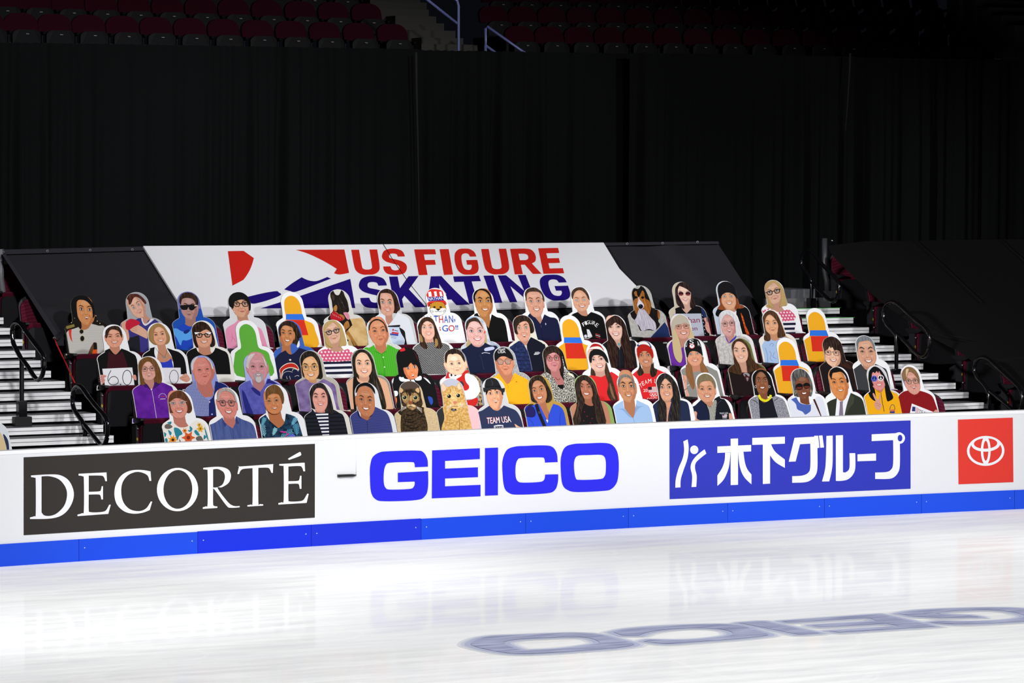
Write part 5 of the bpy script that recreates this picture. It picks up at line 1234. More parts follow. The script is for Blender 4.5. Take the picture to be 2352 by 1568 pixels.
c.p('hair', HR, '78,850 120,745 250,664 355,712 435,830 475,970 525,1150 600,1500 640,1740! 430,1740! 410,1400 352,1150 380,1000 378,880 330,835 255,790 200,840 135,865 140,960 200,1060 275,1180 305,1400 270,1740! 140,1740! 118,1300 90,1050')
c.done()
c = Cut(3, 11, 1400, 635, 'cardboard cutout of an older woman with long straight blonde hair in purple', 'the older blonde woman in purple', '#e0dad2', 0.004)
HY = hairmat('#cdb68a')
c.p('hair', HY, '1268,850 1300,730 1400,645 1500,680 1580,790 1640,950 1695,1075 1480,1150 1440,1500 1390,1510 1310,1400 1290,1100')
c.F((1400, 862), (1532, 855), (1490, 985), (1487, 1085), '#dba28e', .98, nl=1.4)
c.p('top', '#6d2f9e', '1215,1230 1300,1120 1450,1250 1560,1090! 1700,1078 1850,1250 1940,1500 1990,1740! 1250,1740! 1225,1400')
c.D('big', brow='#b09a80', sq=.6, lip='#c0564e', age=1)
c.p('hair', HY, '1268,850 1300,830 1345,950 1400,1080 1440,1250 1462,1420 1425,1515 1340,1440 1290,1250'); c.p('hair', HY, '1570,820 1640,950 1695,1070 1580,1090 1600,950')
c.p('hair', hairmat('#b9b1a2'), '1270,860 1300,730 1400,645 1500,680 1575,780 1600,870 1555,815 1500,800 1440,820 1375,830 1335,860 1320,930')
c.G('rect', '#8a6a60', w=5); c.done()
c = Cut(3, 13, 230, 640, 'cardboard cutout of a white-haired elderly woman in a pale cable cardigan', 'the white-haired woman in a pale cardigan', '#e8e6e4', 0.004)
HW = pat('strand', '#dedce0', '#b4b2b8', 90, thr=.6)
c.p('hair', HW, '62,860 90,730 180,660 265,658 355,730 425,860 455,1000 475,1095 390,1110 180,1100 100,1105')
c.F((196, 892), (318, 880), (270, 1022), (284, 1118), '#daa7a0', 1.08, nl=1.0)
c.p('top', pat('noise', '#d2cecb', '#b5b0ac', 32), '-20,1220 60,1120 185,1080! 250,1240 330,1210 385,1090! 480,1100 600,1150 665,1280 750,1720! -10,1720!'); c.p('top', '#3438b0', '200,1090! 232,1160 270,1235! 300,1190 360,1140 398,1088! 392,1150 320,1210 268,1240! 225,1180')
for k in range(4): c.st('top', '#aaa5a0', [(60 + k * 90, 1300 + k * 30), (90 + k * 95, 1450), (80 + k * 100, 1650)], 8)
c.D('open', brow='#a89a98', sq=.7, lip='#a8404e', age=1, sh='R')
c.p('hair', HW, '62,860 90,730 180,660 265,658 355,730 425,860 455,1000 475,1095 395,1110 382,960 368,860 310,765 210,722 145,800 122,900 140,1050 185,1100 100,1105')
c.G('rect', '#8a7a70', w=5); c.done()
c = Cut(3, 13, 1010, 635, 'cardboard cutout of a little girl with long brown hair in a pale blue top', 'the little girl in a pale blue top', '#ece4d8', 0.004)
c.p('background', '#b98a5e', '1180,820 1260,1000 1300,1110 1400,1180 1450,1300 1330,1300 1200,1100')
HN = hairmat('#452a1a')
c.p('hair', HN, '862,850 890,740 950,668 1020,650 1115,700 1185,830 1245,1000 1275,1110 1150,1142 1000,1195 905,1182 900,1050 878,930')
c.F((966, 886), (1092, 880), (1055, 1005), (1063, 1085), '#e5ae84', 1.0, nl=1.0)
c.p('top', '#a9c3e6', '860,1290 920,1190 1000,1145! 1060,1190 1140,1185 1245,1125! 1330,1150 1410,1250 1470,1720! 940,1720! 890,1400')
for a in ('1000,1290 1030,1240 1070,1260 1050,1300', '1000,1380 1030,1440 1010,1520 1060,1560', '1090,1400 1060,1480 1120,1520', '920,1320 960,1450 970,1600'): c.st('top', '#4a62a0', a, 5)
c.D('closed', brow='#6a4830', sq=.95, lip='#b85650')
c.p('hair', HN, '862,850 890,740 950,668 1020,650 1115,700 1185,830 1245,1000 1275,1110 1150,1142 1142,1030 1152,910 1095,800 1005,725 935,770 912,880 932,1010 1000,1090 1002,1195 905,1182 900,1050 878,930')
c.done()
plain(3, 13, 1800, 605, 'white cardboard cutout with plain colour bands, third row end before the right steps', 'banded panels at the right steps', '#f0ac22', sdx=45)
# ================= second row
c = Cut(2, 2, 2000, 222, 'cardboard cutout of a woman in a bright purple zip jacket and thin glasses', 'the woman in a purple zip jacket', '#f0eef0', 0.004, seat='end')
HP = hairmat('#6a4420')
c.p('hair', HP, '1838,390 1880,290 1980,233 2085,270 2155,390 2185,530 2165,592 2100,600 1960,600 1900,615 1848,545')
c.F((1955, 400), (2052, 392), (2010, 482), (2012, 548), '#dfa596', 1.02, nl=1.1)
c.p('top', pat('noise', '#6e26a6', '#5a1c90', 9), '1730,710 1790,640 1930,578! 1990,620 2045,690! 2075,620 2085,575! 2160,570 2280,615 2345,690 2440,1120! 1740,1120!')
c.p('top', '#3c1468', '1930,580! 1985,600 2048,690! 1990,650 1950,640'); c.p('top', '#3c1468', '2085,575! 2165,572 2150,610 2065,670!')
c.st('top', '#c8bcd4', '2052,690 2085,880 2115,1070', 7)
for k in range(9): c.e('logo', '#e8e0ee', 2195 + 50 * math.cos(math.pi * (1 + k / 8)), 775 + 48 * math.sin(math.pi * (1 + k / 8)), 5, 5)
c.st('logo', '#d83a3c', '2165,768 2230,764', 7); c.st('logo', '#e8e0ee', '2160,802 2235,798', 7)
c.D('open', brow='#7a5a44', sq=.7, lip='#b8686a')
c.p('hair', HP, '1838,390 1880,290 1980,233 2085,270 2155,390 2185,530 2165,592 2110,580 2095,470 2075,370 2010,295 1945,325 1912,420 1935,545 1965,598 1900,615 1848,545')
c.G('rect', '#7a5a5a', w=4); c.done()
c = Cut(2, 4, 950, -31, 'cardboard cutout of a bald man in a small-checked blue shirt', 'the bald man in a checked blue shirt', '#9099d8', 0.003, '#b4bce8')
c.F((925, 232), (1062, 218), (1028, 348), (1015, 505), '#dc8b7e', 1.22, top=-1.75, nl=1.4, neck=(.78, 1.0))
c.p('top', pat('check', '#a6aed4', '#4a55a0', 62, thr=.5), '630,610 700,510 852,428! 880,540 980,690 1092,775! 1160,680 1200,480! 1300,450 1410,520 1470,600 1300,1120! 800,1120! 790,900')
c.p('top', '#1a2468', '1100,785! 1180,690 1212,430! 1330,470 1430,560 1240,760 1235,1100 1105,1100')
for x, y in ((1108, 805), (1152, 1028)): c.e('top', '#d0d4ea', x, y, 13, 13)
c.D('closed', brow='#c08a7c', ears='LR', sq=.45, lip='#a84c48', age=1, sh='R')
HWH = pat('strand', '#ddd6d2', '#bcb2b0', 90)
c.p('hair', HWH, '770,200 778,100 840,20 900,-8 850,60 815,140 810,220 790,240'); c.p('hair', HWH, '1000,-5 1080,30 1140,110 1168,215 1145,205 1120,120 1070,50'); c.done()
c = Cut(2, 4, 1900, -66, 'cardboard cutout of a grey-bearded man in a periwinkle polo jumper', 'the grey-bearded man in periwinkle', '#aab4ea', 0.003, '#c4ccf0')
c.F((1890, 172), (2042, 172), (1985, 325), (1988, 440), '#d2949a', 1.12, top=-1.75, nl=1.1)
c.p('top', pat('noise', '#6264bc', '#5254a8', 14), '1610,580 1680,480 1838,415! 1890,520 2020,625! 2100,500 2148,380! 2230,420 2345,480 2400,580 2380,1090! 1680,1090! 1650,750')
for q_ in ('1690,600 1750,660 1830,860 1895,1040 1790,1050 1725,850', '1850,560! 1900,545 2015,625! 2020,700 1930,650', '2130,480 2170,390 2250,430 2330,500 2200,470'): c.p('top', '#26287c', q_)
c.D('smile', brow='#a8888a', ears='LR', sq=.6, lip='#9a4a4c', beard='#a89ea2', age=1)
c.p('hair', HWH, '1755,160 1780,20 1850,-55 1920,-62 1870,10 1820,100 1802,210 1772,190'); c.p('hair', HWH, '2040,-20 2090,30 2125,130 2130,190 2105,150 2080,60'); c.done()
c = Cut(2, 6, 870, -121, 'cardboard cutout of a young woman in round amber glasses and tie-dyed purple', 'the young woman in round amber glasses', '#b9b2a4', 0.003)
HQ = hairmat('#17130f')
c.p('hair', HQ, '688,150 700,0 760,-90 870,-112 980,-65 1052,50 1085,200 1105,360 1040,390 780,370 720,270')
c.F((800, 181), (952, 178), (895, 325), (897, 418), '#e7b27f', 1.0, nl=.9)
c.p('top', pat('noise', '#705a8c', '#8b78a8', 11), '550,590 640,470 828,378! 880,450 1000,462 1122,388! 1240,450 1335,530 1385,850 1460,1080! 570,1080! 590,850')
c.D('big', brow='#2a1c14', bw=1.4, sq=.95, lip='#c0605a')
c.p('hair', HQ, '688,150 700,0 760,-90 870,-112 980,-65 1052,50 1085,200 1105,360 1042,390 1035,200 1000,80 925,-8 835,0 758,60 735,190 780,370 720,270')
c.G('round', '#b08a4c', w=9); c.done()
c = Cut(2, 6, 1790, -149, 'cardboard cutout of a young woman with long black hair in a black tank top', 'the young woman in a black tank top', '#8e8a80', 0.003)
c.p('hair', HQ, '1638,50 1668,-50 1750,-130 1850,-132 1955,-50 2025,100 2065,300 2150,500 2225,750 2245,920 2160,960 1900,500 1700,400 1650,250')
c.F((1765, 118), (1910, 120), (1855, 264), (1852, 365), '#e8b898', .98, nl=1.0)
c.p('skin', '#dca886', '1490,580 1560,440 1700,345! 1850,440 2100,360! 2230,420 2295,560 2400,1020! 1560,1020! 1540,900')
c.p('top', BLK, '1652,450 1662,350! 1712,330! 1740,430 1830,480 1920,450 1950,400! 2110,390! 2150,600 2240,1020! 1680,1020! 1650,700')
c.D('big', brow='#2c1c16', sq=.95, lip='#c4525c', bw=1.2)
c.p('hair', HQ, '1638,50 1668,-50 1750,-130 1850,-132 1955,-50 2025,100 2065,300 2150,500 2225,750 2245,920 2160,960 2080,800 2000,620 1925,470 1962,350 1992,200 1962,60 1885,-60 1785,-82 1705,0 1692,150 1722,340 1680,360 1650,220')
c.p('hair', '#4a4038', '2060,400 2120,560 2180,760 2140,720 2080,560'); c.done()
c = Cut(2, 8, 560, -20, 'cardboard cutout of a toddler with heavy black hair, red bow and black outfit', 'the toddler with a red bow', '#0c0b0d', 0.003, '#1a1418')
c.p('background', '#8a1420', '700,50! 770,160 810,330 830,470! 800,330 750,180'); c.p('background', '#a01a28', '880,480! 960,540 1010,620! 960,580')
c.F((600, 352), (720, 335), (690, 490), (693, 552), '#e88e5c', 1.15, nl=.5)
c.p('top', '#0d0c0e', '255,620 350,500 500,560 620,570 850,480! 990,560 1040,680 1120,1120! 300,1120! 280,900')
WB = '#e6e8f4'
c.p('top', WB, '440,530 470,480 520,470 535,540 625,560 622,592 480,592'); c.p('top', WB, '728,560 760,500 840,498 845,560 780,580'); c.p('top', WB, '650,565! 710,560! 735,620 690,610')
c.p('top', WB, '268,650 280,560 345,508 332,620 290,745'); c.p('top', WB, '283,800 330,768 412,770 412,850 318,862'); c.p('top', WB, '880,520 960,560 1012,640 960,600'); c.p('top', '#2a4aa8', '960,870 1040,890 1050,980 1010,1010')
c.e('top', '#0d0c0e', 490, 512, 14, 8)
c.p('hand', '#e0703c', '300,900 360,868 402,900 392,990 320,1002'); c.p('hand', '#e8a08c', '355,990! 395,985! 385,1090! 365,1090!')
c.D('open', brow=None, sq=1.5, lip='#c82c30', iris='#140c0a', sh='L')
c.p('hair', '#0b0a0b', '372,160 400,40 480,-10 600,-10 690,50 765,180 805,330 822,470 770,505 785,380 745,300 690,298 650,262 590,335 515,352 535,450 560,510 425,495 388,330')
c.p('bow', '#c8222c', '438,0! 530,-12! 548,40 462,62!'); c.done()
c = Cut(2, 8, 1420, 0, 'cardboard cutout of a baby boy in a red vest and white shirt', 'the baby boy in a red vest', '#908f96', 0.003, '#a8a8ae')
c.p('background', pat('noise', '#2a2420', '#b89a6a', 40), '1640,300! 1700,340 1720,440 1900,500! 1950,1060! 1840,1060! 1880,800 1700,450'); c.p('background', pat('stripes', '#8a7a68', '#d8d0c4', 26), '1160,620! 1240,510! 1300,430! 1290,560 1180,800')
c.F((1390, 282), (1522, 270), (1490, 392), (1492, 475), '#f2c6a6', 1.3, top=-1.9, nl=.6)
c.p('top', '#e6e4e2', '1160,680 1230,530 1330,440 1480,490 1650,450 1760,480 1850,560 1900,720 1890,800 1800,900 1640,930 1560,1060! 1200,1060!')
c.p('top', '#c4231f', '1290,480 1330,420! 1372,440 1340,500 1372,530! 1280,545!'); c.p('top', '#c4231f', '1468,565 1560,500 1600,420 1682,385! 1692,432 1630,472 1642,590 1705,680 1680,742 1612,752 1560,640'); c.p('top', '#c4231f', '1600,905! 1700,932 1850,880! 1865,960 1800,1060! 1620,1060!')
c.p('top', '#e8e8e6', '1338,455! 1560,450! 1540,495! 1345,505!'); c.p('top', '#1c1c1e', '1370,450! 1400,450! 1400,500! 1370,500!'); c.p('top', '#1c1c1e', '1440,462! 1470,455! 1475,490! 1440,500!'); c.p('top', '#3a3436', '1535,600 1580,592 1612,650 1590,690 1560,660')
c.D('closed', brow='#b88a6c', ears='LR', sq=1.1, lip='#c8706a', light=.35)
c.p('hair', hairmat('#1c120f'), '1258,190 1272,90 1340,20 1430,4 1530,40 1602,130 1625,245 1600,225 1560,150 1505,105 1440,95 1400,110 1360,100 1312,135 1292,265 1270,240'); c.done()
c = Cut(2, 10, 270, 44, 'cardboard cutout of a man in a black lettered cap and mustard polo shirt', 'the man in a black cap', pat('noise', '#b4b4b4', '#8c8c8e', 60), 0.003)
c.F((225, 320), (357, 315), (320, 455), (332, 565), '#d28d6c', 1.12, nl=1.2, neck=(.75, .95))
c.p('top', '#efab1c', '60,640 130,590 200,525! 260,610 345,720! 400,690 482,515! 560,560 700,630 750,710 800,1140! 20,1140!')
c.st('top', '#c4840c', '345,720 370,760 375,800', 8); c.st('top', '#c4840c', '260,610 330,660 345,720', 8, True); c.st('top', '#c4840c', '480,560 450,640 380,690', 8, True); c.e('top', '#b8301c', 518, 678, 14, 8)
c.D('closed', brow='#8a6a58', ears='R', sq=.6, lip='#a8584c', age=1, sh='L')
c.G('rect', '#5a5a60', '#b08a78', w=6)
c.p('hat', '#0f0e10', '105,290 118,180 170,102 270,66 370,108 442,215 458,295! 400,268 300,222 215,235 150,300 130,290'); c.text('hat', '#f0f0f0', 'TEAM', '185,92 302,78 308,118 182,128'); c.text('hat', '#f0f0f0', 'USA', '178,130 312,120 318,165 178,168'); c.done()
c = Cut(2, 10, 1150, 24, 'cardboard cutout of a dark-haired woman in a speckled black and white jacket', 'the woman in a speckled jacket', '#0e0c0e', 0.004, '#9a8f88')
HV = hairmat('#1c1110')
c.p('background', pat('noise', '#efeee8', '#1a1a1a', 60), '1340,200! 1400,420 1500,540 1420,560 1370,480')
c.p('hair', HV, '962,260 980,140 1050,62 1150,30 1245,62 1312,150 1345,300 1372,490 1320,525 1010,490 978,350'); c.p('hair', '#a89cd0', '1150,30 1190,35 1225,80 1195,75')
c.F((1115, 263), (1232, 255), (1205, 387), (1215, 495), '#cc8a88', 1.08, nl=1.5)
c.p('top', pat('noise', '#121212', '#ece9da', 85, thr=.54), '880,600 960,555 1062,508! 1150,560 1240,700 1290,790 1370,785 1365,520! 1480,515 1570,600 1620,900 1680,1130! 1100,1130! 1000,800')
c.st('top', '#1a1214', '1215,600 1265,645 1305,620', 8); c.p('top', '#e8e6c8', '1430,525 1500,530 1560,600 1480,560')
c.D('closed', brow='#4a2a24', sq=.9, lip='#a8485a', sh='R')
c.p('hair', HV, '962,260 980,140 1050,62 1150,30 1245,62 1312,150 1345,300 1372,490 1325,520 1312,300 1275,205 1205,155 1130,170 1065,220 1052,335 1075,430 1012,490 978,350')
c.G('rect', '#8a4a48', w=7); c.done()
c = Cut(2, 10, 1930, -31, 'cardboard cutout of a girl in a black knit hat and plain red T-shirt', 'the girl in a black knit hat')
HM = hairmat('#3a271c')
c.p('hair', HM, '1875,380 1920,480 2010,560 1930,592 1855,570'); c.p('hair', HM, '2135,340 2180,480 2240,640 2110,560')
c.F((1900, 282), (2042, 270), (2020, 405), (2022, 500), '#eec3b0', 1.0, nl=.9)
c.p('top', '#e2292d', '1780,620 1850,565 1950,575 2050,590 2150,540 2230,498! 2350,580 2420,700 2420,1080! 1900,1080! 1860,700')
c.D('big', brow='#5a4034', sq=.8, lip='#cc5a60', bw=1.2)
c.p('hair', HM, '2130,330 2180,480 2240,640 2300,850 2335,1010 2220,1015 2150,880 2170,720 2120,560 2108,470'); c.p('hair', '#8a6248', '2200,700 2260,880 2290,990 2250,960 2200,820')
c.p('hat', '#b01c24', '1838,95 1850,38 1910,-5 2000,8 2050,50 2085,125 2000,112 1900,102'); c.p('hat', '#eeeae0', '1835,95 1860,60 1920,48 1990,45 2045,75 2090,140 2105,190 2070,130 1960,90'); c.st('hat', '#eeeae0', '1885,75 1920,82 1990,70', 7)
c.p('hat', '#101412', '1822,245 1840,150 1900,102 2000,95 2092,150 2152,250 2172,345! 2130,320 2060,225 1965,198 1885,225 1862,340 1835,320'); c.done()
c = Cut(2, 12, 770, 22, 'cardboard cutout of a girl in a red-cuffed knit hat and lettered red T-shirt', 'the girl in a red-cuffed hat')
HS = hairmat('#261a14')
c.p('hair', HS, '690,380 740,520 900,520 950,400 960,500 1012,540 990,640 920,670 700,655 655,590 690,490')
c.F((725, 284), (848, 281), (810, 407), (822, 495), '#cb8e6b', 1.0, nl=1.1)
c.p('top', '#e0262a', '510,680 570,625 662,545! 770,600 880,602 1005,530! 1120,580 1200,640 1260,1140! 680,1140! 650,830')
c.p('hair', HS, '690,400 740,520 772,600 700,655 655,590 690,490'); c.p('hair', HS, '920,380 955,500 1015,540 992,640 920,672 885,600 900,480')
for ch, x, y, rr in (('T', 720, 825, -.5), ('E', 762, 785, -.35), ('A', 812, 758, -.2), ('M', 880, 742, -.05), ('U', 985, 745, .1), ('S', 1040, 760, .25), ('A', 1090, 785, .4)):
    ca, sa = math.cos(rr), math.sin(rr); w_ = 30 if ch == 'M' else 22
    c.text('lettering', '#f0eeea', ch, ' '.join('%g,%g' % (x + u * w_ * ca - v * 38 * sa, y + u * w_ * sa + v * 38 * ca) for u, v in ((-1, -1), (1, -1), (1, 1), (-1, 1))))
c.text('lettering', '#f0eeea', '20', '762,888 838,882 842,938 766,942')
c.p('lettering', '#eae4e4', '850,852! 1090,840! 1100,940! 858,950!'); c.p('lettering', '#2a2030', '850,852! 916,848! 918,900! 854,904!')
for k in range(4): c.st('lettering', '#c85a60', [(918 if k < 2 else 858, 862 + k * 24 - 4), (1095, 852 + k * 24 - 6)], 9)
for k in range(3): c.ring('lettering', '#f0eeea', 905 + k * 45, 985 - k, 28, 24, 6)
for k in range(2): c.ring('lettering', '#f0eeea', 928 + k * 45, 1010 - k, 28, 24, 6)
c.text('lettering', '#f0eeea', 'SOCHI', '832,1048 1060,1040 1062,1100 832,1105')
c.D('smile', brow='#4a2c20', sq=.9, lip='#b05a50', bw=1.2)
c.p('hat', '#22306a', '650,120 680,50 780,28 862,60 912,165 880,140'); c.p('hat', '#eceae4', '668,100 700,55 780,38 840,62 878,130 800,92 740,85')
c.p('hat', pat('stripes', '#c0241c', '#a01c16', 60), '643,235 648,145 740,90 830,100 912,170 942,290 922,345! 872,255 795,205 705,235 682,335! 655,300'); c.done()
c = Cut(2, 12, 1650, -28, 'cardboard cutout of a girl in a black USA beanie pointing one finger up', 'the pointing girl in a black USA beanie')
HG = hairmat('#8a5c36')
c.p('hair', HG, '1555,320 1830,300 1850,420 1940,580 1540,600 1530,520')
c.F((1615, 262), (1738, 250), (1695, 382), (1708, 475), '#e2a382', 1.04, nl=1.1)
c.p('top', '#908e89', '1380,620 1440,550 1545,485! 1640,565 1730,575 1810,540 1905,468! 2045,540 2115,620 2230,1120! 1440,1120! 1440,700')
c.p('hair', HG, '1555,330 1592,430 1642,480 1652,560 1692,800 1660,895 1600,800 1528,600 1538,480'); c.p('hair', HG, '1808,300 1850,420 1938,570 1900,605 1815,595 1785,480'); c.st('top', '#e8e8e8', '1545,835 1580,815 1600,808', 10, True)
c.p('hand', '#e2a58e', '1418,520 1436,522 1452,590 1472,630 1540,660 1545,780 1552,890 1592,1000 1585,1090! 1470,1090! 1460,850 1420,780 1413,640'); c.st('hand', '#b06a58', '1475,650 1500,690 1480,730', 6); c.st('hand', '#b06a58', '1500,720 1530,740 1500,770', 6); c.st('hand', '#1a1a1c', '1465,880 1510,905 1555,870', 8)
c.D('smile', brow='#a87c5c', sq=.75, lip='#b86058', iris='#4a6a78')
c.p('hat', '#111113', '1508,260 1520,100 1560,0 1642,-22 1742,0 1792,90 1822,230 1832,305! 1790,255 1700,208 1605,220 1555,330! 1520,290')
c.text('hat', '#ececec', 'S', '1588,2 1668,0 1668,78 1590,80'); c.text('hat', '#ececec', 'U', '1515,30 1545,25 1548,130 1518,135'); c.text('hat', '#ececec', 'A', '1715,30 1755,25 1790,125 1745,115')
c.e('hat', '#c8362c', 1635, 118, 52, 46); c.e('hat', '#ececee', 1635, 118, 42, 37); c.e('hat', '#7a7a9a', 1635, 108, 16, 10); c.done()
c = Cut(2, 14, 460, 52, 'cardboard cutout of a young woman with long brown hair in a dark eagle-print top', 'the brown-haired woman in an eagle-print top', '#6a7040', 0.003, '#b0b09c')
HT = hairmat('#3a2212')
c.p('hair', HT, '272,200 310,120 400,65 490,70 580,150 642,280 692,440 860,580 870,640 700,650 250,640 215,600 320,500 298,350')
c.F((400, 281), (532, 283), (485, 405), (492, 495), '#e7b89e', 1.0, nl=1.3)
c.p('top', '#1b0f10', '190,650 240,540 330,500 430,600 480,665! 540,672 622,662! 700,640 850,590 890,640 730,1110! 260,1110!')
c.p('print', '#4a1a20', '500,668! 640,668! 645,760 602,835 555,770'); c.p('print', '#9a9498', '530,690 580,672 635,700 630,740 590,720 545,735'); c.p('print', '#1a1416', '545,700 580,705 600,725 560,722'); c.p('print', '#8a8488', '580,760 620,770 600,825')
c.D('smile', brow='#3a2216', bw=1.5, ears='R', sq=.75, lip='#c47870', iris='#4a4a40')
c.p('hair', HT, '272,200 310,120 400,65 490,70 580,150 642,280 692,440 860,580 870,640 700,650 600,670 588,480 612,340 572,205 492,125 405,115 355,200 352,330 420,480 462,560 482,710 250,650 215,600 320,500 298,350'); c.done()
plain(2, 14, 1270, 42, 'white cardboard cutout with plain colour bands, second row behind the grey-haired woman', 'banded panels in the second row', '#f0ac22')
c = Cut(2, 15, 370, 98, 'cardboard cutout of a woman with dark fringe and glasses in dark brown', 'the fringed woman in dark brown', '#2c1512', 0.004, '#8a7a74', sdx=40)
HX = hairmat('#1e1210')
c.p('hair', HX, '212,300 230,190 300,115 390,100 492,160 562,290 605,450 612,580 550,620 300,600 240,480')
c.F((325, 385), (467, 395), (420, 530), (432, 640), '#efc4a6', 1.0, nl=.7)
c.p('top', '#1c1214', '110,720 200,600 320,560 400,650 450,650 540,600 650,570 760,650 820,1110! 180,1110!'); c.p('top', '#3a1c14', '520,600 640,570 745,640 740,690 600,640')
c.D('big', brow=None, sq=.75, lip='#b8605a', age=1, sh='R')
c.p('hair', HX, '212,300 230,190 300,115 390,100 492,160 562,290 605,450 612,580 555,590 555,430 530,365 480,345 440,350 425,330 400,290 370,310 350,275 320,330 290,345 270,400 280,560 240,480')
c.G('rect', '#8a5a48', w=6); c.done()
c = Cut(2, 15, 960, 78, 'cardboard cutout of a silver-haired man in a charcoal high-collared jacket', 'the silver-haired man in charcoal', sdx=52)
c.F((945, 372), (1097, 370), (1055, 545), (1058, 648), '#d9a689', 1.05, nl=.8)
c.p('top', '#3b3c3f', '720,760 800,680 922,588! 1000,690 1090,695 1182,590! 1300,650 1395,730 1470,1130! 760,1130! 750,850')
c.st('top', '#232326', '1005,690 1030,800 1050,1000', 8)
c.D('big', brow='#2a2624', bw=1.5, sq=.55, lip='#b4625a', age=1)
c.p('hair', pat('strand', '#8c9196', '#5c6268', 90), '812,270 830,160 900,95 980,83 1082,130 1152,230 1175,360 1150,335 1112,225 1055,172 955,182 878,205 862,300 852,395 825,335'); c.done()
# ================= front row
c = Cut(1, 4, 540, 595, 'cardboard cutout of a woman with an auburn bob in a floral blouse', 'the auburn bob woman in a floral blouse', seat='end')
HA = hairmat('#56301a')
c.p('hair', HA, '338,930 355,760 420,650 520,600 630,628 732,750 785,900 772,985 715,1005 440,1005 360,990')
c.F((450, 836), (607, 825), (560, 980), (562, 1108), '#db9280', 1.02, nl=1.4, neck=(.65, 1.15))
c.p('top', '#efe9e0', '235,1310 300,1190 428,1145! 540,1248 620,1265 710,1245 862,1135! 960,1170 1050,1260 1140,1620! 260,1620!')
TE = '#2a8698'
for q_ in ('470,1270 560,1290 622,1380 560,1420 530,1500 480,1370', '750,1240 802,1290 762,1335', '868,1310 932,1400 880,1408 830,1340', '360,1310 425,1360 395,1410', '270,1350 330,1380 300,1440', '345,1180 420,1160 405,1210', '280,1490 340,1460 350,1540 285,1560', '1010,1400 1050,1440 1000,1480', '720,1310 790,1330 740,1345', '1010,1250 1060,1370 1090,1500 1050,1440'): c.p('top', TE, q_)
for q_ in ('300,1230 360,1200 440,1250 380,1290 310,1280', '860,1450 950,1420 1000,1530 900,1520', '560,1470 600,1540 580,1560'): c.p('top', '#6a625c', q_)
def flower(x, y, r, col, cc, n=7):
    pts = []
    for k in range(n * 2): a = math.pi * k / n; rr = r if k % 2 == 0 else r * .55; pts.append((x + rr * math.cos(a), y + rr * math.sin(a), 0))
    c.p('top', col, pts); c.e('top', cc, x, y, r * .28, r * .28, clip=True)
flower(725, 1450, 125, '#dc5c2a', '#8a2a14', 6); flower(660, 1325, 52, '#ee8a2c', '#8a3a14', 6); flower(445, 1490, 92, '#f0961e', '#3a2418', 9); flower(940, 1290, 72, '#e8b030', '#a86a18', 6); flower(920, 1220, 45, '#e8b030', '#8a5a18', 6)
c.D('big', brow='#a87860', sq=.75, lip='#b84a4c', age=1, iris='#3a6a72')
c.p('hair', HA, '338,930 355,760 420,650 520,600 630,628 732,750 785,900 772,985 715,1005 705,890 650,790 560,745 480,745 420,785 392,850 420,960 445,1005 360,990')
c.G('rect', '#d8c4bc', w=6); c.done()
c = Cut(1, 4, 1380, 548, 'cardboard cutout of a grey-haired man in glasses and a chambray shirt', 'the grey-haired man in a chambray shirt')
c.F((1340, 820), (1492, 823), (1450, 990), (1462, 1112), '#dc8b7f', 1.05, nl=1.5)
c.p('top', pat('strand', '#404f88', '#5a6ba4', 30), '1060,1300 1100,1225 1200,1180 1338,1085! 1400,1190 1522,1282! 1575,1180 1582,1060! 1700,1120 1865,1190 1930,1310 1990,1620! 1100,1620!')
c.p('top', '#33407a', '1340,1090! 1380,1180 1415,1200 1385,1265! 1350,1180'); c.p('top', '#33407a', '1585,1065! 1620,1140 1640,1200 1580,1190! 1570,1120'); c.st('top', '#2c3870', '1522,1285 1535,1400 1540,1560', 7)
c.D('big', brow='#a08a80', ears='LR', sq=.7, lip='#c06a68', age=1)
c.p('hair', pat('strand', '#b8b2ab', '#948c86', 80), '1238,790 1250,660 1310,580 1400,557 1505,600 1575,700 1605,840 1575,795 1535,695 1455,625 1365,615 1295,662 1268,765')
c.G('rect', '#4a4650', w=9); c.done()
c = Cut(1, 6, 230, 490, 'cardboard cutout of a woman with short brushed-up brown hair in palm-leaf print', 'the woman in a palm-leaf print')
HU = hairmat('#644322')
c.p('hair', HU, '0,770 18,640 80,550 180,503 290,530 372,640 398,780 375,845 320,860 60,860 25,825')
c.F((130, 802), (262, 790), (230, 930), (243, 1032), '#d28857', 1.12, nl=1.6, neck=(.75, 1.2))
PL = pat('noise', '#122030', '#274a6a', 18)
c.p('top', PL, '-90,1200 -30,1110 78,1035! 160,1150 312,1280! 410,1190 442,1015! 560,1050 655,1130 770,1500! -60,1500! -80,1300')
def frond(x, y, a, l, col):
    dx, dy = math.cos(a), math.sin(a)
    c.st('top', col, [(x, y), (x + dx * l, y + dy * l)], 6, clip=True)
    for k in range(7):
        t = (k + 1) / 8 * l; ll = l * .38 * (1 - abs(k - 3) / 8)
        for sg in (-1, 1): c.st('top', col, [(x + dx * t, y + dy * t), (x + dx * (t + ll * .7) - sg * dy * ll * .7, y + dy * (t + ll * .7) + sg * dx * ll * .7)], 9, clip=True)
for a in ((70, 1440, -1.9, 250, '#8ccfe2'), (330, 1450, -.45, 260, '#6ab8d4'), (540, 1230, -1.0, 160, '#7ac0e0'), (640, 1420, -1.7, 220, '#62b4d8'), (200, 1420, -1.2, 150, '#9ad8e6'), (0, 1240, -1.2, 150, '#6ab8d0')): frond(*a)
c.p('top', '#c83a9c', '330,1340 430,1345 440,1370 350,1362'); c.p('top', '#c83a9c', '420,1440 470,1370 480,1400'); c.p('top', '#5a6ad0', '480,1420 560,1390 600,1430 520,1445')
c.D('smile', brow='#8a6040', sq=.65, lip='#b4523e', age=1)
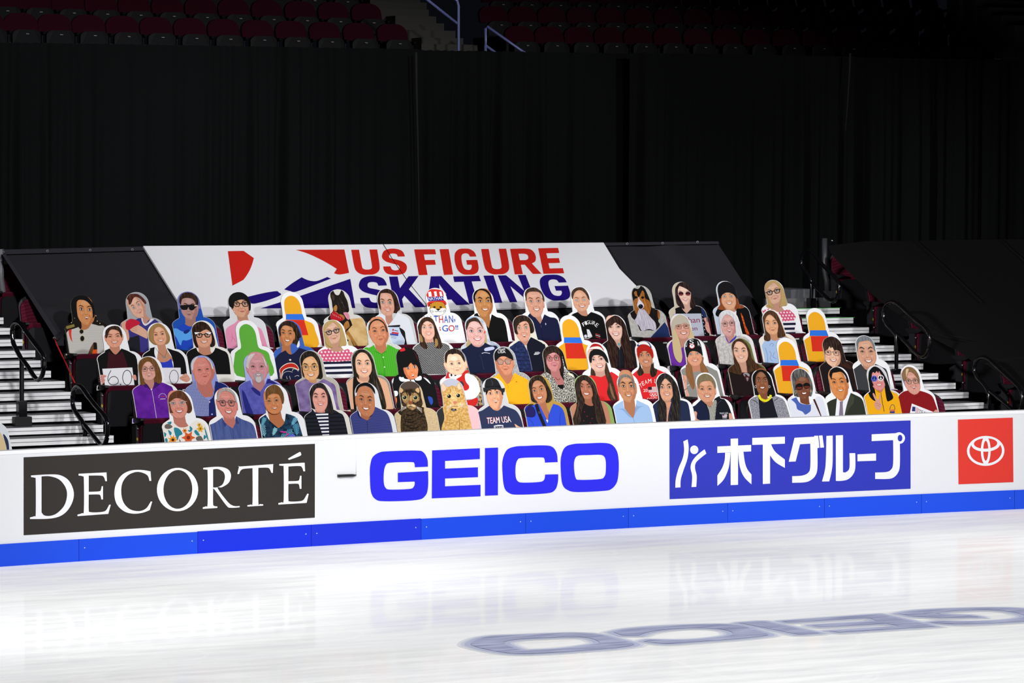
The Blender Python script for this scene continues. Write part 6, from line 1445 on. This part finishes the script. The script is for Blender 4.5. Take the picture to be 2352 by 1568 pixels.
c.p('hair', HU, '0,770 18,640 80,550 180,503 290,530 372,640 398,780 375,845 345,775 312,695 250,665 155,675 92,745 70,860 25,825')
c.G('rect', '#c8a888', w=4); c.done()
c = Cut(1, 6, 1040, 460, 'cardboard cutout of a dark bobbed woman in a black cardigan over a striped top', 'the woman in a cardigan over stripes', '#dcd8cf', 0.003)
HI = hairmat('#1b171c')
c.p('hair', HI, '842,770 870,620 940,500 1040,463 1130,500 1212,640 1265,800 1298,1000 1200,1010 960,940 870,885')
c.F((985, 717), (1117, 715), (1065, 857), (1062, 990), '#e6a393', 1.02, nl=.8)
c.p('top', pat('stripes', '#f0f0f4', '#1c2038', 27, thr=.55), '955,988! 1080,1005 1205,985! 1230,1480! 1090,1480!')
CA = pat('stripes', '#13151b', '#1f222b', 24, thr=.6)
c.p('top', CA, '690,1110 770,990 862,890! 960,985 1040,1200 1125,1480! 720,1480!'); c.p('top', CA, '1205,985! 1280,940 1400,1000 1490,1080 1580,1480! 1225,1480!')
c.D('smile', brow='#2c1c1a', bw=1.5, sq=.6, lip='#c4525c')
c.p('hair', HI, '842,770 870,620 940,500 1040,463 1130,500 1212,640 1265,800 1298,1000 1200,1010 1195,780 1155,630 1085,562 995,562 942,640 922,760 950,880 965,935 870,885'); c.done()
c = Cut(1, 6, 1860, 455, 'cardboard cutout of a grinning man with short black hair in a dotted navy shirt', 'the grinning man in a dotted navy shirt', '#d6d8dc', 0.003)
for k in range(4): c.st('background', '#1a1a1e', [(1660 + k * 12, 520 + k * 100), (1690 + k * 8, 720 + k * 60)], 12, clip=True)
c.F((1802, 762), (1952, 780), (1880, 930), (1892, 1068), '#bb7a55', 1.04, nl=.9)
c.p('top', pat('dots', '#272b62', '#5a62a8', 110, thr=.3), '1500,1120 1610,990 1722,895! 1780,1060 1905,1140! 1990,1060 2032,885! 2130,930 2265,1010 2340,1200 2390,1480! 1560,1480!')
c.st('top', '#141638', '1905,1140 1910,1260 1915,1420', 7); c.p('top', '#1a1c48', '1722,900! 1780,1060 1800,1110! 1740,1050'); c.p('top', '#1a1c48', '2032,890! 1995,1050 1930,1110! 1985,1020')
c.D('big', brow='#2a1a14', ears='L', sq=.65, lip='#a04e44', age=1)
c.p('hair', HAIRBLK, '1695,620 1738,490 1860,456 1962,490 2032,580 2045,665 2005,610 1962,555 1865,518 1765,545 1712,640'); c.done()
def cat_(x, y, label, short, bg, fur, tan, body, head, eyes, nose, extra=None):
    global c
    c = Cut(1, 8, x, y, label, short, bg, 0.003, '#c8c4bc')
    if extra: extra()
    c.p('cat', fur, body); c.p('cat', fur, head)
    return c
TB = pat('noise', '#4a3a26', '#261c12', 42); TBL = pat('noise', '#a8855a', '#7a5c38', 45)
def ex1(): c.p('background', '#4c3e36', '400,580! 820,580! 800,740 720,800 450,760'); c.p('background', '#241c18', '400,1100 480,1060 520,1180 470,1200')
cat_(620, 585, 'cardboard cutout of a brown tabby cat on a tan background', 'the brown tabby cat', pat('noise', '#ccb48c', '#bca47c', 60), TB, None, '500,1060 480,1200 470,1400 490,1600! 950,1600! 958,1400 925,1250 890,1120 860,1050', '412,690! 450,672 530,740 640,718 722,738 780,690! 822,740 842,870 868,1000 810,1085 690,1118 560,1085 478,980 448,850', 0, 0, ex1)
c.p('cat', '#c8a070', '425,700 455,692 520,752 470,800'); c.p('cat', '#c8a070', '735,750 782,705 812,760 790,800')
c.p('cat', TBL, '500,820 600,800 640,920 610,1000 520,960'); c.p('cat', TBL, '660,820 740,800 810,880 790,960 700,960'); c.p('cat', TBL, '570,1010 640,990 720,1010 760,1050 690,1110 600,1070')
for q_ in ('560,740 575,790 570,830', '610,730 620,780 615,820', '660,730 660,790', '700,740 690,790 695,830', '460,860 500,880', '800,940 760,980 790,1010', '820,860 790,870'): c.st('cat', '#17100b', q_, 13, True)
for x in (540, 735): c.e('cat', '#e0cf8c', x, 886 + (x > 600) * 4, 46, 42); c.e('cat', '#1a211c', x + 2, 884 + (x > 600) * 4, 37, 36); c.e('cat', '#e8ecea', x - 12, 872, 8, 7)
for q_ in ('520,1260 600,1290 700,1270', '500,1370 600,1395 740,1370', '650,1150 720,1130 800,1140', '800,1250 880,1230 930,1260', '620,760 630,850', '585,760 600,850', '640,740 648,850', '480,950 520,990', '820,930 850,960'): c.st('cat', '#17100b', q_, 12, True)
c.p('cat', '#c8a878', '590,1020 640,1012 650,1040 600,1058'); c.p('cat', '#d8bc90', '655,1012 720,1022 740,1050 670,1058'); c.p('cat', '#b89060', '640,860 665,860 672,950 636,950')
c.p('cat', '#8a4a2c', '608,960 650,950 690,962 665,1000 645,1008 625,998'); c.st('cat', '#17100b', '600,1050 650,1040 655,1015 660,1040 700,1065', 9)
for k in range(4): c.st('whiskers', '#e8e2d4', [(570, 1050 + k * 8), (470, 1060 + k * 22)], 4); c.st('whiskers', '#e8e2d4', [(760, 1050 + k * 8), (850, 1090 + k * 22)], 4)
for q_ in ('560,1180 640,1210 720,1180', '540,1300 640,1330 760,1290', '600,1420 700,1440 820,1400', '760,1150 830,1180 880,1160'): c.st('cat', '#17100b', q_, 16, True)
c.done()
OC = pat('noise', '#b98a42', '#d6b070', 38); OL = pat('noise', '#e0c48a', '#cfa566', 40)
def ex2(): c.p('background', '#2c2a2a', '1090,1060! 1250,1060! 1270,1600! 1090,1600!'); c.p('background', '#e0b4b8', '1680,1020! 1900,1060! 1900,1600! 1740,1600!')
cat_(1370, 540, 'cardboard cutout of an orange cat with a dark bell collar', 'the orange cat', '#b0b2c0', OC, None, '1250,980 1260,1250 1210,1420 1205,1600! 1790,1600! 1750,1400 1690,1150 1640,1000', '1180,690! 1222,600! 1310,690 1400,668 1470,682 1520,598! 1582,720 1622,850 1652,1000 1600,1055 1480,1092 1350,1072 1250,980 1200,850', 0, 0, ex2)
c.p('cat', '#e8b8a0', '1200,690 1228,630 1290,710 1240,780'); c.p('cat', '#e8c0a4', '1490,690 1522,630 1560,720 1520,740')
c.p('cat', OL, '1380,760 1440,720 1480,800 1490,960 1440,1000 1370,960'); c.p('cat', OL, '1360,1000 1460,990 1580,960 1600,1020 1490,1085 1390,1060')
for q_ in ('1360,700 1370,760 1365,800', '1410,690 1420,760', '1460,700 1455,770', '1230,850 1290,830', '1240,930 1300,950 1340,930', '1560,830 1610,850', '1540,900 1600,910', '1300,1200 1400,1230 1500,1190', '1290,1330 1400,1350', '1550,1290 1640,1310'): c.st('cat', '#a0702c', q_, 11, True)
for x, y in ((1342, 862), (1506, 850)): c.e('cat', '#e6d49a', x, y, 42, 42); c.e('cat', '#12140f', x, y, 35, 35); c.e('cat', '#e8ecea', x - 12, y - 12, 8, 7)
c.p('cat', '#c87a5c', '1408,960 1450,950 1488,960 1462,1002 1440,1010'); c.st('cat', '#8a5a34', '1390,1045 1445,1040 1450,1015 1455,1040 1500,1040', 7)
for k in range(4): c.st('whiskers', '#f4eee0', [(1375, 1020 + k * 10), (1290, 1050 + k * 26)], 4); c.st('whiskers', '#f4eee0', [(1530, 1000 + k * 10), (1620, 1000 + k * 24)], 4)
c.st('collar', '#2a2420', '1380,1090 1420,1110 1470,1100', 34); c.e('collar', '#6a6468', 1422, 1110, 26, 24)
c.st('cat', '#9a7030', '1520,1280 1530,1400 1525,1560', 8); c.done()
c = Cut(1, 8, 2110, 525, 'cardboard cutout of a man in a black fedora and lettered navy T-shirt', 'the man in a black fedora', '#c2c3c5', 0.003)
c.F((2085, 815), (2203, 797), (2180, 957), (2192, 1098), '#dea580', 1.08, nl=1.0)
c.p('top', '#28304f', '1850,1190 1950,1110 2092,1015! 2130,1095 2230,1118 2330,1025! 2430,1065 2560,1130 2650,1300 2700,1560! 1910,1560!')
c.text('lettering', '#c83a48', 'TEAM USA', '2016,1242 2436,1212 2462,1322 2022,1352'); c.text('lettering', '#f0ece8', 'TEAM USA', '2024,1248 2440,1218 2466,1328 2030,1358')
c.p('lettering', '#d4d4da', '2150,1392! 2235,1376 2318,1380! 2322,1480! 2160,1480!'); c.p('lettering', '#1c2034', '2164,1404! 2305,1394! 2308,1470! 2172,1470!')
for k in range(4): c.text('lettering', '#d4d4da', 'X', '%g,1410 %g,1408 %g,1455 %g,1455' % (2172 + k * 34, 2196 + k * 34, 2198 + k * 34, 2174 + k * 34))
c.p('hand', '#dca888', '2522,1362 2548,1370 2600,1405 2660,1420! 2660,1460! 2570,1445')
c.D('open', brow='#1a1210', bw=1.4, ears='R', sq=1.0, lip='#b8645c', sh='R')
c.p('hair', HAIRBLK, '2000,760! 2040,740 2030,800 2005,840'); c.p('hair', HAIRBLK, '2280,760! 2310,790 2312,840 2290,830')
c.p('hat', '#1b1b1d', '1990,725 1995,600 2032,545 2110,528 2200,568 2255,660 2285,745! 2150,735'); c.p('hat', '#101012', '1988,690! 2260,670! 2290,735! 1990,745!'); c.p('hat', '#222224', '1938,745 1950,708! 2010,712 2150,700 2280,722 2342,712! 2335,780 2292,795 2240,748 2120,722 2010,765 1985,792'); c.st('hat', '#3a3a3e', '2090,560 2120,620 2110,680', 14, True); c.done()
c = Cut(1, 10, 900, 560, 'cardboard cutout of a woman in a royal blue blouse with a black shoulder strap', 'the woman in a royal blue blouse', '#b28e40', 0.003, '#d0b888')
HZ = hairmat('#1b140f')
c.p('background', '#2a2420', '600,1130! 760,1080! 830,1100 700,1300 600,1560!'); c.p('hair', HZ, '728,810 740,680 800,600 900,563 992,600 1082,750 1145,900 1145,1005 1060,1060 890,1060 800,1025 748,920')
c.F((840, 846), (968, 815), (935, 970), (965, 1075), '#bd805c', 1.04, nl=1.8, neck=(.62, .8))
c.p('top', '#2b49c8', '600,1270 690,1130 800,1108 905,1055! 960,1150 1082,1395! 1120,1220 1180,1075! 1300,1120 1380,1240 1440,1580! 690,1580!'); c.p('top', '#1d1a58', '690,1150 790,1110 860,1200 850,1300 760,1320 680,1280'); c.p('top', '#e4e6ee', '1050,1362! 1092,1362! 1078,1420!')
for s_ in ('1100,1200 1100,1300 1085,1380', '1320,1200 1300,1350 1310,1500', '720,1340 800,1400 830,1490'): c.st('top', '#1f339a', s_, 9, True)
c.p('strap', '#17151a', '848,1090! 900,1070! 960,1250 1085,1540! 1020,1540! 890,1235'); c.p('strap', '#3a3a40', '905,1215! 950,1205! 965,1245! 920,1258!')
c.D('big', brow='#3a241c', sq=.75, lip='#b06460', age=1)
c.p('hair', HZ, '728,810 740,680 800,600 900,563 992,600 1082,750 1145,900 1145,1005 1065,1055 1068,880 1025,765 962,685 885,655 815,705 795,830 830,970 895,1060 800,1025 748,920'); c.done()
c = Cut(1, 10, 1720, 555, 'cardboard cutout of a woman with very long dark hair in a sleeveless black dress', 'the woman in a sleeveless black dress', '#87a85a', 0.003, '#a8b890')
HJ = hairmat('#211613')
c.p('background', '#c8c4b0', '1470,1100! 1600,1050! 1560,1250 1480,1300'); c.p('hair', HJ, '1563,810 1590,660 1650,590 1730,558 1830,600 1922,720 1975,880 2035,1050 2105,1300 2118,1420 1960,1420 1540,1460 1530,1350 1600,1100')
c.F((1690, 767), (1822, 775), (1775, 900), (1790, 995), '#b5755a', .98, nl=1.2)
c.p('arms', '#b87e62', '1460,1200 1600,1065 1650,1560! 1480,1560!'); c.p('arms', '#b87e62', '2040,1050 2165,1150 2240,1560! 2130,1560!')
c.p('top', '#171214', '1610,1120 1735,1055! 1800,1100 1885,1112 1955,1055! 2045,1100 2160,1560! 1610,1560!')
for x, y in ((1745, 1220), (1790, 1300), (1730, 1380), (1880, 1340), (1850, 1420), (1960, 1300), (2010, 1390)): c.e('top', '#7a1c2c', x, y, 12, 9)
c.D('big', brow='#2c1a14', sq=.6, lip='#b05a52')
c.p('hair', HJ, '1563,810 1590,660 1650,590 1730,558 1830,600 1922,720 1975,880 2035,1050 2105,1300 2118,1420 1965,1420 1902,1000 1872,805 1795,685 1705,655 1665,755 1692,900 1742,1030 1690,1200 1660,1420 1540,1460 1530,1350 1600,1100'); c.st('hair', '#5a463e', '1840,640 1910,760 1960,920', 12, True); c.st('hair', '#5a463e', '1640,1000 1620,1150 1590,1350', 12, True); c.done()
c = Cut(1, 12, 450, 600, 'cardboard cutout of a lean grey-haired man in an open pale blue shirt', 'the lean man in pale blue')
c.F((405, 840), (542, 840), (495, 1010), (512, 1132), '#cd9169', 1.02, nl=2.0, neck=(.68, .95), top=-1.75)
c.p('top', '#a2c1e8', '155,1290 260,1180 400,1095! 430,1240 582,1415! 630,1260 645,1085! 780,1150 865,1200 915,1340 960,1600! 190,1600!')
c.p('top', '#88a8d4', '280,1250! 390,1240 430,1255! 580,1415! 500,1380 440,1310 380,1262'); c.p('top', '#88a8d4', '645,1095! 650,1190 790,1190! 690,1230 620,1330 595,1410!'); c.st('top', '#7c9ccb', '582,1415 600,1480 605,1560', 8)
c.D('smile', brow='#2c201a', bw=1.5, ears='LR', sq=.8, lip='#a8604c', sh='R', age=1)
c.p('hair', pat('strand', '#8c8882', '#5c5852', 90), '302,730 330,660 420,623 512,650 585,740 608,880 582,855 552,735 482,680 395,680 342,745 332,860 310,795'); c.done()
c = Cut(1, 12, 1150, 595, 'cardboard cutout of a woman with very long straight black hair in a navy top', 'the woman with straight black hair in navy')
HC = hairmat('#191719')
c.p('hair', HC, '1003,800 1030,690 1080,630 1150,603 1245,650 1335,760 1395,900 1425,1100 1410,1560! 1040,1560! 1018,1100')
c.F((1100, 860), (1232, 858), (1190, 995), (1182, 1102), '#dea686', 1.0, nl=1.0)
c.p('top', '#1f2a48', '870,1290 950,1170 1100,1100 1170,1560! 900,1600!'); c.p('top', '#1f2a48', '1260,1095 1400,1090 1490,1100 1580,1180 1640,1600! 1200,1600!'); c.p('skin', '#d8987a', '1170,1130! 1270,1120! 1215,1350 1200,1600! 1158,1600! 1178,1350'); c.st('skin', '#6a5a4a', '1185,1210 1208,1260 1235,1200', 4)
c.D('smile', brow='#1c1414', bw=1.5, sq=.95, lip='#c85a54')
c.p('hair', HC, '1003,800 1030,690 1080,630 1150,603 1245,650 1335,760 1395,900 1425,1100 1410,1560! 1205,1560! 1272,1200 1295,1000 1265,810 1205,735 1150,700 1085,790 1062,870 1062,970 1100,1070 1165,1160 1180,1320 1172,1560! 1035,1560! 1018,1100'); c.st('hair', '#5a5458', '1148,612 1148,690', 6); c.done()
c = Cut(1, 12, 1860, 590, 'cardboard cutout of a blond man giving thumbs up in a dark crest jacket', 'the blond man giving thumbs up')
HE = hairmat('#766a4e')
c.F((1822, 892), (1957, 890), (1915, 1022), (1922, 1128), '#da9e7c', 1.1, nl=1.0)
c.p('top', '#12151f', '1600,1260 1700,1180 1805,1080! 1900,1160 1980,1200 2050,1060! 2155,1015 2255,1110 2330,1260 2420,1560! 1620,1560!'); c.p('top', '#161d3a', '1610,1260 1700,1185 1800,1100 1890,1200 1960,1320 1970,1540! 1640,1540!')
c.p('top', pat('check', '#d8d4c4', '#2a2a30', 75, thr=.5), '1885,1125! 1930,1190 1975,1215! 2050,1085! 2085,1135 2040,1560! 1970,1560! 1950,1300'); c.st('top', '#4a4e58', '2170,1090 2080,1200 2040,1500', 5)
c.text('lettering', '#e8e8ee', 'TEAM USA', '2135,1312 2293,1306 2295,1332 2137,1336'); c.p('lettering', '#c8b4bc', '2178,1342! 2272,1340! 2270,1385 2230,1400 2190,1388'); c.p('lettering', '#3a3c6a', '2180,1344! 2222,1343! 2222,1365! 2182,1368!')
for k in range(3): c.ring('lettering', '#e0e0e8', 2205 + k * 24, 1405, 15, 13, 4)
c.p('hands', '#dba086', '1680,1298 1708,1292 1732,1320 1728,1420 1830,1470 1830,1520! 1645,1520! 1662,1420'); c.p('hands', '#dba086', '2302,1345 2335,1325 2370,1400 2385,1520! 2325,1520!'); c.st('hands', '#a86a54', '1690,1440 1740,1450 1800,1480', 6)
c.D('big', brow='#8a6a48', ears='R', sq=.7, lip='#b4625a', bw=1.2)
c.p('hair', HE, '1725,770 1750,680 1830,620 1935,628 2025,710 2065,825 2052,890 2022,805 1962,745 1855,748 1778,790 1765,890 1740,825'); c.done()
c = Cut(1, 14, 830, 610, 'cardboard cutout of a woman in a chunky yellow necklace and grey cardigan', 'the woman in a yellow necklace')
c.p('hair', HAIRBLK, '668,850 690,730 760,640 850,618 942,660 1015,760 1055,900 1085,1000 1095,1090 1000,1100 730,1070 688,985')
c.F((800, 817), (918, 812), (865, 945), (882, 1062), '#8c583a', 1.02, nl=1.1, top=-1.7)
c.p('top', '#14161f', '795,1110! 900,1215 1050,1120! 1200,1580! 820,1580!')
GH = pat('noise', '#a2a2aa', '#74747e', 70)
c.p('top', GH, '575,1250 640,1150 795,1085! 810,1250 835,1580! 600,1580!'); c.p('top', GH, '1040,1085! 1170,1110 1280,1200 1400,1580! 1190,1580! 1110,1350'); c.st('top', '#22222a', '660,1150 740,1180 805,1240', 12, True); c.st('top', '#22222a', '1070,1180 1110,1160 1160,1120', 12, True)
c.D('big', brow='#2a1812', sq=.75, lip='#6a2c28')
c.p('hair', HAIRBLK, '668,850 690,730 760,640 850,618 942,660 1015,760 1055,900 1085,1000 1095,1090 1005,1095 982,940 962,805 905,695 825,655 755,725 742,850 762,960 795,1070 730,1070 688,985'); c.ring('earring', '#d8d8d8', 742, 925, 18, 26, 5); c.ring('earring', '#d8d8d8', 992, 925, 16, 24, 5)
c.st('necklace', '#e9e224', '800,1075 830,1140 880,1170 935,1178 990,1140 1018,1075', 42)
for k in range(7): c.e('necklace', '#c4b81a', 815 + k * 33, 1110 + 62 * math.sin(math.pi * (k + .3) / 6.6), 9, 9)
c.done()
c = Cut(1, 14, 1530, 592, 'cardboard cutout of a woman in big round sunglasses and a white top', 'the woman in big sunglasses and white top')
HF = pat('strand', '#3c3a3a', '#8a8a88', 80, thr=.55)
c.p('hair', HF, '1368,810 1390,700 1450,620 1540,598 1650,650 1735,780 1775,930 1755,1080 1715,1090 1480,1100 1435,1065 1395,950')
c.F((1540, 905), (1662, 895), (1620, 1045), (1628, 1150), '#7c4e36', 1.02, nl=1.2)
c.p('top', '#e0e3ee', '1280,1290 1345,1130 1480,1105! 1560,1210 1700,1245 1800,1170 1850,1100! 1960,1150 2070,1580! 1320,1580!')
c.p('top', '#4a62b0', '1385,1152! 1482,1112! 1540,1210 1640,1245 1742,1245! 1742,1350 1690,1402 1640,1425 1590,1372 1500,1330 1470,1230'); c.p('strap', '#4a2418', '1780,1150! 1815,1145! 1880,1300 1945,1480! 1930,1480! 1860,1330')
c.D('big', brow=None, eyes=False, lip='#5a2420', sh='R')
c.p('hair', HF, '1368,810 1390,700 1450,620 1540,598 1650,650 1735,780 1775,930 1755,1080 1718,1085 1730,900 1685,775 1605,748 1525,765 1460,850 1482,980 1525,1110 1435,1065 1395,950')
for x, y, r_ in ((1532, 925, 66), (1662, 908, 60)): c.e('glasses', '#0e0c0c', x, y, r_, r_ * .92); c.p('glasses', '#6a2c1c', [(x - r_ * .7, y + 12), (x + r_ * .7, y + 8), (x + r_ * .5, y + r_ * .6), (x - r_ * .5, y + r_ * .65)])
c.st('glasses', '#0e0c0c', '1580,900 1610,890', 14); c.ring('earring', '#d8c890', 1468, 1020, 20, 28, 5); c.ring('earring', '#d8c890', 1738, 1005, 14, 22, 5); c.done()
c = Cut(1, 15, 480, 640, 'cardboard cutout of a dark-haired man in a dark green suit and grey tie', 'the man in a suit and tie')
c.F((437, 925), (577, 917), (550, 1075), (572, 1230), '#dc9054', 1.05, nl=.8)
c.p('top', '#2c3127', '255,1390 340,1270 492,1205! 560,1300 690,1260 732,1110! 820,1150 925,1210 975,1320 1030,1600! 290,1600!'); c.p('top', '#eef0f6', '490,1200! 540,1255 620,1240 722,1095! 735,1135 665,1330 610,1600! 450,1600!')
c.p('top', '#3c4234', '730,1130! 800,1190! 790,1300! 690,1420 620,1600! 660,1350'); c.p('tie', pat('check', '#8c8292', '#74697c', 70), '535,1272! 605,1258! 592,1322 608,1600! 515,1600! 540,1335')
c.D('smile', brow='#5a3820', ears='R', sq=.7, lip='#b46248', sh='R')
c.p('hair', HAIRBLK, '342,770 370,690 450,650 560,680 652,780 695,905 665,930 642,825 565,738 475,745 402,765 385,870 360,825'); c.done()
c = Cut(1, 15, 1170, 618, 'cardboard cutout of a person in peace-sign glasses and yellow fleece, fingers in a V', 'the person in peace-sign glasses', '#d2d2d4', 0.006, sdx=50)
c.p('hair', HAIRBLK, '1058,770 1090,690 1160,640 1252,680 1335,790 1405,940 1455,1080 1500,1200 1440,1255 1300,1260 1100,1205 1060,1000')
c.F((1157, 867), (1277, 852), (1245, 972), (1262, 1068), '#dc908c', 1.0, nl=.8)
c.p('top', '#f1ad16', '920,1240 1010,1120 1165,1005! 1220,1080 1285,1115! 1320,1060 1345,1005! 1500,1100 1600,1180 1690,1580! 970,1580!'); c.st('top', '#1c1814', '1280,1115 1305,1280 1340,1450', 10); c.p('top', '#c8860c', '1168,1010! 1215,1040 1282,1112! 1220,1100')
c.p('hair', HAIRBLK, '1060,960 1130,980 1170,1060 1190,1255 1100,1210 1050,1100'); c.p('hair', HAIRBLK, '1345,950 1400,960 1455,1080 1502,1200 1440,1255 1385,1240'); c.st('logo', '#2a2a5a', '1435,1420 1460,1345 1495,1325 1525,1360 1530,1420', 9); c.p('logo', '#c86a4c', '1440,1420! 1530,1410! 1530,1445! 1440,1450!'); c.p('logo', '#2a3a8a', '1440,1450! 1530,1445! 1525,1480! 1440,1478!')
c.p('hand', '#d69a88', '1130,1130 1152,1118 1185,1180 1212,1228 1240,1228 1252,1160 1262,1130 1282,1140 1268,1250 1262,1280 1295,1340 1250,1425 1190,1400 1160,1330 1165,1285 1185,1265 1150,1190'); c.st('hand', '#a06458', '1180,1300 1230,1310 1270,1330', 6); c.st('hand', '#a06458', '1185,1340 1235,1345 1260,1370', 6)
c.D('big', brow=None, eyes=False, lip='#c45a60')
c.p('hair', HAIRBLK, '1058,770 1090,690 1160,640 1252,680 1335,790 1405,940 1440,1060 1380,1050 1350,960 1315,850 1270,770 1240,720 1225,760 1200,720 1170,760 1140,740 1112,780 1112,900 1140,980 1060,990')
for x, y, a, b_ in ((1155, 860, '#6a78d8', '#1a2468'), (1272, 848, '#f4f0f0', '#1c1418')):
    c.e('glasses', a, x, y, 54, 56); c.e('glasses', b_, x, y, 42, 44); c.st('glasses', a, [(x, y - 46), (x, y + 46)], 9); c.st('glasses', a, [(x, y), (x - 32, y + 34)], 9); c.st('glasses', a, [(x, y), (x + 32, y + 34)], 9)
c.st('glasses', '#d86a80', '1205,850 1222,845', 8); c.done()
c = Cut(1, 15, 1780, 612, 'cardboard cutout of a woman in round glasses and dark red jumper with a flag card', 'the woman in a dark red jumper', sdx=64)
HO2 = hairmat('#80603e')
c.p('background', '#8a8cb4', '1650,760 1660,860 1700,960 1760,1060 1740,960 1680,840')
c.F((1777, 902), (1893, 895), (1870, 1022), (1893, 1138), '#dca090', 1.1, nl=.7)
c.p('top', pat('vstripes', '#921b20', '#84161b', 40), '1560,1200 1640,1110 1780,1065! 1880,1150 1985,1075! 2100,1110 2200,1170 2260,1300 2350,1580! 1630,1580!'); c.st('top', '#6a1014', '1880,1160 1930,1190 1990,1150', 10, True)
c.D('open', brow='#b08468', sq=1.0, lip='#b4585a', age=1)
c.p('hair', HO2, '1646,800 1680,700 1750,648 1855,668 1935,760 1975,885 1962,960 1935,860 1860,765 1800,735 1760,760 1745,830 1712,905 1678,880'); c.p('hair', '#d8bc94', '1730,690 1775,690 1745,780 1735,840 1722,760')
c.G('round', '#7a6a58', w=6)
c.p('card', '#f0f0f4', '1830,1308! 2232,1466! 2260,1580! 1775,1580!', False); c.p('card', '#2c3474', '1840,1362! 1895,1368! 1890,1450! 1830,1445!')
for k in range(5): c.st('card', '#c0484e', [(1906 + k * 12, 1372 + k * 5), (1890 + k * 12, 1520)], 5, clip=True)
c.text('card', '#2a2a34', 'TEAM', '1958,1412 2140,1482 2130,1545 1950,1470'); c.p('hand', '#d89a88', '2215,1470 2260,1420 2300,1440 2300,1500 2240,1500'); c.done()
c = Cut(1, 2, -85, 1110, 'cardboard cutout of a blonde person at the left frame edge, mostly cut off', 'the blonde person at the left edge', '#d6dade', 0.003, seat=False)
c.p('hair', hairmat('#d2bb90'), '-200,1300 -150,1180 -60,1180 10,1260 60,1360 80,1450 90,1700! -200,1700!'); c.p('top', '#26304e', '40,1280 90,1320 120,1420 130,1700! 70,1700! 90,1480'); c.done()
